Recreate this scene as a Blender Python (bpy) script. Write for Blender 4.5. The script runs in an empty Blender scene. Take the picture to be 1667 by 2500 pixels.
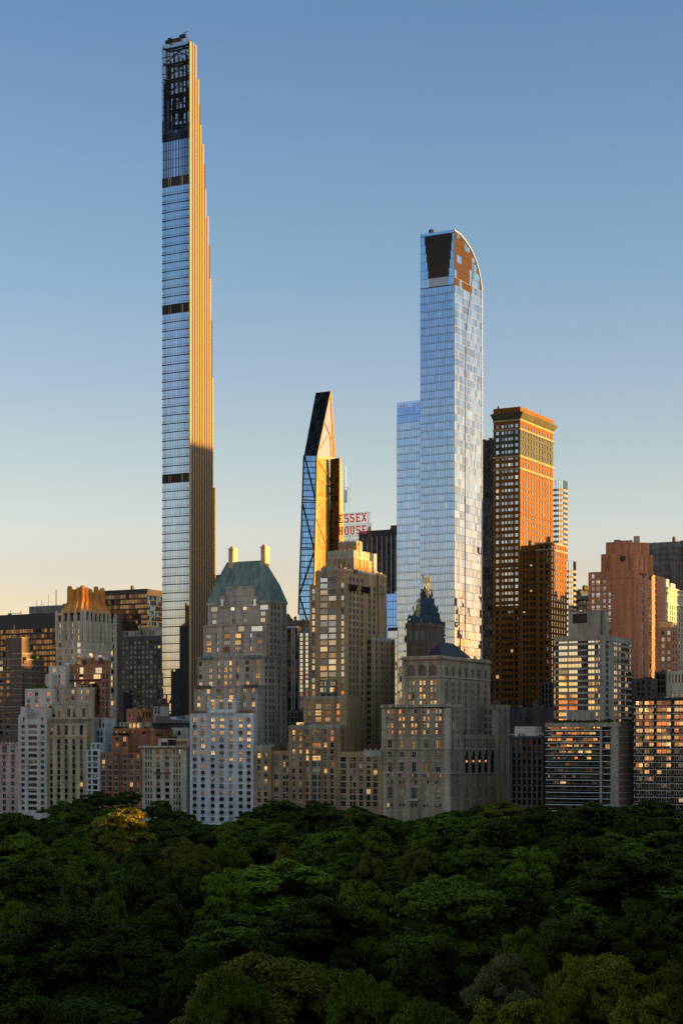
import bpy, math, random
import numpy as np
from mathutils import Vector

random.seed(7)
R = math.radians
# ------------------------------------------------------------------ camera, sky, sun, exposure
# World axes follow the street grid: +Y runs away from the park (south), +X runs west, Z up, metres.
F, CX, YH, H = 4450.0, 833.5, 1828.0, 37.0      # focal length / principal column / horizon row (photo px), eye height
TH = R(28.5)
CS, SN = math.cos(TH), math.sin(TH)
sc = bpy.context.scene
COL = sc.collection
camd = bpy.data.cameras.new('camera')
cam = bpy.data.objects.new('camera', camd)
COL.objects.link(cam)
cam.location = (0, 0, H)
cam.rotation_euler = (R(90), 0, TH)
camd.sensor_fit = 'HORIZONTAL'
camd.sensor_width = 36
camd.lens = 36 * F / 1667
camd.shift_y = (YH - 1250) / 1667
camd.clip_start, camd.clip_end = 1, 60000
sc.camera = cam

SUN_AZ, SUN_EL = R(19), R(5.5)                     # azimuth from +X towards +Y
sdir = Vector((math.cos(SUN_AZ) * math.cos(SUN_EL), math.sin(SUN_AZ) * math.cos(SUN_EL), math.sin(SUN_EL)))
w = bpy.data.worlds.new('World')
sc.world = w
w.use_nodes = True
wn, wl = w.node_tree.nodes, w.node_tree.links
bg = wn['Background']
sky = wn.new('ShaderNodeTexSky')
sky.sky_type = 'NISHITA'
sky.sun_disc = False
sky.sun_elevation = SUN_EL
sky.sun_rotation = R(90) - SUN_AZ
sky.air_density, sky.dust_density, sky.ozone_density = 1.0, 0.2, 1.0
bg.inputs[1].default_value = 0.15
# evening haze layer: the same all round, warm low down, clearing to blue with height
tc = wn.new('ShaderNodeTexCoord'); sxyz = wn.new('ShaderNodeSeparateXYZ'); ramp = wn.new('ShaderNodeValToRGB')
wl.new(tc.outputs['Generated'], sxyz.inputs[0]); wl.new(sxyz.outputs['Z'], ramp.inputs[0])
els = ramp.color_ramp.elements
els[0].position, els[0].color = 0.0, (0.65, 0.47, 0.495, 1)
els[1].position, els[1].color = 0.62, (1.0, 0.95, 0.88, 1)
for p_, c_ in ((0.0957, (0.611, 0.491, 0.593, 1)), (0.1178, (0.643, 0.550, 0.650, 1)), (0.1614, (0.590, 0.546, 0.614, 1)), (0.2041, (0.538, 0.514, 0.646, 1)), (0.26, (0.447, 0.510, 0.636, 1)), (0.3152, (0.425, 0.476, 0.638, 1)), (0.3764, (0.348, 0.443, 0.629, 1))):
    e_ = els.new(p_); e_.color = c_
vmul = wn.new('ShaderNodeVectorMath'); vmul.operation = 'MULTIPLY'
wl.new(sky.outputs[0], vmul.inputs[0]); wl.new(ramp.outputs[0], vmul.inputs[1]); wl.new(vmul.outputs[0], bg.inputs[0])
sund = bpy.data.lights.new('sun', 'SUN')
sun = bpy.data.objects.new('sun', sund)
COL.objects.link(sun)
sund.energy, sund.angle, sund.color = 4.3, R(0.5), (1.0, 0.57, 0.16)
sun.rotation_euler = sdir.to_track_quat('Z', 'Y').to_euler()
sc.view_settings.view_transform = 'Standard'
sc.view_settings.look = 'None'
sc.view_settings.gamma = 1
sc.view_settings.exposure = 1.6
sc.render.engine = 'CYCLES'
sc.cycles.use_denoising = True
sc.cycles.max_bounces = 6
sc.cycles.diffuse_bounces = 1
sc.cycles.glossy_bounces = 4
sc.cycles.caustics_reflective = False
sc.cycles.caustics_refractive = False

# ------------------------------------------------------------------ photo column/row -> place in the street grid
def U_on_V(px, V):
    k = (px - CX) / F
    return V / (k * SN + CS) * (k * CS - SN)
def V_on_U(px, U):
    k = (px - CX) / F
    return U / (k * CS - SN) * (k * SN + CS)
def depth(U, V): return -U * SN + V * CS
def Zat(py, U, V): return H + (YH - py) * depth(U, V) / F

# ------------------------------------------------------------------ materials
def newmat(name):
    m = bpy.data.materials.new(name)
    m.use_nodes = True
    return m, m.node_tree.nodes, m.node_tree.links, m.node_tree.nodes['Principled BSDF']

def masonry(name, col, var=0.42, rough=0.9, fine=0.25):
    m, n, l, b = newmat(name)
    geo = n.new('ShaderNodeNewGeometry')
    mp = n.new('ShaderNodeMapping'); mp.inputs['Scale'].default_value = (0.35, 0.35, 0.05)
    l.new(geo.outputs['Position'], mp.inputs[0])
    a = n.new('ShaderNodeTexNoise'); a.inputs['Scale'].default_value = 1; a.inputs['Detail'].default_value = 5
    l.new(mp.outputs[0], a.inputs[0])
    c = n.new('ShaderNodeTexNoise'); c.inputs['Scale'].default_value = 1.7; c.inputs['Detail'].default_value = 4
    l.new(geo.outputs['Position'], c.inputs[0])
    r1 = n.new('ShaderNodeMapRange'); r1.inputs['From Min'].default_value = .3; r1.inputs['From Max'].default_value = .7
    r1.inputs['To Min'].default_value = 1 - var; r1.inputs['To Max'].default_value = 1 + var * .5
    l.new(a.outputs[0], r1.inputs[0])
    r2 = n.new('ShaderNodeMapRange'); r2.inputs['From Min'].default_value = .3; r2.inputs['From Max'].default_value = .7
    r2.inputs['To Min'].default_value = 1 - fine; r2.inputs['To Max'].default_value = 1 + fine * .6
    l.new(c.outputs[0], r2.inputs[0])
    mp3 = n.new('ShaderNodeMapping'); mp3.inputs['Scale'].default_value = (.06, .06, 1.1)
    l.new(geo.outputs['Position'], mp3.inputs[0])
    e = n.new('ShaderNodeTexNoise'); e.inputs['Scale'].default_value = 1; e.inputs['Detail'].default_value = 3
    l.new(mp3.outputs[0], e.inputs[0])
    r3 = n.new('ShaderNodeMapRange'); r3.inputs['From Min'].default_value = .3; r3.inputs['From Max'].default_value = .7
    r3.inputs['To Min'].default_value = .86; r3.inputs['To Max'].default_value = 1.1
    l.new(e.outputs[0], r3.inputs[0])
    m0 = n.new('ShaderNodeMath'); m0.operation = 'MULTIPLY'
    l.new(r1.outputs[0], m0.inputs[0]); l.new(r3.outputs[0], m0.inputs[1])
    mu = n.new('ShaderNodeMath'); mu.operation = 'MULTIPLY'
    l.new(m0.outputs[0], mu.inputs[0]); l.new(r2.outputs[0], mu.inputs[1])
    vm = n.new('ShaderNodeVectorMath'); vm.operation = 'SCALE'; vm.inputs[0].default_value = col
    l.new(mu.outputs[0], vm.inputs['Scale'])
    l.new(vm.outputs[0], b.inputs['Base Color'])
    b.inputs['Roughness'].default_value = rough
    b.inputs['Specular IOR Level'].default_value = .2
    return m

def plain(name, col, rough=.6, metal=0.0, spec=.3):
    m, n, l, b = newmat(name)
    geo = n.new('ShaderNodeNewGeometry')
    a = n.new('ShaderNodeTexNoise'); a.inputs['Scale'].default_value = .9; a.inputs['Detail'].default_value = 4
    l.new(geo.outputs['Position'], a.inputs[0])
    r1 = n.new('ShaderNodeMapRange'); r1.inputs['To Min'].default_value = .75; r1.inputs['To Max'].default_value = 1.25
    l.new(a.outputs[0], r1.inputs[0])
    vm = n.new('ShaderNodeVectorMath'); vm.operation = 'SCALE'; vm.inputs[0].default_value = col
    l.new(r1.outputs[0], vm.inputs['Scale']); l.new(vm.outputs[0], b.inputs['Base Color'])
    b.inputs['Roughness'].default_value = rough
    b.inputs['Metallic'].default_value = metal
    b.inputs['Specular IOR Level'].default_value = spec
    return m

def rnd_nodes(n, l, seed):
    """one random colour per object and per mesh island"""
    oi = n.new('ShaderNodeObjectInfo'); geo = n.new('ShaderNodeNewGeometry')
    a = n.new('ShaderNodeMath'); a.operation = 'MULTIPLY'; a.inputs[1].default_value = 37.31
    l.new(oi.outputs['Random'], a.inputs[0])
    c = n.new('ShaderNodeMath'); c.operation = 'MULTIPLY_ADD'; c.inputs[1].default_value = 91.7
    l.new(geo.outputs['Random Per Island'], c.inputs[0]); l.new(a.outputs[0], c.inputs[2])
    d = n.new('ShaderNodeMath'); d.operation = 'ADD'; d.inputs[1].default_value = seed
    l.new(c.outputs[0], d.inputs[0])
    wn_ = n.new('ShaderNodeTexWhiteNoise'); wn_.noise_dimensions = '1D'
    l.new(d.outputs[0], wn_.inputs['W'])
    return wn_, geo

def glass(name, refl, tint=(1, 1, 1), tilt=.03, inside=(.02, .02, .022), lit=0.0, tintvar=0.0, tint2=None, blind=0.0, wave=0.0, rough=.015, frac2=.3):
    """reflective pane over a dark room: a share of mirror, a share of what is behind; every pane hangs a hair differently"""
    m, n, l, b = newmat(name)
    out = n['Material Output']
    w1, geo = rnd_nodes(n, l, 3.1)
    sub = n.new('ShaderNodeVectorMath'); sub.operation = 'SUBTRACT'; sub.inputs[1].default_value = (.5, .5, .5)
    l.new(w1.outputs['Color'], sub.inputs[0])
    scl = n.new('ShaderNodeVectorMath'); scl.operation = 'SCALE'; scl.inputs['Scale'].default_value = tilt
    l.new(sub.outputs[0], scl.inputs[0])
    add = n.new('ShaderNodeVectorMath'); add.operation = 'ADD'
    l.new(geo.outputs['Normal'], add.inputs[0]); l.new(scl.outputs[0], add.inputs[1])
    last = add
    if wave:
        tn = n.new('ShaderNodeTexNoise'); tn.inputs['Scale'].default_value = .22; tn.inputs['Detail'].default_value = 2
        l.new(geo.outputs['Position'], tn.inputs[0])
        s2 = n.new('ShaderNodeVectorMath'); s2.operation = 'SUBTRACT'; s2.inputs[1].default_value = (.5, .5, .5)
        l.new(tn.outputs['Color'], s2.inputs[0])
        s3 = n.new('ShaderNodeVectorMath'); s3.operation = 'SCALE'; s3.inputs['Scale'].default_value = wave
        l.new(s2.outputs[0], s3.inputs[0])
        a2 = n.new('ShaderNodeVectorMath'); a2.operation = 'ADD'
        l.new(add.outputs[0], a2.inputs[0]); l.new(s3.outputs[0], a2.inputs[1]); last = a2
    nor = n.new('ShaderNodeVectorMath'); nor.operation = 'NORMALIZE'
    l.new(last.outputs[0], nor.inputs[0])
    w2, _ = rnd_nodes(n, l, 11.7)
    gl = n.new('ShaderNodeBsdfGlossy'); gl.inputs['Roughness'].default_value = rough
    l.new(nor.outputs[0], gl.inputs['Normal'])
    if tint2 is not None:
        mx = n.new('ShaderNodeMix'); mx.data_type = 'RGBA'
        mx.inputs['A'].default_value = (*tint, 1); mx.inputs['B'].default_value = (*tint2, 1)
        st = n.new('ShaderNodeMath'); st.operation = 'LESS_THAN'; st.inputs[1].default_value = frac2
        l.new(w2.outputs['Value'], st.inputs[0]); l.new(st.outputs[0], mx.inputs['Factor'])
        l.new(mx.outputs['Result'], gl.inputs['Color'])
    else:
        gl.inputs['Color'].default_value = (*tint, 1)
    df = n.new('ShaderNodeBsdfDiffuse'); df.inputs['Color'].default_value = (*inside, 1)
    w3, _ = rnd_nodes(n, l, 23.9)
    if blind:
        mb_ = n.new('ShaderNodeMix'); mb_.data_type = 'RGBA'
        mb_.inputs['A'].default_value = (*inside, 1); mb_.inputs['B'].default_value = (.42, .39, .33, 1)
        tc = n.new('ShaderNodeTexCoord'); sx = n.new('ShaderNodeSeparateXYZ')
        l.new(tc.outputs['Generated'], sx.inputs[0])
        # blind drawn down to a random height in some of the panes
        mr = n.new('ShaderNodeMapRange'); mr.inputs['From Min'].default_value = 0; mr.inputs['From Max'].default_value = blind
        mr.inputs['To Min'].default_value = .1; mr.inputs['To Max'].default_value = 1.05; mr.clamp = False
        l.new(w3.outputs['Value'], mr.inputs[0])
        gt = n.new('ShaderNodeMath'); gt.operation = 'GREATER_THAN'
        l.new(sx.outputs['Z'], gt.inputs[0]); l.new(mr.outputs[0], gt.inputs[1])
        l.new(gt.outputs[0], mb_.inputs['Factor']); l.new(mb_.outputs['Result'], df.inputs['Color'])
    ms = n.new('ShaderNodeMixShader')
    if tintvar:
        rr = n.new('ShaderNodeMapRange'); rr.inputs['To Min'].default_value = refl - tintvar; rr.inputs['To Max'].default_value = refl + tintvar
        l.new(w2.outputs['Value'], rr.inputs[0]); l.new(rr.outputs[0], ms.inputs[0])
    else:
        ms.inputs[0].default_value = refl
    l.new(df.outputs[0], ms.inputs[1]); l.new(gl.outputs[0], ms.inputs[2])
    res = ms
    if lit:
        em = n.new('ShaderNodeEmission'); em.inputs['Color'].default_value = (1, .62, .25, 1)
        w4, _ = rnd_nodes(n, l, 51.3)
        th_ = n.new('ShaderNodeMath'); th_.operation = 'LESS_THAN'; th_.inputs[1].default_value = lit
        l.new(w4.outputs['Value'], th_.inputs[0])
        sm = n.new('ShaderNodeMath'); sm.operation = 'MULTIPLY'; sm.inputs[1].default_value = .2
        l.new(th_.outputs[0], sm.inputs[0]); l.new(sm.outputs[0], em.inputs['Strength'])
        ad = n.new('ShaderNodeAddShader'); l.new(ms.outputs[0], ad.inputs[0]); l.new(em.outputs[0], ad.inputs[1]); res = ad
    l.new(res.outputs[0], out.inputs[0])
    n.remove(b)
    return m

def leafmat(name, c1, c2):
    m, n, l, b = newmat(name)
    w1, geo = rnd_nodes(n, l, 1.3)
    oi = n.new('ShaderNodeObjectInfo')
    mx = n.new('ShaderNodeMix'); mx.data_type = 'RGBA'
    mx.inputs['A'].default_value = (*c1, 1); mx.inputs['B'].default_value = (*c2, 1)
    av = n.new('ShaderNodeMath'); av.operation = 'MULTIPLY_ADD'; av.inputs[1].default_value = .55
    ov = n.new('ShaderNodeMath'); ov.operation = 'MULTIPLY'; ov.inputs[1].default_value = .45
    l.new(oi.outputs['Random'], ov.inputs[0])
    l.new(w1.outputs['Value'], av.inputs[0]); l.new(ov.outputs[0], av.inputs[2])
    l.new(av.outputs[0], mx.inputs['Factor'])
    l.new(mx.outputs['Result'], b.inputs['Base Color'])
    b.inputs['Roughness'].default_value = .7
    b.inputs['Specular IOR Level'].default_value = .04
    tr = n.new('ShaderNodeBsdfTranslucent'); l.new(mx.outputs['Result'], tr.inputs['Color'])
    ms = n.new('ShaderNodeMixShader'); ms.inputs[0].default_value = .10
    l.new(b.outputs[0], ms.inputs[1]); l.new(tr.outputs[0], ms.inputs[2])
    l.new(ms.outputs[0], n['Material Output'].inputs[0])
    return m

M = dict(
    white=masonry('white_stone', (.80, .755, .715), .25), white2=masonry('white_brick', (.80, .67, .55), .28),
    pink=masonry('pink_stone', (.70, .47, .37)), tan=masonry('tan_stone', (.66, .49, .31)),
    brick=masonry('orange_brick', (.54, .22, .105)), brick2=masonry('red_brick', (.47, .19, .10)),
    pale=masonry('pale_stone', (.70, .57, .41)), grey=masonry('grey_brown_brick', (.56, .455, .36)),
    essex=masonry('tan_brick', (.50, .315, .16)), essexlight=masonry('light_terracotta', (.52, .44, .34)),
    nyac=masonry('brown_stone', (.47, .34, .22)), quoin=masonry('light_quoin', (.61, .50, .36)),
    nbrick=masonry('dark_brown_brick', (.22, .15, .11)),
    carn=masonry('carnegie_brick', (.27, .105, .018), .25), carntrim=masonry('buff_trim', (.55, .36, .20), .2), carndark=masonry('dark_green_tile', (.12, .115, .07), .3),
    redtower=masonry('rose_brick', (.74, .275, .135), .28), concrete=masonry('concrete', (.48, .385, .28)),
    spandrel=masonry('brown_spandrel', (.11, .09, .075)), brown=masonry('brown_brick', (.20, .135, .10)),
    darkstone=masonry('dark_stone', (.13, .11, .10)), purple=masonry('purple_brick', (.17, .115, .11)),  # darkstone: dark grey-brown stone tone
    slab=masonry('grey_rib', (.26, .235, .22)), mullblk=plain('black_metal', (.012, .012, .013), .45, .0, .4),
    bronze=plain('dark_bronze', (.07, .05, .035), .4, .3), steel=plain('dark_steel', (.02, .018, .018), .5, .3),
    terracotta=plain('white_terracotta', (.52, .35, .14), .38, .0, .5), bronzefin=plain('bronze_filigree', (.05, .024, .010), .5, .2),
    copper=None, gold=None, roof=plain('tar_roof', (.07, .065, .06), .95), slate=plain('dark_slate', (.018, .02, .024), .55),
    frame_w=plain('white_frame', (.5, .48, .45), .5), frame_d=plain('dark_frame', (.03, .028, .026), .5), frame_b=plain('brown_frame', (.11, .08, .06), .5),
    red=plain('red_enamel', (.78, .03, .03), .4), bark=plain('bark', (.05, .038, .028), .95), alu=plain('aluminium', (.45, .46, .48), .35, .8),
    whitepaint=plain('white_paint', (.7, .7, .7), .5), yellowstrip=plain('golden_metal', (.6, .38, .12), .4, .6),
    g_old=glass('window_glass', .31, (.95, .97, 1), .045, inside=(.010, .010, .011), blind=.24, lit=.006, tintvar=.30),
    g_band=glass('balcony_glass', .52, (1, .95, .88), .03, tintvar=.34, blind=.12, lit=.01),
    g_indigo=glass('indigo_curtain_glass', .92, (.24, .33, .60), .012, tintvar=.05, wave=.02),
    g_side=glass('shaded_window_glass', .16, (.9, .95, 1), .03, inside=(.006, .006, .007), tintvar=.12, lit=.006),
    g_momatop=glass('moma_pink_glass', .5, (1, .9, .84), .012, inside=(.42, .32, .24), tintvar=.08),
    g_small=glass('small_window_glass', .38, (.9, .95, 1), .03, tintvar=.25, lit=.012),
    g_tower=glass('clear_curtain_glass', .92, (.44, .51, .61), .012, tintvar=.06, wave=.02),
    g_one=glass('blue_curtain_glass', .93, (.33, .44, .62), .014, tintvar=.07, wave=.02, tint2=(.42, .51, .64), frac2=.35),
    g_oneside=glass('patchwork_glass', .92, (.98, .83, .72), .06, tint2=(.78, .66, .56), frac2=.4, wave=.07, tintvar=.12),  # warm glow of the western sky is put into the tint
    g_blue=glass('deep_blue_glass', .9, (.16, .36, .95), .01), g_black=glass('black_glass', .14, (.6, .6, .7), .02, inside=(.006, .006, .008), tintvar=.08),
    g_bronze=glass('bronze_glass', .11, (.95, .62, .34), .02, inside=(.03, .018, .01), tintvar=.12),
    g_darkblue=glass('dark_blue_glass', .07, (.55, .75, 1), .03, inside=(.008, .012, .02), tintvar=.06, lit=.012), g_dark=glass('unlit_glass', .03, (.6, .6, .7), .02, inside=(.004, .004, .005), tintvar=.02),
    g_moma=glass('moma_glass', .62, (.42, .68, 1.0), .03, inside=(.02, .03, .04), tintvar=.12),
    g_momasun=glass('moma_sunlit_glass', .35, (1, .8, .5), .02, inside=(.55, .36, .14), tintvar=.15),  # low-sun gold is put into these west panes' colour
    g_pale=glass('pale_glass', .7, (.9, .95, .9), .02, tintvar=.1),
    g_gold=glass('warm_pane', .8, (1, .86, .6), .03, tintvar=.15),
    louvre=plain('bronze_louvre', (.13, .068, .030), .5, .2),
)
def patina(name, c1, c2, vert=(.5, .5, .06)):
    m, n, l, b = newmat(name)
    geo = n.new('ShaderNodeNewGeometry')
    mp = n.new('ShaderNodeMapping'); mp.inputs['Scale'].default_value = vert
    l.new(geo.outputs['Position'], mp.inputs[0])
    a = n.new('ShaderNodeTexNoise'); a.inputs['Scale'].default_value = 1; a.inputs['Detail'].default_value = 6
    l.new(mp.outputs[0], a.inputs[0])
    r1 = n.new('ShaderNodeMapRange'); r1.inputs['From Min'].default_value = .35; r1.inputs['From Max'].default_value = .65
    l.new(a.outputs[0], r1.inputs[0])
    mx = n.new('ShaderNodeMix'); mx.data_type = 'RGBA'
    mx.inputs['A'].default_value = (*c1, 1); mx.inputs['B'].default_value = (*c2, 1)
    l.new(r1.outputs[0], mx.inputs['Factor']); l.new(mx.outputs['Result'], b.inputs['Base Color'])
    b.inputs['Roughness'].default_value = .85
    b.inputs['Specular IOR Level'].default_value = .1
    return m
M['copper'] = patina('verdigris_copper', (.135, .18, .155), (.25, .305, .265))
M['gold'] = patina('ochre_tile', (.60, .22, .045), (.74, .31, .07), (.3, .3, .2))
M['ground'] = patina('park_ground', (.010, .014, .006), (.022, .027, .010), (.05, .05, .05)); M['ground'].node_tree.nodes['Principled BSDF'].inputs['Specular IOR Level'].default_value = 0
M['asphalt'] = plain('asphalt', (.05, .05, .05), .9)
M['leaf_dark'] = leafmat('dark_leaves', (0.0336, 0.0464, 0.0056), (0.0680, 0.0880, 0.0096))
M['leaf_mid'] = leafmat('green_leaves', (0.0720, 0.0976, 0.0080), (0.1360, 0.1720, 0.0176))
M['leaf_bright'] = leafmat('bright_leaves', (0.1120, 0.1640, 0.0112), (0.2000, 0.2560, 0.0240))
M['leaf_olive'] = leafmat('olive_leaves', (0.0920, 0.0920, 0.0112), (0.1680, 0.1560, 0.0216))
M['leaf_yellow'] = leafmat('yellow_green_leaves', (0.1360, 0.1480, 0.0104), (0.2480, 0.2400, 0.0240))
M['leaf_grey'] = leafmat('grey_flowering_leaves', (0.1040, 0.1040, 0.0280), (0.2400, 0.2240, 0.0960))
M['leaf_gold'] = leafmat('sunlit_leaves', (.20, .16, .016), (.34, .25, .03))  # sunlight's gold is mixed into this tree's leaf colour

# ------------------------------------------------------------------ mesh helpers
class MB:
    def __init__(s): s.v, s.f, s.m = [], [], []
    def quad(s, a, b, c, d, mi=0):
        i = len(s.v); s.v += [a, b, c, d]; s.f.append((i, i + 1, i + 2, i + 3)); s.m.append(mi)
    def poly(s, pts, mi=0):
        i = len(s.v); s.v += list(pts); s.f.append(tuple(range(i, i + len(pts)))); s.m.append(mi)
    def box(s, x0, x1, y0, y1, z0, z1, mi=0, bottom=True):
        i = len(s.v)
        s.v += [(x0, y0, z0), (x1, y0, z0), (x1, y1, z0), (x0, y1, z0), (x0, y0, z1), (x1, y0, z1), (x1, y1, z1), (x0, y1, z1)]
        fs = [(0, 1, 5, 4), (1, 2, 6, 5), (2, 3, 7, 6), (3, 0, 4, 7), (4, 5, 6, 7)] + ([(3, 2, 1, 0)] if bottom else [])
        for f in fs: s.f.append(tuple(i + k for k in f)); s.m.append(mi)
    def prism(s, pts, z0, z1, mi=0, top=True):
        n = len(pts); i = len(s.v)
        s.v += [(p[0], p[1], z0) for p in pts] + [(p[0], p[1], z1) for p in pts]
        for k in range(n):
            j = (k + 1) % n
            s.f.append((i + k, i + j, i + n + j, i + n + k)); s.m.append(mi)
        if top: s.f.append(tuple(i + n + k for k in range(n))); s.m.append(mi)
    def loft(s, rings, mi=0, cap=True):
        n = len(rings[0]); i = len(s.v)
        for r in rings: s.v += list(r)
        for a in range(len(rings) - 1):
            for k in range(n):
                j = (k + 1) % n
                s.f.append((i + a * n + k, i + a * n + j, i + (a + 1) * n + j, i + (a + 1) * n + k)); s.m.append(mi)
        if cap: s.f.append(tuple(i + (len(rings) - 1) * n + k for k in range(n))); s.m.append(mi)
    def tube(s, p, q, r, r2=None, n=6, mi=0):
        p, q = Vector(p), Vector(q); d = (q - p).normalized()
        a = d.orthogonal().normalized(); b = d.cross(a); r2 = r if r2 is None else r2
        r0 = [tuple(p + (a * math.cos(t) + b * math.sin(t)) * r) for t in [2 * math.pi * k / n for k in range(n)]]
        r1 = [tuple(q + (a * math.cos(t) + b * math.sin(t)) * r2) for t in [2 * math.pi * k / n for k in range(n)]]
        s.loft([r0, r1], mi)
    def bar(s, p, q, t, mi=0): s.tube(p, q, t * .7, n=4, mi=mi)
    def mesh(s, name, mats):
        me = bpy.data.meshes.new(name)
        me.from_pydata(s.v, [], s.f)
        for m in mats: me.materials.append(m)
        if len(mats) > 1: me.polygons.foreach_set('material_index', s.m)
        me.update()
        return me
    def build(s, name, mats, parent=None, off=None, label=None, kind=None):
        if not isinstance(mats, (list, tuple)): mats = [mats]
        if parent is not None and off is None: off = parent.location
        if off is not None: s.v = [(a - off[0], b - off[1], c - off[2]) for a, b, c in s.v]
        o = bpy.data.objects.new(name, s.mesh(name, mats))
        COL.objects.link(o)
        if parent is not None: o.parent = parent
        if label: o['label'] = label
        if kind: o['kind'] = kind
        return o

def empty(name, loc, label, cat, group=None):
    o = bpy.data.objects.new(name, None); COL.objects.link(o)
    o.location = loc; o.empty_display_size = 1
    o['label'] = label; o['category'] = cat
    if group: o['group'] = group
    return o

def inst(name, me, parent, loc, rz=0, label=None):
    o = bpy.data.objects.new(name, me); COL.objects.link(o)
    o.parent = parent; o.location = loc; o.rotation_euler = (0, 0, rz)
    if label: o['label'] = label
    return o

WIN = {}
def window_mesh(wd, h, nv, nh, fr, gl, sill=None):
    key = (round(wd, 2), round(h, 2), nv, nh, fr, gl, sill)
    if key in WIN: return WIN[key]
    mb = MB(); t = min(.085, wd * .055); a = wd / 2
    def vb(x0, x1, z0, z1, y):   # bar: front + two sides
        mb.quad((x0, y, z0), (x1, y, z0), (x1, y, z1), (x0, y, z1), 1)
        if x1 - x0 < z1 - z0:
            mb.quad((x0, 0, z0), (x0, y, z0), (x0, y, z1), (x0, 0, z1), 1); mb.quad((x1, y, z0), (x1, 0, z0), (x1, 0, z1), (x1, y, z1), 1)
        else:
            mb.quad((x0, y, z1), (x1, y, z1), (x1, 0, z1), (x0, 0, z1), 1); mb.quad((x0, 0, z0), (x1, 0, z0), (x1, y, z0), (x0, y, z0), 1)
    mb.quad((-a, 0, 0), (a, 0, 0), (a, 0, h), (-a, 0, h), 0)
    vb(-a, -a + t, 0, h, -.09); vb(a - t, a, 0, h, -.09)
    vb(-a + t, a - t, 0, t, -.088); vb(-a + t, a - t, h - t, h, -.088)
    for i in range(nv):
        x = -a + wd * (i + 1) / (nv + 1); vb(x - t * .45, x + t * .45, t, h - t, -.08)
    for i in range(nh):
        z = h * (i + 1) / (nh + 1); vb(-a + t, a - t, z - t * .45, z + t * .45, -.07)
    if sill is not None:
        mb.box(-a - .12, a + .12, -.5, -.3, -.22, -.02, 2)
    me = mb.mesh('window', [M[gl], M[fr]] + ([M[sill]] if sill else []))
    WIN[key] = me
    return me

def facade(mb, P, s0, s1, z0, z1, holes, dep, mi=0, flip=False):
    """wall sheet with real openings and reveals"""
    hs = [h for h in holes if h[1] > s0 and h[0] < s1 and h[3] > z0 and h[2] < z1]
    hs = [(max(a, s0 + .05), min(b, s1 - .05), max(c, z0 + .05), min(d, z1 - .05)) for a, b, c, d in hs]
    zc = sorted(set([z0, z1] + [h[2] for h in hs] + [h[3] for h in hs]))
    def q(a, b, c, d):
        mb.quad(*((d, c, b, a) if flip else (a, b, c, d)), mi)
    for za, zb in zip(zc, zc[1:]):
        if zb - za < 1e-4: continue
        zm = (za + zb) / 2
        row = sorted((h[0], h[1]) for h in hs if h[2] < zm < h[3])
        s = s0
        for a, b in row + [(s1, s1)]:
            if a > s + 1e-4: q(P(s, 0, za), P(a, 0, za), P(a, 0, zb), P(s, 0, zb))
            s = max(s, b)
    for a, b, c, d in hs:
        q(P(a, 0, c), P(a, -dep, c), P(a, -dep, d), P(a, 0, d)); q(P(b, -dep, c), P(b, 0, c), P(b, 0, d), P(b, -dep, d))
        q(P(a, 0, c), P(b, 0, c), P(b, -dep, c), P(a, -dep, c)); q(P(a, -dep, d), P(b, -dep, d), P(b, 0, d), P(a, 0, d))

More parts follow.
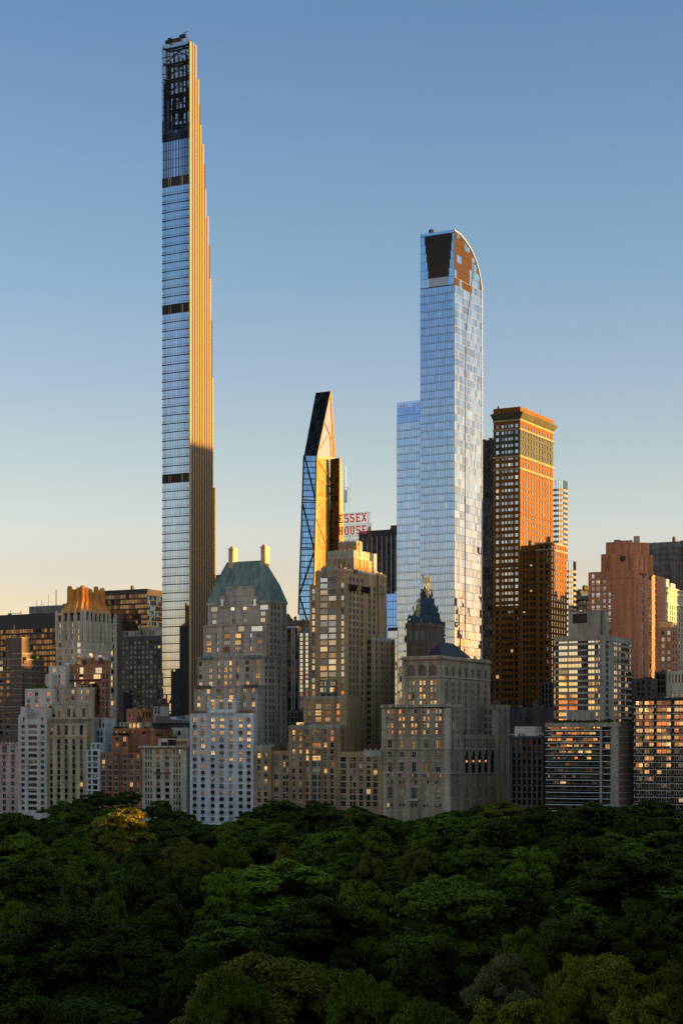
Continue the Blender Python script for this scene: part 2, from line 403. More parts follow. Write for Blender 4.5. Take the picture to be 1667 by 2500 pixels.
class Block:
    def __init__(s, b, U0, U1, V0, V1, z0, z1, mat):
        s.b, s.U0, s.U1, s.V0, s.V1, s.z0, s.z1, s.mat = b, U0, U1, V0, V1, z0, z1, mat
        s.hF, s.hS, s.wins = [], [], []
    def z(s, py): return Zat(py, s.U1, s.V0)
    def zl(s, py): return Zat(py, s.U0, s.V0)
    def x(s, px): return U_on_V(px, s.V0)
    def y(s, px): return V_on_U(px, s.U1)
    def rows(s, r):
        if isinstance(r, tuple): y0, y1, n = r; r = [y0 + (y1 - y0) * i / max(1, n - 1) for i in range(n)]
        return [s.z(v) for v in r]
    def win(s, face, cols, wd, rows, h, nv=0, nh=1, each=True, fr='frame_d', gl='g_old', sill=None, skip=(), dep=.3, metres=False):
        h *= 1.06
        zs = rows if metres else s.rows(rows)
        for ci, c in enumerate(cols):
            cc = c if metres == 2 else (s.x(c) if face == 'F' else s.y(c))
            w_ = wd[ci] if isinstance(wd, (list, tuple)) else wd
            n_ = nv[ci] if isinstance(nv, (list, tuple)) else nv
            for ri, zc in enumerate(zs):
                if (ci, ri) in skip: continue
                lo, hi = (s.U0, s.U1) if face == 'F' else (s.V0, s.V1)
                if cc - w_ / 2 < lo + .1 or cc + w_ / 2 > hi - .1 or zc - h / 2 < s.z0 + .1 or zc + h / 2 > s.z1 - .15: continue
                (s.hF if face == 'F' else s.hS).append((cc - w_ / 2, cc + w_ / 2, zc - h / 2, zc + h / 2))
                s.wins.append((face, cc, zc - h / 2, w_, h, n_, nh, each, fr, gl, sill, dep))
        return s
    def finish(s):
        mb = MB(); U0, U1, V0, V1, z0, z1 = s.U0, s.U1, s.V0, s.V1, s.z0, s.z1
        facade(mb, lambda a, o, z: (a, V0 - o, z), U0, U1, z0, z1, s.hF, .3)
        facade(mb, lambda a, o, z: (U1 + o, a, z), V0, V1, z0, z1, s.hS, .3)
        mb.quad((U0, V1, z0), (U0, V0, z0), (U0, V0, z1), (U0, V1, z1)); mb.quad((U1, V1, z0), (U0, V1, z0), (U0, V1, z1), (U1, V1, z1))
        t, p = .45, .9      # parapet and sunk roof deck
        if U1 - U0 > 4 and V1 - V0 > 4 and z1 - z0 > 3:
            for a, b_, c, d in ((U0, U1, V0, V0 + t), (U0, U1, V1 - t, V1), (U0, U0 + t, V0 + t, V1 - t), (U1 - t, U1, V0 + t, V1 - t)):
                mb.quad((a, c, z1), (b_, c, z1), (b_, d, z1), (a, d, z1))
            a, b_, c, d = U0 + t, U1 - t, V0 + t, V1 - t
            for p0, p1 in (((a, c), (b_, c)), ((b_, c), (b_, d)), ((b_, d), (a, d)), ((a, d), (a, c))):
                mb.quad((p1[0], p1[1], z1 - p), (p0[0], p0[1], z1 - p), (p0[0], p0[1], z1), (p1[0], p1[1], z1))
            mb.quad((a, c, z1 - p), (b_, c, z1 - p), (b_, d, z1 - p), (a, d, z1 - p), 1)
        else:
            mb.quad((U0, V0, z1), (U1, V0, z1), (U1, V1, z1), (U0, V1, z1), 1)
        mb.build('wall', [M[s.mat], M['roof']], s.b.root)
        o = s.b.root.location
        for face, cc, zb, w_, h, nv, nh, each, fr, gl, sill, dep in s.wins:
            if each:
                me = window_mesh(w_, h, nv, nh, fr, gl, sill)
                loc = (cc - o[0], V0 + dep - o[1], zb) if face == 'F' else (U1 - dep - o[0], cc - o[1], zb)
                inst('window', me, s.b.root, loc, 0 if face == 'F' else math.pi / 2)
            else:
                k = (gl, fr)
                g = s.b.small.setdefault(k, MB())
                P = (lambda a, q, z: (a, V0 - q, z)) if face == 'F' else (lambda a, q, z: (U1 + q, a, z))
                a, b_, c, d = cc - w_ / 2, cc + w_ / 2, zb, zb + h
                zm = (c + d) / 2; t = .09
                g.quad(P(a, -dep, c), P(b_, -dep, c), P(b_, -dep, zm - t), P(a, -dep, zm - t), 0)
                g.quad(P(a, -dep, zm + t), P(b_, -dep, zm + t), P(b_, -dep, d), P(a, -dep, d), 0)
                g.quad(P(a, -dep + .05, zm - t), P(b_, -dep + .05, zm - t), P(b_, -dep + .05, zm + t), P(a, -dep + .05, zm + t), 1)
    # trim -------------------------------------------------
    def band(s, py, h, out=.35, mat=None, name='cornice', faces='FS', zz=None, u0=None, u1=None):
        z = s.z(py) if zz is None else zz
        mb = MB()
        mb.box(s.U0 - (out if 'F' in faces and u0 is None else 0) if u0 is None else u0, s.U1 + (out if 'S' in faces else -.003) if u1 is None else u1, s.V0 - out, s.V0 - .003 if 'S' not in faces else s.V0 + .2, z - h / 2, z + h / 2)
        if 'S' in faces: mb.box(s.U1 - .2, s.U1 + out - .004, s.V0 + .2, s.V1 + out * .5, z - h / 2 + .004, z + h / 2 - .004)
        mb.build(name, M[mat or s.mat], s.b.root)
        return s

class Bld:
    def __init__(s, name, label, V, xc, cat='building', mat='tan', group=None, U=None):
        s.V = V; s.U = U_on_V(xc, V) if U is None else U; s.mat = mat
        s.root = empty(name, (s.U, V, 0), label, cat, group)
        s.blocks, s.small, s.noclutter = [], {}, set()
    def blk(s, xl, xc, xr=None, yt=1700, V=None, yb=None, d=None, mat=None, U1=None, z0=None, z1=None, U0=None):
        V = s.V if V is None else V
        U1 = U_on_V(xc, V) if U1 is None else U1
        U0 = U_on_V(xl, V) if U0 is None else U0
        V1 = V + d if d is not None else V_on_U(xr, U1)
        z1 = Zat(yt, U1, V) if z1 is None else z1
        z0 = (0 if yb is None else Zat(yb, U1, V)) if z0 is None else z0
        k = Block(s, U0, U1, V, V1, z0, z1, mat or s.mat)
        s.blocks.append(k); return k
    def done(s):
        for k in s.blocks: k.finish()
        rn = random.Random(int(abs(s.U) * 7 + s.V))
        for k in s.blocks:      # pipes, boxes and tanks on the flat roofs
            if k in s.noclutter or (k.U1 - k.U0) < 7 or (k.V1 - k.V0) < 6 or k.z1 < 30: continue
            for i in range(rn.randint(3, 6)):
                x = rn.uniform(k.U0 + 1.8, k.U1 - 1.8); y = rn.uniform(k.V0 + 1.5, min(k.V1 - 1.5, k.V0 + 9)); q = rn.random(); mb = MB(); zd = k.z1 - .92
                if any(j is not k and j.U0 - 1.5 < x < j.U1 + 1.5 and j.V0 - 2 < y < j.V1 + 1 and j.z1 > k.z1 for j in s.blocks): continue
                if q < .5:
                    a, c, h = rn.uniform(.5, 1.5), rn.uniform(.5, 1.2), rn.uniform(1.4, 2.8); mb.box(x - a, x + a, y - c, y + c, zd, zd + h); mb.build('roof_box', M[rn.choice(('alu', 'concrete', 'frame_d', 'brown'))], s.root)
                elif q < .7:
                    r_ = rn.uniform(.8, 1.3); mb.tube((x, y, zd + 1.4), (x, y, zd + 3.8), r_, r_, 10); mb.tube((x, y, zd + 3.8), (x, y, zd + 4.7), r_ * 1.05, .1, 10)
                    for dx, dy in ((-1, -1), (1, -1), (1, 1), (-1, 1)): mb.box(x + dx * r_ * .6 - .08, x + dx * r_ * .6 + .08, y + dy * r_ * .6 - .08, y + dy * r_ * .6 + .08, zd, zd + 1.45)
                    mb.build('water_tank', M['brown'], s.root)
                else:
                    mb.tube((x, y, zd), (x, y, zd + rn.uniform(2.2, 5)), .16, .1, 5); mb.build('vent_pipe', M['steel'], s.root)
        for (gl, fr), mb in s.small.items():
            mb.build('windows', [M[gl], M[fr]], s.root, kind='stuff')
        return s
    def box(s, name, x0, x1, y0, y1, z0, z1, mat):
        mb = MB(); mb.box(x0, x1, y0, y1, z0, z1); return mb.build(name, M[mat], s.root)

def curtain(blk, face, ps, ph, gl, mull, top=None, bot=None, each=True, mw=.10, sp=.5, out=.12, band_name='window_band', spm=None, offs=0.0, floors=None):
    """floor bands of separate panes, mullions and spandrel lines hung on a block"""
    b = blk.b; o = b.root.location
    top = blk.z1 if top is None else top; bot = blk.z0 if bot is None else bot
    lo, hi = (blk.U0, blk.U1) if face == 'F' else (blk.V0, blk.V1)
    n = max(1, round((hi - lo) / ps)); ps = (hi - lo) / n
    P = (lambda a, q, z: (a, blk.V0 - q, z)) if face == 'F' else (lambda a, q, z: (blk.U1 + q, a, z))
    nf = max(1, int((top - bot) / ph))
    mb = MB()
    for i in range(n):
        a, c = lo + i * ps + mw / 2, lo + (i + 1) * ps - mw / 2
        mb.quad(P(a, .05, 0), P(c, .05, 0), P(c, .05, ph - sp), P(a, .05, ph - sp))
    mb.v = [(x - o[0], y - o[1], z) for x, y, z in mb.v]
    if each:
        me = mb.mesh(band_name, [M[gl]])
        for i in range(nf): inst(band_name, me, b.root, (0, 0, top - (i + 1) * ph + sp * .5))
    else:
        big = MB()
        for i in range(nf):
            dz = top - (i + 1) * ph + sp * .5
            k = len(big.v); big.v += [(x, y, z + dz) for x, y, z in mb.v]
            big.f += [tuple(k + j for j in f) for f in mb.f]; big.m += mb.m
        big.build('panes', M[gl], b.root, off=(0, 0, 0), kind='stuff')
    mm = MB(); t = mw / 2
    def bx(a, c, q, z0, z1, mi):
        if face == 'F': mm.box(a, c, blk.V0 - q, blk.V0 - .01, z0, z1, mi)
        else: mm.box(blk.U1 + .01, blk.U1 + q, a, c, z0, z1, mi)
    zb = top - nf * ph
    for i in range(n + 1):
        c = lo + i * ps; bx(max(c - t, lo), min(c + t, hi), out, zb, top, 0)
    for i in range(nf + 1):
        z = top - i * ph
        bx(lo, hi, out - .03, z - sp / 2 if i < nf else z, z + sp / 2 if i else z, 1)
    mm.build('mullions', [M[mull], M[spm or mull]], b.root, kind='stuff')

# ------------------------------------------------------------------ ground and streets
def sheet(name, x0, x1, y0, y1, z, mat):
    mb = MB(); mb.quad((x0, y0, z), (x1, y0, z), (x1, y1, z), (x0, y1, z))
    o = mb.build(name, M[mat]); o['kind'] = 'structure'
sheet('ground', -25000, 25000, -25000, 25000, 0, 'ground')
sheet('street', -2000, 600, 722, 742, .02, 'asphalt')
sheet('avenue', -6, 14, -1500, 722, .016, 'asphalt')
mb = MB(); mb.box(-2000, 600, 742, 1600, -.1, .12); o = mb.build('pavement', M['concrete']); o['kind'] = 'structure'
# ------------------------------------------------------------------ tall slender tower (stepped, pinstriped west side)
def slender_tower():
    b = Bld('skyscraper', 'tallest needle-thin tower with glass front and golden pinstriped side stepping in towards its top', 856, 464)
    U1, V0 = b.U, 856.0
    U0 = U_on_V(396, V0)
    zz = lambda py: Zat(py, U1, V0)
    steps = [(99, 481), (180, 485), (238, 488), (290, 493), (334, 496.5), (379, 500), (442, 504), (507, 509), (574, 512), (659, 515), (760, 518), (904, 522), (1175, 526)]
    ys = [V_on_U(px, U1) for _, px in steps]
    ztops = [zz(py) for py, _ in steps]
    zg = zz(335)                     # below this the shaft is glazed, above it is an open screen
    o = b.root.location
    mb = MB()
    Vs = V0 + 1.2
    # solid core and stepped south slices
    mb.box(U0 + .3, U1 - .25, V0 + .06, ys[3] - .1, 0, zg - .4)
    for k in range(1, len(ys)):
        mb.box(U0 + .3 + .01 * k, U1 - .25 - .01 * k, ys[k - 1] - .1, ys[k] - .1, 0, min(zg, ztops[k]) - .6)
        if ztops[k] > zg: mb.box(U1 - 1.2, U1 - .25 - .01 * k, ys[k - 1] - .1, ys[k] - .1, zg - .6, ztops[k] - .6)
    mb.build('wall', M['bronze'], b.root)
    # piers up the west side, one per bay, each as tall as its step
    n = 11
    ylist = np.linspace(V0 + 1.1, ys[-1] - .45, n)
    for i, y in enumerate(ylist):
        k = next(j for j, e in enumerate(ys) if y <= e)
        mb = MB(); zt = ztops[k]
        r = .45
        mb.prism([(U1 - .1, y - r), (U1 + .02, y - r), (U1 + .15, y - r * .5), (U1 + .15, y + r * .5), (U1 + .02, y + r), (U1 - .1, y + r)], 0, zt, 0)
        mb.build('pier', M['terracotta'], b.root)
        if i < n - 1:
            y2 = (y + ylist[i + 1]) / 2; k2 = next(j for j, e in enumerate(ys) if y2 <= e)
            mb = MB(); mb.box(U1 - .28, U1 - .04, y2 - .8, y2 + .8, 0, ztops[k2] - .5); mb.build('filigree_strip', M['bronzefin'], b.root)
    mb = MB(); mb.box(U1 - .6, U1 + .1, V0 - .12, V0 + .5, 0, zz(98)); mb.build('corner_strip', M['terracotta'], b.root)
    # glazed north front: one bowed band of panes per storey
    mech = [(424, 446), (737, 759), (1157, 1175)]
    pitch = zz(1000) - zz(1020.8)
    wall_w = (U1 - .65) - U0
    edges = [0, .045, .09, .14, .2, .27, .34, .42, .5, .58, .66, .73, .8, .86, .91, .955, 1]
    def band_mesh(h):
        m_ = MB()
        for a, c in zip(edges, edges[1:]):
            x0, x1 = U0 + a * wall_w + .05, U0 + c * wall_w - .05
            q0, q1 = .35 * 4 * a * (1 - a), .35 * 4 * c * (1 - c)
            m_.quad((x0 - o[0], V0 - q0 - o[1], 0), (x1 - o[0], V0 - q1 - o[1], 0), (x1 - o[0], V0 - q1 - o[1], h), (x0 - o[0], V0 - q0 - o[1], h))
        return m_.mesh('window_band', [M['g_tower']])
    hb = pitch - .42
    me = band_mesh(hb)
    z = zz(446); zend = zz(1790); mu = MB()
    zmech = [(zz(c), zz(a)) for a, c in mech]
    while z - pitch > zend:
        hit = [mm for mm in zmech if z > mm[0] and z - pitch < mm[1] - .1 and mm is not zmech[0]]
        if hit: z = hit[0][0]; continue
        inst('window_band', me, b.root, (0, 0, z - pitch + .2))
        # black bar in place of the shadow line, then each storey's slim line
        mu.box(U0 - .05, U1 - .66, V0 - .42, V0 + .05, z - pitch - .32, z - pitch + .16)
        mu.box(U0 - .02, U1 - .66, V0 - .39, V0 + .04, z - pitch + 1.15, z - pitch + 1.25)
        z -= pitch
    for a in edges[1:-1]:
        x = U0 + a * wall_w; q = .35 * 4 * a * (1 - a)
        mu.box(x - .05, x + .05, V0 - q - .10, V0 + .02, zend, zz(446))
    mu.build('mullions', M['mullblk'], b.root, kind='stuff')
    for lo, hi in zmech:
        mb = MB(); mb.box(U0 - .03, U1 - .66, V0 - .1, V0 + .05, lo, hi)
        for a in (.27, .34, .73, .78):
            mb.box(U0 + a * wall_w - .3, U0 + a * wall_w + .1, V0 - .3, V0 - .11, lo + .1, hi - .1, 1)
        for q in range(9): mb.box(U0 + (q + .5) / 9 * wall_w - .1, U0 + (q + .5) / 9 * wall_w + .1, V0 - .22, V0 - .105, lo + .2, hi - .2, 2)
        mb.build('mechanical_band', [M['mullblk'], M['terracotta'], M['bronze']], b.root)
    # tall panes between 335 and 424, four storeys
    fin = MB(); zt, zb = zz(335), zz(424)
    ph = (zt - zb) / 4
    fx = [.06, .12, .18, .25, .33, .41, .52, .62, .71, .78, .84, .9, .95]
    for i in range(4):
        mb = MB()
        for a, c in zip([0] + fx, fx + [1]):
            mb.quad((U0 + a * wall_w + .05, V0 - .1, zb + i * ph + .12), (U0 + c * wall_w - .05, V0 - .1, zb + i * ph + .12), (U0 + c * wall_w - .05, V0 - .1, zb + (i + 1) * ph - .12), (U0 + a * wall_w + .05, V0 - .1, zb + (i + 1) * ph - .12))
        mb.build('window_band', M['g_tower'], b.root)
        fin.box(U0, U1 - .66, V0 - .2, V0 - .01, zb + i * ph - .1, zb + i * ph + .1)
    for a in fx: fin.box(U0 + a * wall_w - .1, U0 + a * wall_w + .1, V0 - .45, V0 - .02, zb, zz(316))
    # open crown: fins, transoms, inner steel, sky showing through
    ztop = zz(92)
    rnd = random.Random(3)
    for i in range(25):
        x = U0 + .15 + (wall_w - .3) * i / 24
        fin.box(x - .07, x + .07, V0 - .3, V0 + .02, zg, ztop + rnd.uniform(-2, 1.5))
    for i in range(12):
        z = zg + (ztop - zg) * (i + .3) / 12
        fin.box(U0 + .05, U1 - .7, V0 + .03, V0 + .3, z, z + .35)
    fin.build('screen_fins', M['steel'], b.root, kind='stuff')
    st = MB()
    yb = ys[0] - .4; x0, x1 = U0 + .5, U1 - 1.0
    for i in range(7):
        z = zg + (ztop - zg) * i / 6.3
        st.box(x0, x1, V0 + 3, V0 + 3.6, z, z + 1.1); st.box(x0, x0 + .7, V0 + .5, yb, z, z + .9); st.box(x1 - .7, x1, V0 + .5, yb, z, z + .9); st.box(x0, x1, yb - .5, yb, z, z + 1.0)
    for x in np.linspace(x0 + .3, x1 - .3, 7):
        st.box(x - .25, x + .25, V0 + 3.05, V0 + 3.7, zg - 1, ztop - rnd.uniform(1, 10))
        st.box(x - .2, x + .2, yb - .45, yb - .05, zg - 1, ztop - 3)
    for i in range(6):
        z = zg + (ztop - zg) * i / 6; z2 = z + (ztop - zg) / 6
        st.bar((x0, V0 + 3.3, z), (x1, V0 + 3.3, z2), .45); st.bar((x1, yb - .3, z), (x0, yb - .3, z2), .45)
    for i in range(34):
        x = rnd.uniform(x0, x1 - 1.2); z = zg + (ztop - zg - 8) * rnd.random() ** 1.2
        hgt = rnd.uniform(3, 11); f = (z - zg) / (ztop - zg)
        if rnd.random() < .5 - .4 * f or x < x0 + wall_w * .2: st.box(x, x + rnd.uniform(.8, 2.2), V0 + rnd.uniform(.6, 2.6), V0 + 2.9, z, min(z + hgt, ztop - 1))
    st.box(x0, x0 + wall_w * .16, V0 + .8, V0 + 2.8, zg, ztop - 22)
    st.build('crown_steelwork', M['steel'], b.root)
    # dark lower panes inside the bottom of the crown
    mb = MB()
    for i, (a, c) in enumerate(zip([0] + fx, fx + [1])):
        top_ = zz(310 + rnd.uniform(-80, 5) * (1 if a < .35 else .25))
        mb.quad((U0 + a * wall_w + .12, V0 - .08, zz(335)), (U0 + c * wall_w - .12, V0 - .08, zz(335)), (U0 + c * wall_w - .12, V0 - .08, top_), (U0 + a * wall_w + .12, V0 - .08, top_))
    mb.build('crown_panes', M['g_black'], b.root)
    # cleaning rig on top
    mb = MB(); zt2 = ztop
    mb.box(U0 + 1.0, U0 + 11.5, V0 + 1.5, V0 + 3.0, zt2 + .8, zt2 + 2.6); mb.box(U0 + 3, U0 + 5, V0 + 1.2, V0 + 3.2, zt2 + .1, zt2 + 3.4)
    mb.box(U0 + 10.5, U0 + 14.5, V0 + 1.6, V0 + 2.8, zt2 + 2.0, zt2 + 4.0)
    mb.bar((U0 + 13.4, V0 + 2, zt2 + 3), (U0 + 14.4, V0 + 2.2, zt2 + 4.8), .2); mb.bar((U0 + 12.6, V0 + 2, zt2 + 4.6), (U0 + 16.0, V0 + 2.2, zt2 + 5.2), .22)
    mb.build('cleaning_rig', M['steel'], b.root)
    b.done()
slender_tower()

# ------------------------------------------------------------------ blue glass tower with curved top
def blue_tower():
    b = Bld('skyscraper', 'tall blue mirror glass tower with curved top and pale patchwork west side', 858, 1109)
    V0 = 858.0; U1 = b.U; U0 = U_on_V(1026, V0); V1 = V_on_U(1176, U1)
    zz = lambda py: Zat(py, U1, V0)
    o = b.root.location
    z_front = zz(561)
    # roof profile along the west face
    prof = []
    for px, py in ((1110, 561), (1125, 573), (1138, 590), (1150, 609), (1160, 632), (1168, 658), (1173, 682), (1176, 706)):
        v = V_on_U(px, U1); prof.append((v, Zat(py, U1, v)))
    prof[0] = (V0, z_front)
    def ztop(v):
        for (a, za), (c, zc) in zip(prof, prof[1:]):
            if v <= c: return za + (zc - za) * (v - a) / (c - a)
        return prof[-1][1]
    mb = MB()
    n = len(prof)
    for x, rev in ((U1, False), (U0, True)):
        pts = [(x, V0, 0)] + [(x, V1, 0)] + [(x, v, z) for v, z in prof[::-1]]
        mb.poly(pts[::-1] if rev else pts, 0)
    mb.quad((U0, V0, 0), (U1, V0, 0), (U1, V0, z_front), (U0, V0, z_front), 0)
    mb.quad((U1, V1, 0), (U0, V1, 0), (U0, V1, prof[-1][1]), (U1, V1, prof[-1][1]), 0)
    for (a, za), (c, zc) in zip(prof, prof[1:]):
        mb.quad((U0, a, za), (U1, a, za), (U1, c, zc), (U0, c, zc), 1)
    mb.build('wall', [M['mullblk'], M['alu']], b.root)
    pitch = zz(1000) - zz(1019.6)
    nP = 19; pw = (U1 - U0) / nP
    def turn(m_, px_, py_, ang):
        c_, s_ = math.cos(ang), math.sin(ang)
        m_.v = [(px_ + (x - px_) * c_ - (y - py_) * s_, py_ + (x - px_) * s_ + (y - py_) * c_, z) for x, y, z in m_.v]
        return m_
    def band(U0_, U1_, V_, n_, h, ang=0):
        m_ = MB(); p_ = (U1_ - U0_) / n_
        for i in range(n_):
            a, c = U0_ + i * p_ + .045, U0_ + (i + 1) * p_ - .045
            m_.quad((a - o[0], V_ - .06 - o[1], 0), (c - o[0], V_ - .06 - o[1], 0), (c - o[0], V_ - .06 - o[1], h), (a - o[0], V_ - .06 - o[1], h))
        if ang: turn(m_, U1_ - o[0], V_ - o[1], ang)
        return m_.mesh('window_band', [M['g_one']])
    me = band(U0, U1, V0, nP, pitch - .85); me2 = band(U0, U1, V0, nP, .5)
    mul = MB()
    z = zz(695)
    while z > 12:
        inst('window_band', me, b.root, (0, 0, z - pitch + .78)); inst('spandrel_band', me2, b.root, (0, 0, z - pitch + .14))
        mul.box(U0, U1, V0 - .10, V0 - .01, z - pitch + .66, z - pitch + .76); mul.box(U0, U1, V0 - .11, V0 - .01, z - pitch - .06, z - pitch + .12)
        z -= pitch
    for i in range(nP + 1):
        x = U0 + i * pw; mul.box(max(U0, x - .05), min(U1, x + .05), V0 - .12, V0 - .01, 10, zz(695))
    # crown front: solid blue margins, dark stepped louvre field
    zt = z_front - 1.2; zb = zz(693)
    for i in range(6):
        za = zb + (zt - zb) * i / 6; zc = zb + (zt - zb) * (i + 1) / 6 - .15
        fl = .27 - .155 * (i + .5) / 6; frr = .19 - .14 * (i + .5) / 6
        m_ = MB(); wd = U1 - U0
        m_.quad((U0 + .05, V0 - .06, za), (U0 + wd * fl, V0 - .06, za), (U0 + wd * fl, V0 - .06, zc), (U0 + .05, V0 - .06, zc))
        m_.quad((U1 - wd * frr, V0 - .06, za), (U1 - .05, V0 - .06, za), (U1 - .05, V0 - .06, zc), (U1 - wd * frr, V0 - .06, zc))
        m_.build('crown_panel', M['g_one'], b.root)
        lv = MB(); nn = 30
        for q in range(nn):
            x = U0 + wd * (fl + .005 + (1 - fl - frr - .01) * (q + .5) / nn)
            lv.box(x - .13, x + .13, V0 - .28, V0 - .02, za + .02, zc + .13)
        lv.build('louvres', M['bronze'] if i else M['alu'], b.root, kind='stuff')
    mb = MB(); mb.box(U0, U1, V0 - .3, V0 + .3, z_front - 1.1, z_front + .3); mb.build('parapet', M['g_one'], b.root)
    mul.build('mullions', M['mullblk'], b.root, kind='stuff')
    # west side: patchwork panes, one object each for the upper storeys
    nc = 11; cw = (V1 - V0) / nc
    pane = {}
    cnt = 0; rest = MB(); z = zz(695); smul = MB()
    rnd = random.Random(11)
    rows = []
    zz_ = z + pitch * 7
    while zz_ > 12: rows.append(zz_); zz_ -= pitch
    for ri, zt_ in enumerate(rows):
        for c in range(nc):
            v0 = V0 + c * cw; v1 = v0 + cw
            top_ = min(zt_ - .12, ztop(v0) - .7, ztop(v1) - .7); bot_ = zt_ - pitch + .12
            if top_ - bot_ < .8: continue
            gl = 'g_oneside'
            if ri < 7 and c < 7 and rnd.random() < .68: gl = 'louvre'
            half = rnd.random() < .55
            spans = [(v0 + .04, v0 + cw / 2 - .03), (v0 + cw / 2 + .03, v1 - .04)] if half and gl != 'louvre' else [(v0 + .04, v1 - .04)]
            for a, e in spans:
                if cnt < 298:
                    key = (round(e - a, 2), round(top_ - bot_, 2), gl)
                    if key not in pane:
                        m_ = MB(); m_.quad((0, 0, 0), (0, e - a, 0), (0, e - a, top_ - bot_), (0, 0, top_ - bot_))
                        if gl == 'louvre':
                            m_ = MB(); q = 0
                            while q < e - a - .1: m_.box(-.05, .12, q, q + .16, 0, top_ - bot_); q += .34
                        pane[key] = m_.mesh('pane', [M[gl]])
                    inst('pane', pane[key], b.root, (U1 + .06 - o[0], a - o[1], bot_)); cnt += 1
                else:
                    rest.quad((U1 + .06, a, bot_), (U1 + .06, e, bot_), (U1 + .06, e, top_), (U1 + .06, a, top_))
        if zt_ < prof[-1][1]: smul.box(U1 + .01, U1 + .1, V0 + .02, V1 - .02, zt_ - .1, zt_ + .1)
    rest.build('panes', M['g_oneside'], b.root, kind='stuff')
    smul.build('spandrel_lines', M['alu'], b.root, kind='stuff')
    # dark seam wandering down the side
    mb = MB(); pts = [(1157, 640), (1147, 720), (1137, 800), (1136, 830), (1135, 1300), (1135, 1560)]
    P3 = []
    for px, py in pts:
        v = V_on_U(px, U1); P3.append((v, Zat(py, U1, v)))
    for (a, za), (c, zc) in zip(P3, P3[1:]):
        t = .28; x = U1 + .16
        mb.v += [(U1 + .02, a - t, za), (x, a - t, za), (x, a + t, za), (U1 + .02, a + t, za), (U1 + .02, c - t, zc), (x, c - t, zc), (x, c + t, zc), (U1 + .02, c + t, zc)]
        k = len(mb.v) - 8
        for f in ((0, 1, 5, 4), (1, 2, 6, 5), (2, 3, 7, 6)): mb.f.append(tuple(k + j for j in f)); mb.m.append(0)
    mb.build('seam', M['mullblk'], b.root)
    mb = MB()
    for (a, za), (c, zc) in zip(prof, prof[1:]): mb.bar((U1 + .1, a, za), (U1 + .1, c, zc), .5)
    mb.bar((U1 + .1, V1, prof[-1][1]), (U1 + .1, V1, 0), .45)
    mb.build('edge_trim', M['whitepaint'], b.root)
    mb = MB(); xr = U_on_V(1053, V0 + 3)
    mb.box(xr - 1.0, xr + 1.0, V0 + 2, V0 + 4, z_front + .8, z_front + 2.9); mb.box(xr + 1.0, xr + 2.4, V0 + 2.3, V0 + 3.6, z_front - 3, z_front + 1.2); mb.box(xr - .6, xr + .6, V0 + 1.0, V0 + 2.0, z_front + 1.0, z_front + 2.4)
    mb.build('cleaning_rig', M['steel'], b.root)
    # lower eastern shoulder
    for xl, yt, Vs, n_, p0 in ((966, 976, 858.9, 14, 1028), (946, 1532, 859.8, 4, 1540)):
        a0 = U_on_V(xl, Vs); a1 = U0 if xl == 966 else U_on_V(970, Vs)
        zt_ = Zat(yt, a1, Vs)
        AN = -R(4.5)
        mb = MB(); mb.box(a0, a1 - .02, Vs, V1 - 3 - (966 - xl) * .1, 0, zt_); turn(mb, a1, Vs, AN).build('wall', M['mullblk'], b.root)
        me = band(a0, a1, Vs, n_, pitch - .85, AN); me2 = band(a0, a1, Vs, n_, .5, AN); mul = MB()
        z = Zat(p0, a1, Vs)
        zs0 = z
        while z > 12:
            inst('window_band', me, b.root, (0, 0, z - pitch + .78)); inst('spandrel_band', me2, b.root, (0, 0, z - pitch + .14))
            mul.box(a0, a1 - .02, Vs - .10, Vs - .01, z - pitch + .66, z - pitch + .76); mul.box(a0, a1 - .02, Vs - .11, Vs - .01, z - pitch - .06, z - pitch + .12)
            z -= pitch
        for i in range(n_ + 1):
            x = a0 + i * (a1 - a0) / n_; mul.box(max(a0, x - .05), min(a1 - .02, x + .05), Vs - .12, Vs - .01, 10, zs0)
        if xl == 966:
            h_ = zt_ - zs0; wd = a1 - a0
            for i in range(2):   # two deep blue storeys
                m_ = MB(); zb_ = zs0 + i * pitch
                for q in range(n_):
                    m_.quad((a0 + q * wd / n_ + .04, Vs - .06, zb_ + .1), (a0 + (q + 1) * wd / n_ - .04, Vs - .06, zb_ + .1), (a0 + (q + 1) * wd / n_ - .04, Vs - .06, zb_ + pitch - .1), (a0 + q * wd / n_ + .04, Vs - .06, zb_ + pitch - .1))
                turn(m_, a1, Vs, AN).build('window_band', M['g_indigo'], b.root)
            zl = zs0 + 2 * pitch
            m_ = MB(); m_.box(a0, a1 - .03, Vs - .09, Vs - .02, zl - .1, zt_); turn(m_, a1, Vs, AN).build('crown_panel', M['g_one'], b.root)
            for q, (fa, fb) in enumerate(((.08, .44), (.62, .98))):
                for r_ in range(2):
                    zb_ = zl + .6 + r_ * (zt_ - zl - 1.2) / 2; zc_ = zb_ + (zt_ - zl) / 2 - 1.6
                    m_ = MB(); m_.box(a0 + wd * fa, a0 + wd * fb, Vs - .14, Vs - .10, zb_, zc_, 0)
                    for t_ in range(6):
                        x = a0 + wd * (fa + (fb - fa) * (t_ + .6) / 6.2); m_.box(x - .22, x + .22, Vs - .2, Vs - .145, zb_ + .1, zc_ - .3, 1)
                    turn(m_, a1, Vs, AN).build('louvre_window', [M['mullblk'], M['alu']], b.root)
        turn(mul, a1, Vs, AN).build('mullions', M['mullblk'], b.root, kind='stuff')
    b.done()
blue_tower()

b = Bld('glass_building', 'small bright blue glass block wedged left of the tall blue mirror tower', 880, 985, mat='mullblk')
k = b.blk(940, 985, None, 1448, d=20); curtain(k, 'F', 1.6, 4.3, 'g_blue', 'mullblk', bot=k.z(1760), mw=.12, sp=.3)
b.done()

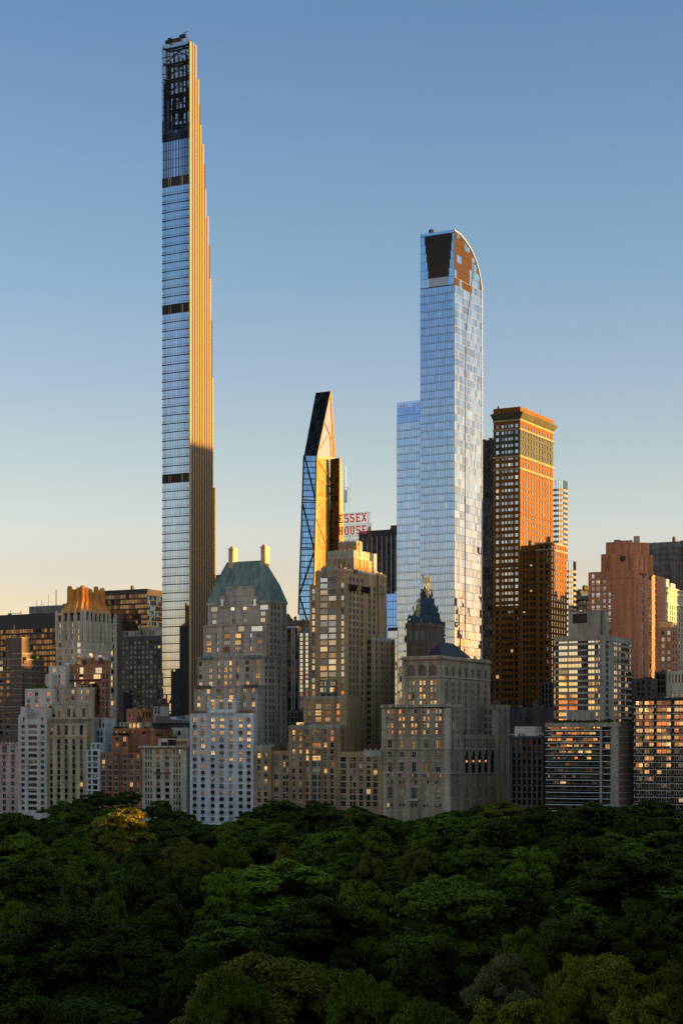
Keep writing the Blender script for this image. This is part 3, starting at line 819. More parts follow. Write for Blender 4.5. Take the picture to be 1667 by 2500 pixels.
# ------------------------------------------------------------------ tapered black and gold tower with diagonal braces
def tapered_tower():
    b = Bld('skyscraper', 'tapering black glass tower with sharp slanted peak and golden side crossed by diagonal braces', 1247, 772)
    V0 = 1247.0
    def pt(px, py, V): u = U_on_V(px, V); return Vector((u, V, Zat(py, u, V)))
    def gx(px, V): u = U_on_V(px, V); return Vector((u, V, 0))
    A = [pt(770.7, 958.5, 1270), pt(742, 1112, V0), pt(729, 1500, V0 - 4), gx(727, V0 - 6)]          # left edge
    B = [pt(806, 954.5, 1272), pt(773, 1112, V0), pt(764, 1500, V0 - 4), gx(763, V0 - 6)]            # near corner
    Uc = B[1][0]
    def side(px, py, U): v = V_on_U(px, U); return Vector((U, v, Zat(py, U, v)))
    C = [B[0] + Vector((0, .6, 0)), side(817, 1117, B[1][0] - .3), side(826, 1500, B[2][0] + 1), None]
    C[3] = Vector((C[2][0], C[2][1], 0))
    E = [a + Vector((0, (c - b_)[1], 0)) for a, b_, c in zip(A, B, C)]
    def faces(A, B, C, E, mats):
        for i in range(3):
            m_ = MB()
            m_.quad(A[i + 1], B[i + 1], B[i], A[i]); m_.build('north_wall', M[mats[0]], b.root)
            m_ = MB(); m_.quad(B[i + 1], C[i + 1], C[i], B[i]); m_.build('west_wall', M[mats[1]], b.root)
            m_ = MB(); m_.quad(C[i + 1], E[i + 1], E[i], C[i]); m_.quad(E[i + 1], A[i + 1], A[i], E[i]); m_.build('rear_wall', M['mullblk'], b.root)
        m_ = MB(); m_.quad(A[0], B[0], C[0], E[0]); m_.build('roof', M['mullblk'], b.root)
    for L in (A, B, C, E):
        for i in range(len(L)): L[i] = Vector(L[i])
    faces(A, B, C, E, ('mullblk', 'yellowstrip'))  # golden west wall and braces carry the low sun in their colour
    def tile(P00, P10, P11, P01, nx, nz, gl, gap, name, each, off):
        """panes on a quad: P00 bottom-left, P10 bottom-right, P11 top-right, P01 top-left"""
        nrm = (P10 - P00).cross(P01 - P00).normalized() * off
        f = lambda a, c: (P00 * (1 - a) + P10 * a) * (1 - c) + (P01 * (1 - a) + P11 * a) * c + nrm
        allm = MB()
        for j in range(nz):
            m_ = MB() if each else allm
            for i in range(nx):
                g, h = gap / nx, gap / nz
                m_.quad(*[tuple(f(a, c)) for a, c in (((i + g * nx * .5) / nx, (j + gap * .5) / nz), ((i + 1 - g * nx * .5) / nx, (j + gap * .5) / nz), ((i + 1 - g * nx * .5) / nx, (j + 1 - gap * .5) / nz), ((i + g * nx * .5) / nx, (j + 1 - gap * .5) / nz))])
            if each: m_.build(name, M[gl], b.root)
        if not each: allm.build(name, M[gl], b.root, kind='stuff')
        return f
    tile(A[1], B[1], B[0], A[0], 5, 11, 'g_dark', .10, 'window_band', True, .08)
    f1 = tile(A[2], B[2], B[1], A[1], 6, 27, 'g_moma', .16, 'window_band', True, .08)
    tile(A[3], B[3], B[2], A[2], 6, 20, 'g_moma', .16, 'panes', False, .08)
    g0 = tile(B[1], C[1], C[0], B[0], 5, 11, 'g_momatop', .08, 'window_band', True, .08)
    g1 = tile(B[2], C[2], C[1], B[1], 8, 27, 'g_momasun', .14, 'window_band', True, .08)
    def braces(fn, segs, t, mat, nrm):
        for a, c in segs:
            m_ = MB(); m_.bar(tuple(fn(*a) + nrm), tuple(fn(*c) + nrm), t); m_.build('brace', M[mat], b.root)
    nF = Vector((0, -.35, 0)); nW = Vector((.35, 0, 0))
    # north face zig-zags
    braces(f1, [((.05, 1), (1, .72)), ((0, .70), (1, .40)), ((1, .40), (0, .12)), ((0, .12), (.9, -.12)), ((0, .72), (1, .715)), ((0, .42), (1, .415)), ((0, 0), (0, 1)), ((1, 0), (1, 1))], .75, 'mullblk', nF)
    braces(f1, [((1, 0), (1, .999))], .9, 'yellowstrip', nW)
    braces(g0, [((0, 0), (0, 1)), ((.92, 0), (.5, .97)), ((0, .06), (.72, .36)), ((.0, .52), (.9, .26)), ((.72, .36), (.78, 0)), ((1, 0), (1, .97))], .55, 'yellowstrip', nW)
    braces(g1, [((0, .98), (.92, .82)), ((0, .86), (.92, .80)), ((.92, .80), (.05, .66)), ((.92, .80), (.65, .5)), ((.05, .60), (.6, .40)), ((.55, .56), (.95, .28)), ((0, .40), (.9, .55))], .6, 'yellowstrip', nW)
    # lower slab on the west with its own slanted edge
    V2 = V_on_U(812, Uc) - 6
    A2 = [pt(806, 1121, V2), pt(806, 1300, V2), pt(806, 1500, V2 - 1), gx(806, V2 - 1)]
    B2 = [pt(830, 1117, V2), pt(830, 1300, V2), pt(828, 1500, V2 - 1), gx(828, V2 - 1)]
    C2 = [side(832.5, 1120, B2[0][0]), side(838, 1260, B2[1][0]), side(846, 1500, B2[2][0]), None]
    C2 = [Vector(c) if c is not None else None for c in C2]; C2[3] = Vector((C2[2][0], C2[2][1], 0))
    A2 = [Vector(v) for v in A2]; B2 = [Vector(v) for v in B2]
    E2 = [a + Vector((0, (c - b_)[1], 0)) for a, b_, c in zip(A2, B2, C2)]
    faces(A2, B2, C2, E2, ('mullblk', 'yellowstrip'))
    tile(A2[1], B2[1], B2[0], A2[0], 4, 12, 'g_dark', .1, 'window_band', True, .08)
    tile(A2[2], B2[2], B2[1], A2[1], 4, 14, 'g_dark', .14, 'window_band', True, .08)
    m_ = MB(); m_.bar(tuple(B2[2] + nF), tuple(B2[0] + nF), .8); m_.build('edge_trim', M['yellowstrip'], b.root)
    b.done()
tapered_tower()

# ------------------------------------------------------------------ far pale glass spire tower
def spire_tower():
    V = 1750.0
    b = Bld('skyscraper', 'far pale glass tower with thin needle mast behind the red rooftop sign', V, 857)
    U1 = b.U; U0 = U_on_V(834, V); V1 = V_on_U(874, U1)
    zt = Zat(1199, U1, V); m_ = MB()
    tp = [(U0 + 3, V + 2, zt + 3), (U1 - 2, V, zt), (U1 - 1, V1, zt - 9), (U0 + 3, V1, zt - 6)]
    m_.loft([[(U0, V, 0), (U1, V, 0), (U1, V1, 0), (U0, V1, 0)], tp], 0); m_.build('wall', M['g_pale'], b.root)
    x = U_on_V(843, V + 10); m_ = MB(); m_.tube((x, V + 10, zt - 20), (x, V + 10, Zat(1136, x, V + 10)), 1.7, .5, 8); m_.build('mast', M['whitepaint'], b.root)
    m_ = MB()
    for i in range(7):
        a = U0 + 2 + (U1 - U0 - 3) * i / 6; m_.bar((a, V + 1, zt - 12), (a, V + 1, zt + 6), .35)
    m_.bar((U0 + 2, V + 1, zt + 6), (U1 - 1, V + 1, zt + 2.5), .4); m_.build('crown_lattice', M['alu'], b.root)
spire_tower()
# ------------------------------------------------------------------ far and middle office blocks
b = Bld('office_building', 'long black office slab with rooftop masts at far left behind the gold crown', 1080, 142, mat='mullblk')
k = b.blk(-90, 142, None, 1496, d=40); curtain(k, 'F', 2.6, 4.2, 'g_bronze', 'mullblk', top=k.z(1531), bot=k.z(1700), each=True, mw=.35, sp=1.5)
k2 = b.blk(71, 160, None, 1477, V=1086, d=20, yb=1500, mat='slab')
mb = MB(); p = k
for px in (24, 44): 
    x = U_on_V(px, 1082); z = k.z1; mb.bar((x, 1084, z), (x + (1.2 if px == 44 else -1.2), 1084, z + 3.5), .25)
mb.bar((U_on_V(22, 1082), 1084, k.z1 + 1), (U_on_V(46, 1082), 1084, k.z1 + 1.3), .3); mb.build('cleaning_rig', M['steel'], b.root)
mb = MB()
for px, h in ((86, 5), (96, 5), (114, 9), (132, 12), (134, 12)):
    x = U_on_V(px, 1088); mb.bar((x, 1090, k2.z1), (x + (.6 if px == 96 else 0), 1090, k2.z1 + h), .2)
mb.build('antenna', M['steel'], b.root)
b.done()

b = Bld('office_building', 'bronze glass office tower with dark roof band between gold crown and tallest tower', 1130, 359, mat='bronze')
k = b.blk(250, 359, 420, 1438); curtain(k, 'F', 2.7, 3.9, 'g_bronze', 'mullblk', top=k.z(1448), bot=k.z(1700), mw=.25, sp=1.3)
curtain(k, 'S', 3.0, 3.9, 'g_gold', 'mullblk', top=k.z(1452), bot=k.z(1700), mw=.25, sp=.7)  # sunlit gold of this side is put into the pane tint
b.box('roof_band', k.U0 - .2, k.U1 + .2, k.V0 - .2, k.V0 + 3, k.z1 - 2.2, k.z1 + .2, 'mullblk')
b.done()

b = Bld('office_building', 'dark blue gridded office block left of the tallest tower base', 935, 430, mat='darkstone')
k = b.blk(292, 430, None, 1536, d=30)
k.win('F', [300 + i * 9.8 for i in range(13)], 2.0, (1566, 1760, 17), 1.75, 1, 0, each=True, gl='g_darkblue', fr='mullblk')
curtain(k, 'F', 2.2, 3.0, 'g_darkblue', 'alu', top=k.z1 - .4, bot=k.z1 - 3.6, mw=.12, sp=.2)
b.box('mechanical_box', k.U0 + 10, k.U1 - 2, k.V0 + 6, k.V0 + 16, k.z1 - .8, k.z1 + 2.2, 'concrete')
b.done()

b = Bld('office_building', 'sliver of dark stepped office block between tallest tower and green roof', 1000, 560, mat='brown')
k = b.blk(505, 560, None, 1409, d=30); b.blk(527, 560, None, 1402, V=1004, d=10, yb=1420)
k.win('F', [527 + i * 6 for i in range(5)], 1.0, (1422, 1600, 14), 1.6, 0, 0, each=False, gl='g_small'); b.done()

b = Bld('office_building', 'black office tower with white vertical stripes left of blue mirror tower', 1050, 990, mat='mullblk')
k = b.blk(876, 990, None, 1290, d=40)
curtain(k, 'F', 2.75, 4.0, 'g_dark', 'mullblk', top=k.z(1308), bot=k.z(1560), mw=.2, sp=1.2)
for i in range(9):
    x = U_on_V(886 + i * 11.6, 1050); b.box('stripe', x - .16, x + .16, 1049.5, 1049.85, k.z(1600), k.z(1306), 'whitepaint')
for i in (1, 4, 7):
    x = U_on_V(892 + i * 11.6, 1050); b.box('dark_bay', x - 1.0, x + 1.0, 1049.7, 1049.84, k.z(1600), k.z(1300), 'mullblk')
b.box('roof_house', U_on_V(950, 1050), U_on_V(975, 1050), 1052, 1060, k.z1 - .8, k.z1 + 2.8, 'brown'); b.done()

b = Bld('office_building', 'narrow black office slab with pale vertical lines between green roof and stepped hotel', 1000, 726, mat='mullblk')
k = b.blk(688, 726, 737, 1530)
for px in (713, 719): 
    x = U_on_V(px, 1000); b.box('stripe', x - .18, x + .18, 999.6, 999.9, 20, k.z(1532), 'whitepaint')
b.box('cornice', k.U0, k.U1 + .2, 999.5, 999.9, k.z1 - .5, k.z1 + .1, 'whitepaint')
curtain(k, 'F', 2.4, 4, 'g_dark', 'mullblk', top=k.z1 - 1, bot=k.z(1800), each=False, mw=.3, sp=.6, out=.07); b.done()

b = Bld('office_building', 'narrow pale grey office block with yellowish glass beside the black slab', 960, 775, mat='slab')
k = b.blk(728, 775, None, 1538, d=20)
k.win('F', [735, 748.5, 762], 2.1, (1549, 1790, 24), 2.0, 2, 0, gl='g_pale', fr='alu'); b.box('roof_house', U_on_V(740, 960), U_on_V(768, 960), 962, 970, k.z1 - .8, k.z1 + 2.6, 'copper'); b.done()

b = Bld('office_building', 'low brown block peeking above the narrow black slab', 1100, 745, mat='brown')
k = b.blk(690, 745, None, 1514, d=20); mb = MB(); x = U_on_V(703, 1104); mb.tube((x, 1104, k.z1 - 1), (x, 1104, k.z1 + 4), 1.5, 1.5, 10); mb.tube((x, 1104, k.z1 + 4), (x, 1104, k.z1 + 5.5), 1.6, .1, 10); mb.build('water_tank', M['brown'], b.root); b.done()

# black slab beside the blue tower
b = Bld('skyscraper', 'plain black glass tower in shade between blue mirror tower and orange brick tower', 1010, 1225, mat='mullblk')
k = b.blk(1150, 1225, None, 1071, d=25)
curtain(k, 'F', 1.6, 3.8, 'g_dark', 'mullblk', top=k.z1 - 1, bot=k.z(1700), each=False, mw=.2, sp=.9)
b.box('roof_house', U_on_V(1190, 1010), U_on_V(1198, 1010), 1012, 1020, k.z1 - .8, k.z1 + 1.5, 'mullblk'); b.done()

# ------------------------------------------------------------------ orange brick tower (sunlit)
def brick_tower():
    b = Bld('skyscraper', 'tall orange brick tower with flaring cornice, its west side blazing in low sun', 959, 1269.5, mat='carn')
    k = b.blk(1204.4, 1269.5, 1350, 1000)
    pf = dict(each=True, fr='frame_b', gl='g_old', dep=.25)
    rows = [1037.5 + 15.75 * i for i in range(44)]
    pf = dict(each=True, fr='frame_b', gl='g_small', dep=.25)
    k.win('F', [1213.7, 1260.5], 1.9, rows, 1.9, 0, 1, skip=(), **pf)
    k.win('F', [1226.5, 1234.5, 1242.5, 1249], 1.35, rows, 1.7, 0, 0, **pf)
    sc_ = [1275.3 + 6.68 * i for i in range(11)]
    def srow(y0, n): return [y0 + 15.75 * i for i in range(n)]
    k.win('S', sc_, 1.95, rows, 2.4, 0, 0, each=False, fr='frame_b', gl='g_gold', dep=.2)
    z = k.z
    # buff belts, dark tiled crown zone
    for py, h in ((1024, 1.0), (1046.5, .8), (1113, 1.0), (1143, 1.0)): k.band(py, h, .35, 'carntrim', 'belt_course')
    for py in (1250, 1382, 1480, 1578, 1690): k.band(py, .9, .25, 'carn', 'belt_course')
    for (p0, p1) in ((1005, 1021), (1049, 1110)):
        # tiled panels between the windows, standing 6 cm proud
        mb = MB()
        za, zb = z(p1), z(p0)
        holesF = [h for h in k.hF]; holesS = [h for h in k.hS]
        facade(mb, lambda a, o, zz: (a, k.V0 - .06 - o, zz), k.U0, k.U1 + .06, za, zb, holesF, .05)
        facade(mb, lambda a, o, zz: (k.U1 + .06 + o, a, zz), k.V0 - .06, k.V1, za, zb, holesS, .05)
        mb.build('tile_band', M['carndark'], b.root)
    # flaring cornice brackets
    mb = MB(); zt = k.z1
    ins = [(k.U0 - .3, k.V0 - .3), (k.U1 + .3, k.V0 - .3), (k.U1 + .3, k.V1 + .3), (k.U0 - .3, k.V1 + .3)]
    outr = [(k.U0 - 1.3, k.V0 - 1.5), (k.U1 + 2.2, k.V0 - 1.5), (k.U1 + 2.2, k.V1 + 2.0), (k.U0 - 1.3, k.V1 + 2.0)]
    mb.loft([[(x, y, zt - 4.8) for x, y in ins], [(x, y, zt - 1.8) for x, y in outr], [(x, y, zt - 1.3) for x, y in outr]])
    mb.build('cornice', M['carndark'], b.root)
    mb = MB(); mb.box(k.U0 - .1, k.U1 + .12, k.V0 - .1, k.V1 + .1, zt - 1.35, zt + 1.8); mb.build('parapet', M['carn'], b.root)
    mb = MB()
    for q in range(5):
        y = k.V0 + (k.V1 - k.V0) * (q + .5) / 5; mb.bar((k.U1 - 2, y, zt), (k.U1 - 2, y, zt + (6 if q == 3 else 3)), .12)
    mb.build('antenna', M['steel'], b.root)
    # small light studs beside the openings
    st = MB()
    for zr in k.rows(rows[8:]):
        for px in (1208, 1220, 1255, 1266):
            x = k.x(px); st.box(x - .28, x + .28, k.V0 - .1, k.V0 - .005, zr - .28, zr + .28)
    st.build('studs', M['carntrim'], b.root, kind='stuff')
    # lower wing on the west
    U1w = U_on_V(1344.5, 940.0)
    V0w = 940.0
    kw = b.blk(1309, 1344.5, 1383.5, 1323, V=V0w)
    k2 = b.blk(1270, 1314, None, 1330, V=944, d=20)
    r2 = [1335 + 15.6 * i for i in range(26)]
    kw.win('F', [1320.5, 1334], 1.9, r2, 2.0, 0, 1, **pf)
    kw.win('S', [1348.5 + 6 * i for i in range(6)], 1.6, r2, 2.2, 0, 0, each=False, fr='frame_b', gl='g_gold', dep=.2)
    k2.win('F', [1279, 1287, 1296, 1304], 1.3, r2[1:], 2.0, 0, 0, each=False, fr='frame_b', gl='g_small')
    for py in (1325, 1341, 1390, 1486): kw.band(py, .8, .3, 'carntrim' if py < 1380 else 'carn', 'belt_course')
    b.done()
brick_tower()

# banded towers behind it
for nm, lab, V, xl, xc, xr, yt in (('office_building', 'curved banded glass and concrete tower rising right behind the orange brick tower', 1120, 1335, 1371, 1384, 1172),
                                   ('office_building', 'shorter banded glass and concrete tower just right of the orange brick tower', 1060, 1370, 1396, 1405, 1370)):
    b = Bld(nm, lab, V, xc, mat='concrete')
    U1 = b.U; U0 = U_on_V(xl, V); V1 = V_on_U(xr, U1); ch = 2.2
    zt = Zat(yt, U1, V)
    pts = lambda e: [(U0 - e, V - e), (U1 - ch, V - e), (U1 + e, V + ch), (U1 + e, V1 + e), (U0 - e, V1 + e)]
    mb = MB(); mb.prism(pts(0), 0, zt); mb.build('wall', M['g_pale'], b.root)
    z = zt - 7; i = 0
    slab = MB(); slab.prism(pts(.2), 0, 1.5); me = slab.mesh('floor_band', [M['concrete']])
    while z > 40:
        o = inst('floor_band', me, b.root, (-b.root.location[0], -b.root.location[1], z)); z -= 3.4
    mb = MB()
    pp = pts(.12)
    for (p, q) in zip(pp[:3], pp[1:4]):
        n = max(2, int((Vector(q) - Vector(p)).length / 1.7))
        for i in range(n + 1):
            x = p[0] + (q[0] - p[0]) * i / n; y = p[1] + (q[1] - p[1]) * i / n; mb.box(x - .1, x + .1, y - .1, y + .1, 40, zt + .6)
    mb.build('mullions', M['mullblk'], b.root, kind='stuff')
b = Bld('glass_building', 'low green glass penthouse block in the gap left of rose brick tower', 1080, 1450, mat='slab')
k = b.blk(1400, 1450, None, 1440, d=20); curtain(k, 'F', 2.3, 3.4, 'g_pale', 'copper', top=k.z1 - .3, bot=k.z(1462), mw=.2, sp=.3)
b.box('roof_slab', k.U0, k.U1, k.V0 - .5, k.V0 + .2, k.z(1466), k.z(1463), 'mullblk'); k.win('F', [1408, 1417, 1426, 1435], 1.5, [1470, 1481, 1492], 2.0, gl='g_small', each=False); b.done()

# ------------------------------------------------------------------ rose brick tower with round lobes
def rose_tower():
    V = 900.0
    b = Bld('apartment_tower', 'rose brick tower stepping up to a crown of rounded lobes on the right', V, 1550, mat='redtower')
    k = b.blk(1436, 1550, 1623, 1392); b.noclutter.add(k)
    rows = [1402 + 15.6 * i for i in range(20)]
    k.win('F', [1447, 1459.5, 1475, 1489], [1.5, 2.1, 1.6, 1.9], rows, 2.1, 1, 0, fr='frame_w', skip={(2, 0), (3, 0), (3, 1), (3, 2)})
    k.win('S', [1555, 1569.5, 1587, 1601], [2.8, 3.2, 4.4, 3.2], rows, 2.2, 1, 0, fr='frame_w', gl='g_side', each=True)
    for py in [1420 + 31 * i for i in range(9)]: k.band(py, .35, .08, 'redtower', 'belt_course')
    # lobes: vertical half-round shafts on front and crown
    def shaft(px, V_, r, yt, yb=None):
        x = U_on_V(px, V_); zt = Zat(yt, x, V_); mb = MB()
        pts = [(x + r * math.cos(t), V_ + r * math.sin(t)) for t in [2 * math.pi * i / 16 for i in range(16)]]
        mb.prism(pts, 0 if yb is None else Zat(yb, x, V_), zt)
        for q in range(4):
            zz = zt - 3 - q * 5.2
            mb.prism([(x + (r + .06) * math.cos(t), V_ + (r + .06) * math.sin(t)) for t in [2 * math.pi * i / 16 for i in range(16)]], zz - .22, zz)
        mb.build('round_shaft', M['redtower'], b.root)
    for px, yt, r in ((1506, 1371, 3.2), (1520, 1371, 3.4), (1534, 1420, 3.2)): shaft(px, V + 1.5, r, yt)
    kc = b.blk(1478, 1548, 1588, 1356, V=903); kd = b.blk(1488, 1546, 1577, 1327, V=906); b.noclutter |= {kc, kd}; kc.z0 = k.z1 - 2; kd.z0 = kc.z1 - 2
    for px in (1481, 1496, 1545): shaft(px, 904.5, 3.0, 1354)
    U1 = kc.U1
    for px in (1556, 1568, 1581):
        v = V_on_U(px, U1); x = U1; zt = Zat(1357, x, v); mb = MB()
        mb.prism([(x + 2.9 * math.cos(t), v + 2.9 * math.sin(t)) for t in [2 * math.pi * i / 16 for i in range(16)]], k.z1 - 1, zt); mb.build('round_shaft', M['redtower'], b.root)
    for px in (1491, 1503, 1516, 1530, 1543): shaft(px, 907.5, 2.6, 1325)
    for px in (1553, 1564, 1573):
        v = V_on_U(px, kd.U1); zt = Zat(1326, kd.U1, v); mb = MB()
        mb.prism([(kd.U1 + 2.4 * math.cos(t), v + 2.4 * math.sin(t)) for t in [2 * math.pi * i / 16 for i in range(16)]], k.z1 - 1, zt); mb.build('round_shaft', M['redtower'], b.root)
    for px, w_, h in ((1507, 1.9, 3.0), (1523, 1.7, 2.4), (1536, 1.7, 2.4), (1554, 1.6, 4.4)):
        x = U_on_V(px, 912); mb = MB(); mb.tube((x, 912, kd.z1 - 1), (x, 912, kd.z1 + h), w_, w_, 12); mb.build('water_tank', M['concrete'], b.root)
    mb = MB(); mb.box(U_on_V(1518, 900), U_on_V(1528, 900), 896.8, 898.6, Zat(1369, kc.U1, 900), Zat(1358, kc.U1, 900)); mb.build('dark_niche', M['mullblk'], b.root)
    # lower wing on the right
    kw = b.blk(1600, 1640, 1656, 1531, V=885)
    kw.win('F', [1618, 1632], 1.7, (1545, 1640, 7), 2.0, 1, 0, fr='frame_w'); kw.win('S', [1644, 1651], 1.8, (1545, 1640, 7), 2.0, 0, 0, fr='frame_w')
    b.box('roof_house', kw.U0 + 2, kw.U1 - 1, kw.V0 + 1.5, kw.V0 + 6, kw.z1 - 1, kw.z1 + 3, 'yellowstrip')
    b.done()
rose_tower()

b = Bld('office_building', 'wide grey ribbed office slab at far right behind rose brick tower', 1150, 1720, mat='slab')
k = b.blk(1570, 1720, None, 1318, d=40)
for i in range(40):
    x = k.U0 + (k.U1 - k.U0) * (i + .5) / 40
    b.box('rib', x - .26, x + .26, k.V0 - .55, k.V0 - .004, k.z(1600), k.z(1331), 'slab')
curtain(k, 'F', 3.0, 3.6, 'g_black', 'brown', top=k.z(1334), bot=k.z(1480), each=False, mw=.3, sp=1.5, out=.07)
for py in (1358, 1372): k.band(py, 1.0, .6, 'slab', 'belt_course', 'F')
b.done()

b = Bld('apartment_building', 'ornate cream building catching sun at right edge beside rose brick tower', 960, 1622, mat='pale', U=U_on_V(1622, 960))
k = b.blk(1600, 1622, 1700, 1432, V=960)
k.win('S', [1630 + 5.6 * i for i in range(8)], 1.7, (1480, 1640, 13), 2.2, 0, 0, each=False, fr='frame_w', gl='g_small')
for py in (1434, 1446, 1471): k.band(py, .8, .7, 'white2', 'cornice')
b.box('roof_house', k.U0 + 1, k.U1 - .5, k.V0 + 2, k.V0 + 9, k.z1 - 1, k.z1 + 4.5, 'white2'); b.box('roof_house', k.U0 + 2, k.U1 - 1, k.V0 + 14, k.V0 + 22, k.z1 - 1, k.z1 + 3, 'white2'); b.done()

# ------------------------------------------------------------------ concrete round-cornered apartment tower
def round_corner_tower():
    V = 778.0
    b = Bld('apartment_tower', 'concrete apartment tower with rounded corners and stacked window bands on the right', V, 1471, mat='spandrel')
    U1 = b.U; U0 = U_on_V(1346, V); V1 = V_on_U(1546, U1)
    zt = Zat(1551, U1, V); o = b.root.location
    def rr(e, r0=4.5):
        pts = []
        for cx, cy, a0 in ((U0 + r0, V + r0, 180), (U1 - 1.2, V + 1.2, 270), (U1 - 4.2, V1 - 4.2, 0), (U0 + r0, V1 - r0, 90)):
            r = 1.2 if a0 == 270 else (4.2 if a0 == 0 else r0)
            for i in range(5):
                t = R(a0 + 90 * i / 4); pts.append((cx + (r + e) * math.cos(t), cy + (r + e) * math.sin(t)))
        return pts
    mb = MB(); mb.prism(rr(0), 0, zt - 2.5); mb.build('wall', M['spandrel'], b.root)
    pitch = (Zat(1561, U1, V) - Zat(1763, U1, V)) / 13.5
    slab = MB(); slab.prism([(x - o[0], y - o[1]) for x, y in rr(.35)], 0, .95); me = slab.mesh('floor_slab', [M['concrete']])
    top = MB(); top.prism(rr(.35), zt - 2.4, zt); top.build('parapet', M['concrete'], b.root)
    zc = Zat(1557, U1, V)
    n = int((zc - 20) / pitch)
    for i in range(n): inst('floor_slab', me, b.root, (0, 0, zc - (i + 1) * pitch - .45))
    wm = {}
    for i in range(n):
        z = zc - i * pitch - pitch + .56; h = pitch - 1.02
        for px, wd, nv in ((1354, 1.0, 0), (1374.5, 4.4, 2), (1399, 4.4, 2), (1443.5, 3.2, 1), (1456.5, 1.3, 0), (1463, 1.1, 0)):
            if i in (3, 4) and px == 1399: wd, nv = 6.6, 3; px = 1403
            inst('window', window_mesh(wd, h, nv, 0, 'frame_d', 'g_pale' if nv else 'g_old'), b.root, (U_on_V(px, V) - o[0], -.08, z))
        for px, wd, nv in ((1502, 4.6, 1), (1512, 3.6, 1), (1529, 4.4, 1), (1538, 2.6, 0)):
            inst('window', window_mesh(wd, h, nv, 0, 'frame_d', 'g_old'), b.root, (.08, V_on_U(px, U1) - o[1], z), math.pi / 2)
    for p0, p1 in ((1472, 1476), (1483.5, 1496)):
        b.box('pier', U1 - .3, U1 + .5, V_on_U(p0, U1), V_on_U(p1, U1), 0, zt - .05, 'concrete')
    b.box('pier', U1 - 1.2, U1 + .52, V - .5, V + .9, 0, zt - .1, 'concrete')
    # mechanical house with dark louvre
    Vm = V + 7; a0, a1 = U_on_V(1387, Vm), U_on_V(1463, Vm); zm = Zat(1491, a1, Vm)
    b.box('mechanical_house', a0, a1, Vm, Vm + 12, zt - 2.4, zm, 'concrete')
    l0, l1 = U_on_V(1398, Vm), U_on_V(1432, Vm); mb = MB()
    zl0, zl1 = Zat(1520, a1, Vm), Zat(1497, a1, Vm)
    mb.box(l0, l1, Vm - .1, Vm - .01, zl0, zl1, 0)
    q = l0
    while q < l1: mb.box(q, q + .15, Vm - .25, Vm - .105, zl0, zl1, 1); q += .45
    mb.build('louvre', [M['mullblk'], M['bronze']], b.root)
    b.box('chimney', a1 + .5, a1 + 1.6, Vm + 2, Vm + 4, zt - 2.4, zm + 1.2, 'concrete')
    b.done()
round_corner_tower()

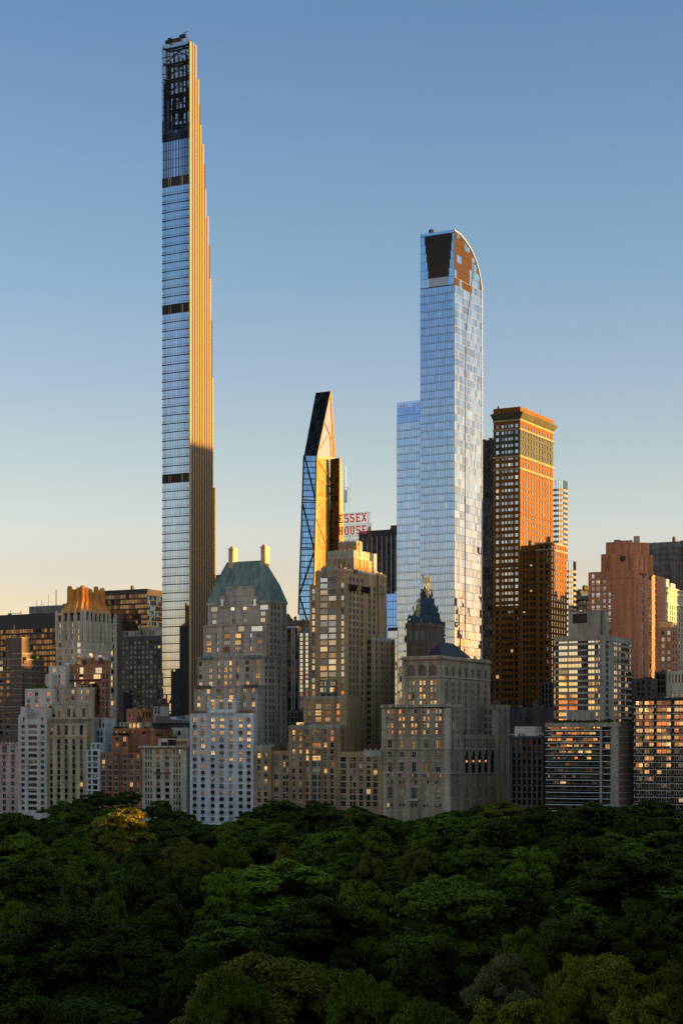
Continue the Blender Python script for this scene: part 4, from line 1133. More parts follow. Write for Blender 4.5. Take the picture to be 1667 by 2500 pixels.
# ------------------------------------------------------------------ balcony building in front of it
def balcony_building():
    V = 745.0
    b = Bld('apartment_building', 'low apartment building with long white balconies curving at the left and orange lit panes', V, 1510, mat='concrete')
    o = b.root.location
    U1 = b.U; xa = U_on_V(1322, V); xb = U_on_V(1464, V); xc_ = U_on_V(1490, V)
    zt = Zat(1762, U1, V)
    pitch = (Zat(1782, U1, V) - Zat(1935, U1, V)) / 10
    V1 = V_on_U(1540, U1 + 3)
    # glazed wall set back behind the balconies
    mb = MB(); mb.box(xa + 1.5, xc_, V + 2.2, V + 22, 0, zt - 2.2); mb.build('wall', M['spandrel'], b.root)
    nf = int((zt - 3) / pitch)
    edge = [(xa, V + 5.5), (xa + .3, V + 3.2), (xa + 1.5, V + 1.4), (xa + 4, V + .4), (xa + 9, V), (xb, V), (xb, V + 2.3), (xa + 1.4, V + 2.3), (xa + 1.4, V + 5.5)]
    sl = MB(); sl.prism([(x - o[0], y - o[1]) for x, y in edge], 0, .30); 
    sl.prism([(x - o[0], y - o[1]) for x, y in [(xb + 1.0, V + .35), (xc_, V + .35), (xc_, V + 2.25), (xb + 1.0, V + 2.25)]], 0, .3)
    me = sl.mesh('balcony', [M['whitepaint']])
    rl = MB()
    for a, c in zip(edge[:5], edge[1:6]):
        rl.tube((a[0] - o[0], a[1] - o[1] + .05, 1.2), (c[0] - o[0], c[1] - o[1] + .05, 1.2), .05, n=4)
        rl.quad((a[0] - o[0], a[1] - o[1] + .06, .3), (c[0] - o[0], c[1] - o[1] + .06, .3), (c[0] - o[0], c[1] - o[1] + .06, 1.15), (a[0] - o[0], a[1] - o[1] + .06, 1.15), 1)
    mr = rl.mesh('railing', [M['alu'], M['g_black']])
    ztop0 = Zat(1783, U1, V)
    rnd = random.Random(5)
    for i in range(nf):
        z = ztop0 - i * pitch
        if z < 1: break
        bal = inst('balcony', me, b.root, (0, 0, z - .3))
        q = inst('railing', mr, bal, (0, 0, 0))
        # glazing behind: panes of mixed width
        x = xa + 2.0
        while x < xc_ - 1.5:
            wd = rnd.choice((1.1, 1.6, 2.2, 2.8, 3.2))
            if x + wd > xc_ - .3: break
            if not (xb - .3 < x + wd and x < xb + 1.2):
                inst('window', window_mesh(wd, pitch - .75, 1 if wd > 2 else 0, 0, 'frame_d', 'g_band'), b.root, (x + wd / 2 - o[0], V + 2.15 - o[1], z + .02))
            x += wd + rnd.choice((.06, .06, .7))
    mb = MB(); mb.box(xb, xb + .95, V - .15, V + 2.3, 0, zt - .8); mb.build('pier', M['concrete'], b.root)
    k = b.blk(1490, 1510, None, 1763, d=18, U0=xc_ + .01)
    k.win('F', [1501], 3.2, [Zat(1776, U1, V) - .35 - pitch * i for i in range(nf)], pitch - 1.1, 1, 0, fr='frame_w', metres=True)
    # curved west end
    mb = MB(); r = 5.0
    pts = [(U1, V + .02)] + [(U1 + r * math.sin(R(t)), V + r - r * math.cos(R(t)) + .02) for t in range(10, 91, 10)] + [(U1 + r, V1 + 4), (U1, V1 + 4)]
    mb.prism(pts, 0, zt - .02); mb.build('curved_wall', M['brown'], b.root)
    for i in range(nf + 1):
        mb = MB(); q = ztop0 - i * pitch; mb.prism([(x + (.1 if x > U1 else 0), y - (.1 if y < V + 2 else 0)) for x, y in pts], q - .12, q + .12); mb.build('belt_course', M['concrete'], b.root)
    mb = MB(); mb.prism([(xa, V + 4), (xa + 1.5, V + .8), (xa + 5, V - .3), (U1 + 1, V - .3), (U1 + 1, V + 8), (xa, V + 8)], zt - 2.3, zt - .4); mb.build('parapet', M['concrete'], b.root)
    mb = MB()
    for i in range(26):
        x = xa + 5 + i * 1.15; hh = rnd.uniform(.5, 1.6); mb.box(x, x + .9, V + 1.5, V + 2.6, zt - .4, zt + hh - .3)
    mb.build('planters', M['leaf_dark'], b.root, kind='stuff')
    b.box('roof_house', U_on_V(1386, V + 8), U_on_V(1440, V + 8), V + 8, V + 14, zt - 1, Zat(1738, U1, V + 8), 'concrete')
    b.box('chimney', U_on_V(1382, V + 7), U_on_V(1384, V + 7), V + 7, V + 8, zt - 1, Zat(1726, U1, V + 8), 'whitepaint')
    b.done()
balcony_building()

def glass_balcony_building():
    V = 733.0
    b = Bld('apartment_building', 'black framed apartment building with glass balconies glowing amber at right edge', V, 1740, mat='mullblk')
    o = b.root.location
    k = b.blk(1548, 1740, None, 1706, d=24)
    pitch = (Zat(1720, k.U0, V) - Zat(1905, k.U0, V)) / 11
    bays = [(1551, 1569), (1573, 1596), (1603, 1638), (1646, 1690), (1695, 1730)]
    zt = Zat(1708, k.U0, V); k.z1 = zt
    rnd = random.Random(9)
    sl = MB(); sl.box(k.U0 - o[0], k.U1 - o[0], -1.5, -.02, 0, .22); me = sl.mesh('balcony', [M['alu']])
    rl = MB()
    for a, c in bays:
        x0, x1 = U_on_V(a, V) - o[0], U_on_V(c, V) - o[0]; rl.box(x0, x1, -1.48, -1.42, 1.12, 1.2)
        n = max(2, int((x1 - x0) / 1.3))
        for i in range(n + 1): rl.box(x0 + (x1 - x0) * i / n - .04, x0 + (x1 - x0) * i / n + .04, -1.48, -1.42, .22, 1.12)
        rl.quad((x0, -1.44, .22), (x1, -1.44, .22), (x1, -1.44, 1.12), (x0, -1.44, 1.12), 1)
    mr = rl.mesh('railing', [M['alu'], M['g_black']])
    i = 0; z = zt - .4
    while z - pitch > 0:
        z -= pitch
        if i >= 0:
            bal = inst('balcony', me, b.root, (0, 0, z - .22)); inst('railing', mr, bal, (0, 0, 0))
        for a, c in bays:
            x0, x1 = U_on_V(a, V), U_on_V(c, V); n = max(1, round((x1 - x0) / 2.0)); wd = (x1 - x0) / n
            for q in range(n): inst('window', window_mesh(wd - .06, pitch - .4, 1, 0, 'alu', 'g_band'), b.root, (x0 + (q + .5) * wd - o[0], -.05, z + .03))
        i += 1
    for px in (1549.5, 1571, 1599.5, 1642, 1692.5):
        x = U_on_V(px, V); b.box('pier', x - .35, x + .35, V - .5, V - .005, 0, zt - .3, 'mullblk')
    b.box('parapet', k.U0 - .2, k.U1, V - 1.6, V + .3, zt - .5, zt + .5, 'mullblk')
    b.done()
glass_balcony_building()

b = Bld('apartment_building', 'plain brown brick block behind the black framed building at right', 835, 1612, mat='brown')
k = b.blk(1540, 1600, None, 1656, d=20); k2 = b.blk(1597, 1628, None, 1640, V=838, d=20)
k.win('F', [1558, 1570, 1584], 1.3, [1666, 1682, 1696], 1.8, 0, 1, gl='g_small'); k2.win('F', [1606, 1618], 2.0, [1652, 1668, 1684], 2.4, 0, 0, gl='g_black'); b.done()
b = Bld('apartment_building', 'pale stone block with narrow slot windows at right edge above amber balconies', 800, 1720, mat='pale')
k = b.blk(1627, 1720, None, 1637, d=20); k.win('F', [1634 + 8 * i for i in range(9)], .7, [1656], 3.6, 0, 0, gl='g_black')
k.win('F', [1647, 1668, 1690], 3.6, [1700], 2.4, 1, 0); b.done()

b = Bld('brick_building', 'windowless purple brown brick block below the orange brick tower', 850, 1350, mat='purple')
k = b.blk(1240, 1350, None, 1726, d=25); b.box('vent_pipe', U_on_V(1275, 852), U_on_V(1276.5, 852), 853, 853.5, k.z1 - 1, k.z1 + 4, 'steel'); k.win('F', [1286], 2.2, [1758], 2.5, 0, 0, gl='g_blue', fr='frame_d')
k.band(1745, .3, .1, 'purple', 'belt_course', 'F'); b.done()
b = Bld('stone_building', 'dark stone building with pilasters between brown club and white balconies', 762, 1325, mat='darkstone')
k = b.blk(1243, 1325, None, 1798, d=20)
k.win('F', [1255 + 12.5 * i for i in range(6)], 1.3, (1812, 1960, 10), 2.2, 0, 1, gl='g_dark')
for i in range(7):
    x = k.x(1249 + 12.5 * i); b.box('pilaster', x - .45, x + .45, k.V0 - .4, k.V0 - .004, 0, k.z(1806), 'darkstone')
k.band(1800, .9, .7, 'darkstone', 'cornice', 'F')
b.box('roof_house', U_on_V(1256, 770), U_on_V(1306, 770), 770, 778, k.z1 - 1, Zat(1774, b.U, 770), 'white2')
mb = MB(); mb.box(U_on_V(1243, 764), U_on_V(1330, 764), 764, 764.2, k.z1 + .9, k.z1 + 1.05)
for i in range(16):
    x = U_on_V(1243 + i * 5.5, 764); mb.box(x - .06, x + .06, 764, 764.15, k.z1 - .9, k.z1 + .9)
mb.build('railing', M['alu'], b.root); b.done()
# ------------------------------------------------------------------ copper roofed hotel
def copper_roof_tower():
    V = 745.0
    b = Bld('apartment_tower', 'grey stepped tower with steep green copper roof, two sunlit chimneys and white brick base', V, 619, mat='white')
    # white base
    k = b.blk(463.6, 619, None, 1741, d=9)
    cols = [475, 495, 519, 541, 563.5, 587, 607]
    rows = [1757 + 16.35 * i for i in range(16)]
    k.win('F', cols, [2.3, 2.3, 2.3, 2.7, 2.3, 2.3, 2.3], rows, 1.75, [1, 1, 1, 2, 1, 1, 1], 0, fr='frame_b', sill='frame_w')
    ac = MB()
    for px in cols:
        for z in k.rows(rows): ac.box(k.x(px) - .45, k.x(px) + .45, k.V0 - .07, k.V0 - .004, z - 1.75, z - 1.4)
    ac.build('air_grilles', M['frame_d'], b.root, kind='stuff')
    # quoin strips between the bays (raised joints)
    qs = MB()
    for px in (485, 507, 530, 552, 575, 597):
        x = k.x(px)
        for i in range(60):
            z = k.z1 - 2 - i * .8
            if z > 3: qs.box(x - .9, x + .9, k.V0 - .06, k.V0 - .005, z - .33, z + .33)
    qs.build('rusticated_strips', M['white'], b.root, kind='stuff')
    for a, c in ((463.6, 503), (579, 619)):
        mb = MB()
        for i in range(14):
            x = k.x(a + (c - a) * (i + .5) / 14); mb.box(x - .18, x + .18, V - .2, V + .1, k.z1, k.z1 + 1.1)
        mb.box(k.x(a), k.x(c), V - .22, V + .12, k.z1 + 1.1, k.z1 + 1.35); mb.build('balustrade', M['brick2'], b.root)
    # arched loggia bay in the middle of the base top
    kb = b.blk(507, 575, None, 1706, V=744.5, d=4, yb=1745)
    kb.win('F', [519.5, 541, 562], 2.2, [1722], 3.6, 1, 1, fr='frame_b'); 
    for px in (519.5, 541, 562):
        x = kb.x(px); mb = MB()
        pts = [(x + 1.1 * math.cos(R(t)), kb.z(1722) + 1.8 + .9 * math.sin(R(t))) for t in range(0, 181, 20)]
        mb.poly([(a, kb.V0 - .02, z) for a, z in pts]); mb.build('arch_head', M['g_pale'], b.root)
        b.box('balcony_slab', x - 1.5, x + 1.5, kb.V0 - .7, kb.V0 - .01, kb.z(1741), kb.z(1738), 'white')
    # stepped tiers share one west wall plane
    V1 = 748.0; U1 = U_on_V(628.6, V1)
    Vt2, Vt3, Vt4, Vr = V_on_U(646, U1), V_on_U(650.5, U1), V_on_U(659, U1), V_on_U(700, U1)
    g = 'grey'
    t1 = b.blk(474.6, 0, 646, 1674, V=V1, U1=U1, mat=g)
    t2 = b.blk(482, 0, 700, 1602, V=Vt2, U1=U1 + .02, mat=g)
    t3 = b.blk(496.6, 0, 700, 1522, V=Vt3, U1=U1 + .04, mat=g)
    t4 = b.blk(507, 0, 700, 1468, V=Vt4, U1=U1 + .06, mat=g)
    b.noclutter |= {t1, t2, t3, t4, k}; t3.z0 = t2.z1 - 1.5; t4.z0 = t3.z1 - 1.5
    W = dict(fr='frame_d', gl='g_old', sill='pale')
    t1.win('F', [484.5, 508, 534, 564, 597, 618], [1.9, 1.9, 2.6, 2.6, 1.9, 1.9], [1686, 1702.5, 1720], 2.1, [1, 1, 2, 2, 1, 1], 0, **W)
    t2.win('F', [489.5, 514, 533.5, 550, 562, 580, 604, 628], [2.0, 2.0, 1.3, 1.7, 1.7, 1.3, 2.0, 2.0], [1617, 1633.5, 1650, 1668], 2.2, 1, 0, **W)
    t3.win('F', [509, 553, 580, 633], [2.8, 3.6, 3.6, 2.8], [1550, 1566.5, 1583], 2.1, 2, 0, **W)
    t3.win('F', [516, 570], [7, 7], [1534], 2.4, 4, 0, skip={(1, 0)}, **W); t3.win('F', [626.5], 6.4, [1534], 2.4, 4, 0, **W); t3.win('F', [553, 588], 3.4, [1533], 2.6, 2, 0, **W)
    t3.win('F', [531, 612], 1.0, [1550, 1566, 1583], 1.9, 0, 0, **W)
    t4.win('F', [522.5, 547, 571, 598, 641], [2.6, .9, 1.8, 2.4, 2.6], [1497.5, 1513], 1.9, 1, 0, **W); t4.win('F', [522.5, 644], [4, 4.6], [1482], 2.2, 3, 0, **W); t4.win('F', [567, 597], 2.4, [1480], 2.6, 0, 0, fr='frame_d', gl='g_pale')
    swin = [1482 + 16.35 * i for i in range(24)]
    t4.win('S', [663.5, 672, 681, 694], 1.7, swin[:6], 2.0, 1, 0, fr='frame_w', gl='g_side')
    t2.win('S', [650, 660, 668, 681, 694], 1.7, swin[8:], 2.0, 1, 0, fr='frame_w', gl='g_side')
    t3.win('S', [662, 672, 681, 694], 1.7, swin[2:9], 2.0, 1, 0, fr='frame_w', gl='g_side')
    for t, py in ((t1, 1674), (t2, 1602), (t3, 1523)): t.band(py, .7, .35, g, 'cornice')
    t4.band(1469, .8, .5, g, 'cornice'); t2.band(1625, .35, .2, 'pale', 'belt_course', 'S'); t2.band(1674, .35, .2, 'pale', 'belt_course', 'S'); t2.band(1745, .35, .2, 'pale', 'belt_course', 'S')
    for t, n_ in ((t1, 3), (t2, 4), (t3, 3)):      # shallow buttress strips between bays
        for i in range(n_ + 2):
            x = t.U0 + (t.U1 - t.U0) * (i + .5) / (n_ + 2) + .9
    # terrace planting boxes and awning strips
    for t, a, c in ((t2, 484, 519), (t2, 600, 640), (t1, 478, 515), (t1, 597, 628)):
        b.box('terrace_awning', t.x(a), t.x(c), t.V0 - .9, t.V0 - .36, t.z1 - .9, t.z1 + .5, 'frame_b' if t is t1 else 'copper')
    # roof
    mb = MB(); e = .7
    zE = t4.z1 + .1; V0 = Vt4
    ridgeV = V0 + (Vr - V0) * .42
    rx0, rx1 = U_on_V(556, ridgeV), U_on_V(645, ridgeV)
    zR = Zat(1368, rx1, ridgeV)
    U0, U1_ = t4.U0 - e * .5, t4.U1 + e * .6
    base = [(U0, V0 - e * .5, zE), (U1_, V0 - e * .5, zE), (U1_, Vr + e * .5, zE), (U0, Vr + e * .5, zE)]
    mid = [(U0 + (rx0 - U0) * .34, V0 + (ridgeV - V0) * .30, zE + (zR - zE) * .42), (U1_ + (rx1 - U1_) * .34, V0 + (ridgeV - V0) * .30, zE + (zR - zE) * .42),
           (U1_ + (rx1 - U1_) * .34, Vr + (ridgeV - Vr) * .30, zE + (zR - zE) * .42), (U0 + (rx0 - U0) * .34, Vr + (ridgeV - Vr) * .30, zE + (zR - zE) * .42)]
    rg = [(rx0, ridgeV - .4, zR), (rx1, ridgeV - .4, zR), (rx1, ridgeV + .4, zR), (rx0, ridgeV + .4, zR)]
    mb.loft([base, mid, rg]); mb.build('roof', M['copper'], b.root)
    seam = MB()
    for i in range(46):                         # standing seams
        f = (i + .5) / 46
        def L(p, q): return Vector(p) * (1 - f) + Vector(q) * f
        for A, B_ in ((0, 1), (1, 2)):
            p, q, r = L(base[A], base[B_]), L(mid[A], mid[B_]), L(rg[A], rg[B_])
            if A == 1 and i % 2: continue
            seam.bar(p, q, .07); seam.bar(q, r, .07)
    for A in (0, 1): seam.bar(base[A], mid[A], .2); seam.bar(mid[A], rg[A], .2)
    seam.build('roof_seams', M['copper'], b.root, kind='stuff')
    # chimneys
    for p0, p1, yt, yb in ((558, 574, 1338, 1385), (636.5, 652, 1333, 1384)):
        Vc = ridgeV - 1.5; a, c = U_on_V(p0, Vc), U_on_V(p0 + 10.5, Vc); mb = MB()
        zt = Zat(yt, c, Vc); zb = Zat(1425, c, Vc); d = 4.2
        mb.box(a, c, Vc, Vc + d, zb, zt); mb.box(a - .25, c + .25, Vc - .25, Vc + d + .25, zt - .9, zt - .3); mb.box(a + .4, c - .4, Vc + .6, Vc + 1.6, zt, zt + .8)
        mb.build('chimney', M['tan'], b.root)
    # central gable block and arched dormers
    gk = b.blk(553, 621, None, 1431, V=Vt4 - .35, d=8, yb=1480, mat=g)
    for px in (566, 600):
        x = gk.x(px); mb = MB(); mb.tube((x, gk.V0 - .06, gk.z(1444)), (x, gk.V0 + .3, gk.z(1444)), .5, n=10); mb.build('round_vent', M['mullblk'], b.root)
    gk.band(1432, .6, .3, g, 'cornice', 'F')
    for px in (542.5, 622):
        Vd = Vt4 - .5; x = U_on_V(px, Vd); zb, zt = Zat(1484, x, Vd), Zat(1455, x, Vd); mb = MB()
        arc = [(x + 1.75 * math.cos(R(t)), zt + 1.75 * math.sin(R(t)) - 1.6) for t in range(0, 181, 18)]
        ring = [(x + 1.75, zb)] + arc + [(x - 1.75, zb)]
        n = len(ring); i0 = len(mb.v)
        mb.v += [(a, Vd, z) for a, z in ring] + [(a, Vd + 5, z) for a, z in ring]
        mb.f.append(tuple(range(i0, i0 + n))[::-1]); mb.m.append(0)
        for q in range(n - 1): mb.f.append((i0 + q, i0 + q + 1, i0 + n + q + 1, i0 + n + q)); mb.m.append(0)
        d_ = mb.build('dormer', M[g], b.root)
        w_ = inst('window', window_mesh(1.5, 3.4, 1, 2, 'frame_w', 'g_old'), d_, (x - b.root.location[0], Vd - .1 - b.root.location[1], zb + .8))
    Vd = V_on_U(681, U1); mb = MB(); zz = t4.z1
    mb.box(U1 - 2.5, U1 - .4, V_on_U(671, U1), V_on_U(692, U1), zz, zz + 2.6); mb.build('side_dormer', M['frame_d'], b.root)
    # lower rear windows seen reflected
    b.done()
copper_roof_tower()

# ------------------------------------------------------------------ stepped tan hotel with rooftop sign
def sign_hotel():
    V = 745.0
    b = Bld('hotel', 'stepped tan brick hotel with terracotta crown carrying the red rooftop letters', V, 829.5, mat='essex')
    o = b.root.location
    W = dict(fr='frame_w', gl='g_old', sill='essexlight')
    # low wings
    lw = b.blk(620, 662, None, 1824, V=744.6, d=20); lw.win('F', [632, 648], 1.9, [1845 + 15.8 * i for i in range(9)], 2.0, 0, 1, **W)
    lw2 = b.blk(662, 705, None, 1833, V=746, d=20); lw2.win('F', [674, 693, 700.5], [2.4, 1.5, 1.5], [1851 + 15.6 * i for i in range(8)], 2.0, [1, 0, 0], 1, **W)
    cb = b.blk(704, 829.5, 893, 1772)
    cb.win('F', [716.5, 733, 749.5, 771.5, 794, 810], [1.6, 1.6, 1.6, 4.6, 1.7, 1.7], [1788 + 15.9 * i for i in range(13)], 2.1, [0, 0, 0, 3, 0, 0], 1, **W)
    cb.win('S', [838, 855, 867, 879], [2.2, 1.7, 1.7, 1.7], [1788 + 15.9 * i for i in range(13)], 2.1, 1, 0, fr='frame_w', gl='g_side')
    rw = b.blk(850, 932, None, 1836, V=744.3, d=20, U0=cb.U1 + .02); rw.win('F', [837.5, 856.5, 865, 881, 899, 915.5], [3, 1.6, 1.6, 2.2, 2.2, 2.2], [1855 + 15.7 * i for i in range(8)], 2.1, 0, 1, **W)
    rw.win('F', [896, 918], 4, [1855], 2.2, 2, 0, **W) if False else None
    # light carved crests on the wings and centre
    rnd = random.Random(2)
    for k_, a, c, base in ((lw, 621, 661, 1822), (rw, 886, 931, 1834)):
        n = 11
        for i in range(n):
            mb = MB()
            x0 = k_.x(a + (c - a) * i / n); x1 = k_.x(a + (c - a) * (i + 1) / n)
            mb.box(x0 + .04, x1 - .04, k_.V0 - .2, k_.V0 + .5, k_.z1 - (1.8 if i % 2 else 2.6), k_.z1 + (1.5 if i % 3 == 1 else .7))
            mb.build('crest_block', M['essexlight'], b.root)
    def crown_strip(k_, hgt, n, faces='F'):
        mb = MB()
        for i in range(n):
            x0 = k_.U0 + (k_.U1 - k_.U0) * i / n; x1 = k_.U0 + (k_.U1 - k_.U0) * (i + 1) / n
            mb.box(x0 + .03, x1 - .03, k_.V0 - .16, k_.V0 + .3, k_.z1 - hgt * (1 if i % 2 else .6), k_.z1 + (.5 if i % 2 else .2))
        if 'S' in faces:
            m_ = max(3, int((k_.V1 - k_.V0) / 2))
            for i in range(m_):
                y0 = k_.V0 + .31 + (k_.V1 - k_.V0 - .4) * i / m_; y1 = k_.V0 + .31 + (k_.V1 - k_.V0 - .4) * (i + 1) / m_
                mb.box(k_.U1 - .3, k_.U1 + .16, y0 + .03, y1 - .03, k_.z1 - hgt * (1 if i % 2 else .6), k_.z1 + (.5 if i % 2 else .2))
        mb.build('terracotta_crown', M['essexlight'], b.root)
    crown_strip(cb, 1.6, 18, 'FS')
    for px in (725, 741, 759.5, 784.5, 802, 820):
        x = cb.x(px); b.box('pilaster', x - .28, x + .28, V - .22, V - .004, 0, cb.z1 - 1.7, 'essex')
    # second step
    s2 = b.blk(740.5, 846, None, 1701, V=749, d=14); s2.win('F', [754.5, 776, 799, 825], [1.9, 3.2, 3.0, 1.9], [1724, 1740, 1756], 2.2, [1, 2, 2, 0], 0, **W); crown_strip(s2, 1.0, 14)
    s2.win('F', [775.5], 4.6, [1724], 2.4, 2, 0, **W) if False else None
    # tower
    Vt = 755.0; U1 = U_on_V(847.5, Vt)
    tw = b.blk(769, 847.5, 944, 1391, V=Vt)
    rows = [1412.5 + 15.55 * i for i in range(20)]
    tw.win('F', [789.8, 810.6, 835.6], [4.0, 4.0, 1.7], rows, 2.2, [2, 2, 0], 0, skip={(2, 0), (1, 4)}, **W)
    tl = b.blk(755.5, 769.2, None, 1429, V=Vt + .6, d=18); tl.win('F', [764.5], 1.7, rows[1:], 2.1, 0, 1, **W)
    WS = dict(fr='frame_w', gl='g_side', sill='essexlight'); tw.win('S', [855, 864, 873, 884], 1.9, rows, 2.0, 1, 0, **WS)
    tw.win('S', [902, 913.5, 924.5, 937.5], 1.9, rows[1:], 2.0, 1, 0, **WS)
    crown_strip(tw, .9, 16, 'FS')
    # little zig-zag crest on the front
    for i in range(7):
        x = tw.x(786 + i * 5.2); mb = MB(); mb.prism([(x - .55, Vt - .1), (x + .55, Vt - .1), (x + .3, Vt + .5), (x - .3, Vt + .5)], tw.z1, tw.z1 + (2.6 if i % 2 else 1.8))
        mb.build('crest_block', M['essexlight'], b.root); mb = MB(); mb.box(x - .3, x + .3, Vt - .18, Vt - .004, tw.z1 - 3.4, tw.z1 - 1.8)
        mb.build('crest_bracket', M['essexlight'], b.root)
    # projecting bays on the west side
    Vw = V_on_U(896, U1)
    bw = b.blk(880, 0, 964, 1557, V=Vw, U1=U1 + 2.2, U0=U1 - 6); bw.win('S', [919, 933, 946, 958], 1.9, rows[10:] + [rows[-1] + 15.55 * i for i in range(1, 10)], 2.0, 1, 0, **WS)
    bw.win('F', [900], 2.2, rows[10:] + [rows[-1] + 15.55 * i for i in range(1, 10)], 2.0, 1, 0, **WS)
    crown_strip(bw, 1.5, 5, 'FS')
    cp = b.blk(890, 0, 940, 1400, V=V_on_U(921, U1), U1=U1 + .9, U0=U1 - 7); cp.win('S', [929, 937], 1.3, [1416, 1432, 1448], 1.8, 0, 0, **W)
    for px, py, h in ((918, 1383, 12), (932, 1399, 5)):
        v = V_on_U(px - 6, U1 - 3); mb = MB(); mb.tube((U1 - 3, v, tw.z1 - 1), (U1 - 3, v, Zat(py - 30 if h > 10 else py, U1 - 3, v)), 1.5, 1.5, 10); mb.build('flue', M['white2'], b.root)
    # crown house
    Uk = U1 - 1.2; Vk1 = V_on_U(864, Uk)
    c1 = b.blk(797, 0, 908, 1362, V=Vk1, U1=Uk, yb=1400); c1.z0 = tw.z1 - 1.2; c1.win('F', [806 + 11.5 * i for i in range(5)], .9, [1374], 3.6, 0, 0, gl='g_black', fr='frame_b'); c1.win('S', [878, 888, 897], .8, [1375], 4, 0, 0, gl='g_black', fr='frame_b')
    c2 = b.blk(800, 0, 902, 1344, V=Vk1 + .8, U1=Uk - .5, mat='essexlight'); c2.z0 = c1.z1 - 1.2; crown_strip(c2, 2.6, 12, 'FS')
    Vk3 = V_on_U(870, Uk - 1.0); c3 = b.blk(826, 0, 884, 1322, V=Vk3, U1=Uk - 1.0); c3.z0 = c2.z1 - 1.2; b.noclutter |= {c1, c2, c3}; crown_strip(c3, 1.2, 9, 'FS'); c3.win('F', [846], .8, [1335], 2.4, 0, 0, gl='g_black', fr='frame_b')
    b.box('roof_terrace', tw.x(856 - 10), tw.U1 + .5, tw.V0 + 6, tw.V0 + 10, tw.z1 - 1, tw.z1 + .6, 'frame_d')
    for px, a in ((858, 1397), (890, 1432)):
        b.box('glazed_bay', U1 - 1, U1 + .8, V_on_U(px - 8, U1), V_on_U(px + 10, U1), Zat(1440, U1, Vt), Zat(1426, U1, Vt), 'g_black')
    # glass lantern and planting on the low roof
    b.box('glass_lantern', cb.x(720), cb.x(739), V + 1.5, V + 4, cb.z1 - .8, cb.z1 + 1.6, 'g_pale')
    mb = MB()
    for i in range(14):
        x = s2.x(785 + i * 3.2); mb.box(x - .35, x + .35, s2.V0 + .6, s2.V0 + 1.4, s2.z1 - .8, s2.z1 + rnd.uniform(.2, 1.6))
    mb.build('planters', M['leaf_dark'], b.root, kind='stuff')
    # blue clad pair of bays above second step
    kb = b.blk(778, 818, None, 1659, V=Vt - .8, d=2, yb=1701, mat='slab'); kb.win('F', [784.5, 793, 808.5, 815], [1.9, .9, 1.9, .9], [1669, 1684, 1697], 2.0, 0, 1, **W)
    b.done()
    # ---- rooftop sign: a thing of its own standing on the crown
    Vs = Vk3 + 3; xL, xR = U_on_V(826, Vs), U_on_V(897, Vs)
    zt, zb = Zat(1249, xR, Vs), c3.z1 - .5
    root = empty('rooftop_sign', ((xL + xR) / 2, Vs, zb), 'red two-line letter sign on open steel frame above the stepped tan hotel', 'sign')
    mb = MB()
    mid = Zat(1277, xR, Vs); low = Zat(1305, xR, Vs); top = Zat(1250, xR, Vs)
    for z in (low, mid, top, low - 2, low - 4.2): mb.box(xL - .6, xR + .6, Vs - .04, Vs + .04, z - .05, z + .05); mb.box(xL - .6, xR + .6, Vs + 2.96, Vs + 3.04, z - .05, z + .05)
    for i in range(11):
        x = xL + (xR - xL) * i / 10
        zb_ = zb
        for y in (Vs, Vs + 3): mb.box(x - .04, x + .04, y - .04, y + .04, zb_, top + .2)
        if i < 10:
            x2 = xL + (xR - xL) * (i + 1) / 10
            mb.bar((x, Vs, zb), (x2, Vs, low), .04); mb.bar((x2, Vs, zb), (x, Vs, low), .04); mb.bar((x, Vs + 3, zb), (x2, Vs + 3, mid), .04)
        mb.bar((x, Vs, low), (x, Vs + 3, mid), .04); mb.bar((x, Vs + 3, low), (x, Vs, zb), .04)
    mb.bar((xR, Vs + 1, zb - 6), (xR, Vs + 1, top), .22); mb.bar((xR + 1.2, Vs + 1, zb - 6), (xR + 1.2, Vs + 1, mid), .22)
    mb.build('sign_frame', M['steel'], root)
    G = {   # slab-serif strokes on a 0..1 box: rectangles (x0,x1,z0,z1) and diagonals
        'E': [(.1, .34, 0, 1), (0, .95, 0, .14), (0, .95, .86, 1), (.3, .75, .43, .57), (.82, .95, .1, .28), (.82, .95, .72, .9)],
        'S': [(.12, .88, .86, 1), (.05, .28, .55, .92), (.12, .85, .43, .57), (.7, .95, .08, .5), (.1, .88, 0, .14), (.05, .2, .1, .28), (.8, .95, .72, .9)],
        'X': [('d', .05, .95, 0, 1), ('d', .95, .05, 0, 1), (0, .32, 0, .1), (.68, 1, 0, .1), (0, .32, .9, 1), (.68, 1, .9, 1)],
        'H': [(.08, .32, 0, 1), (.68, .92, 0, 1), (.2, .8, .43, .57), (0, .4, 0, .1), (.6, 1, 0, .1), (0, .4, .9, 1), (.6, 1, .9, 1)],
        'O': [(.05, .3, .14, .86), (.7, .95, .14, .86), (.16, .84, .86, 1), (.16, .84, 0, .14)],
        'U': [(.08, .32, .12, 1), (.68, .92, .12, 1), (.18, .82, 0, .14), (0, .4, .9, 1), (.6, 1, .9, 1)]}
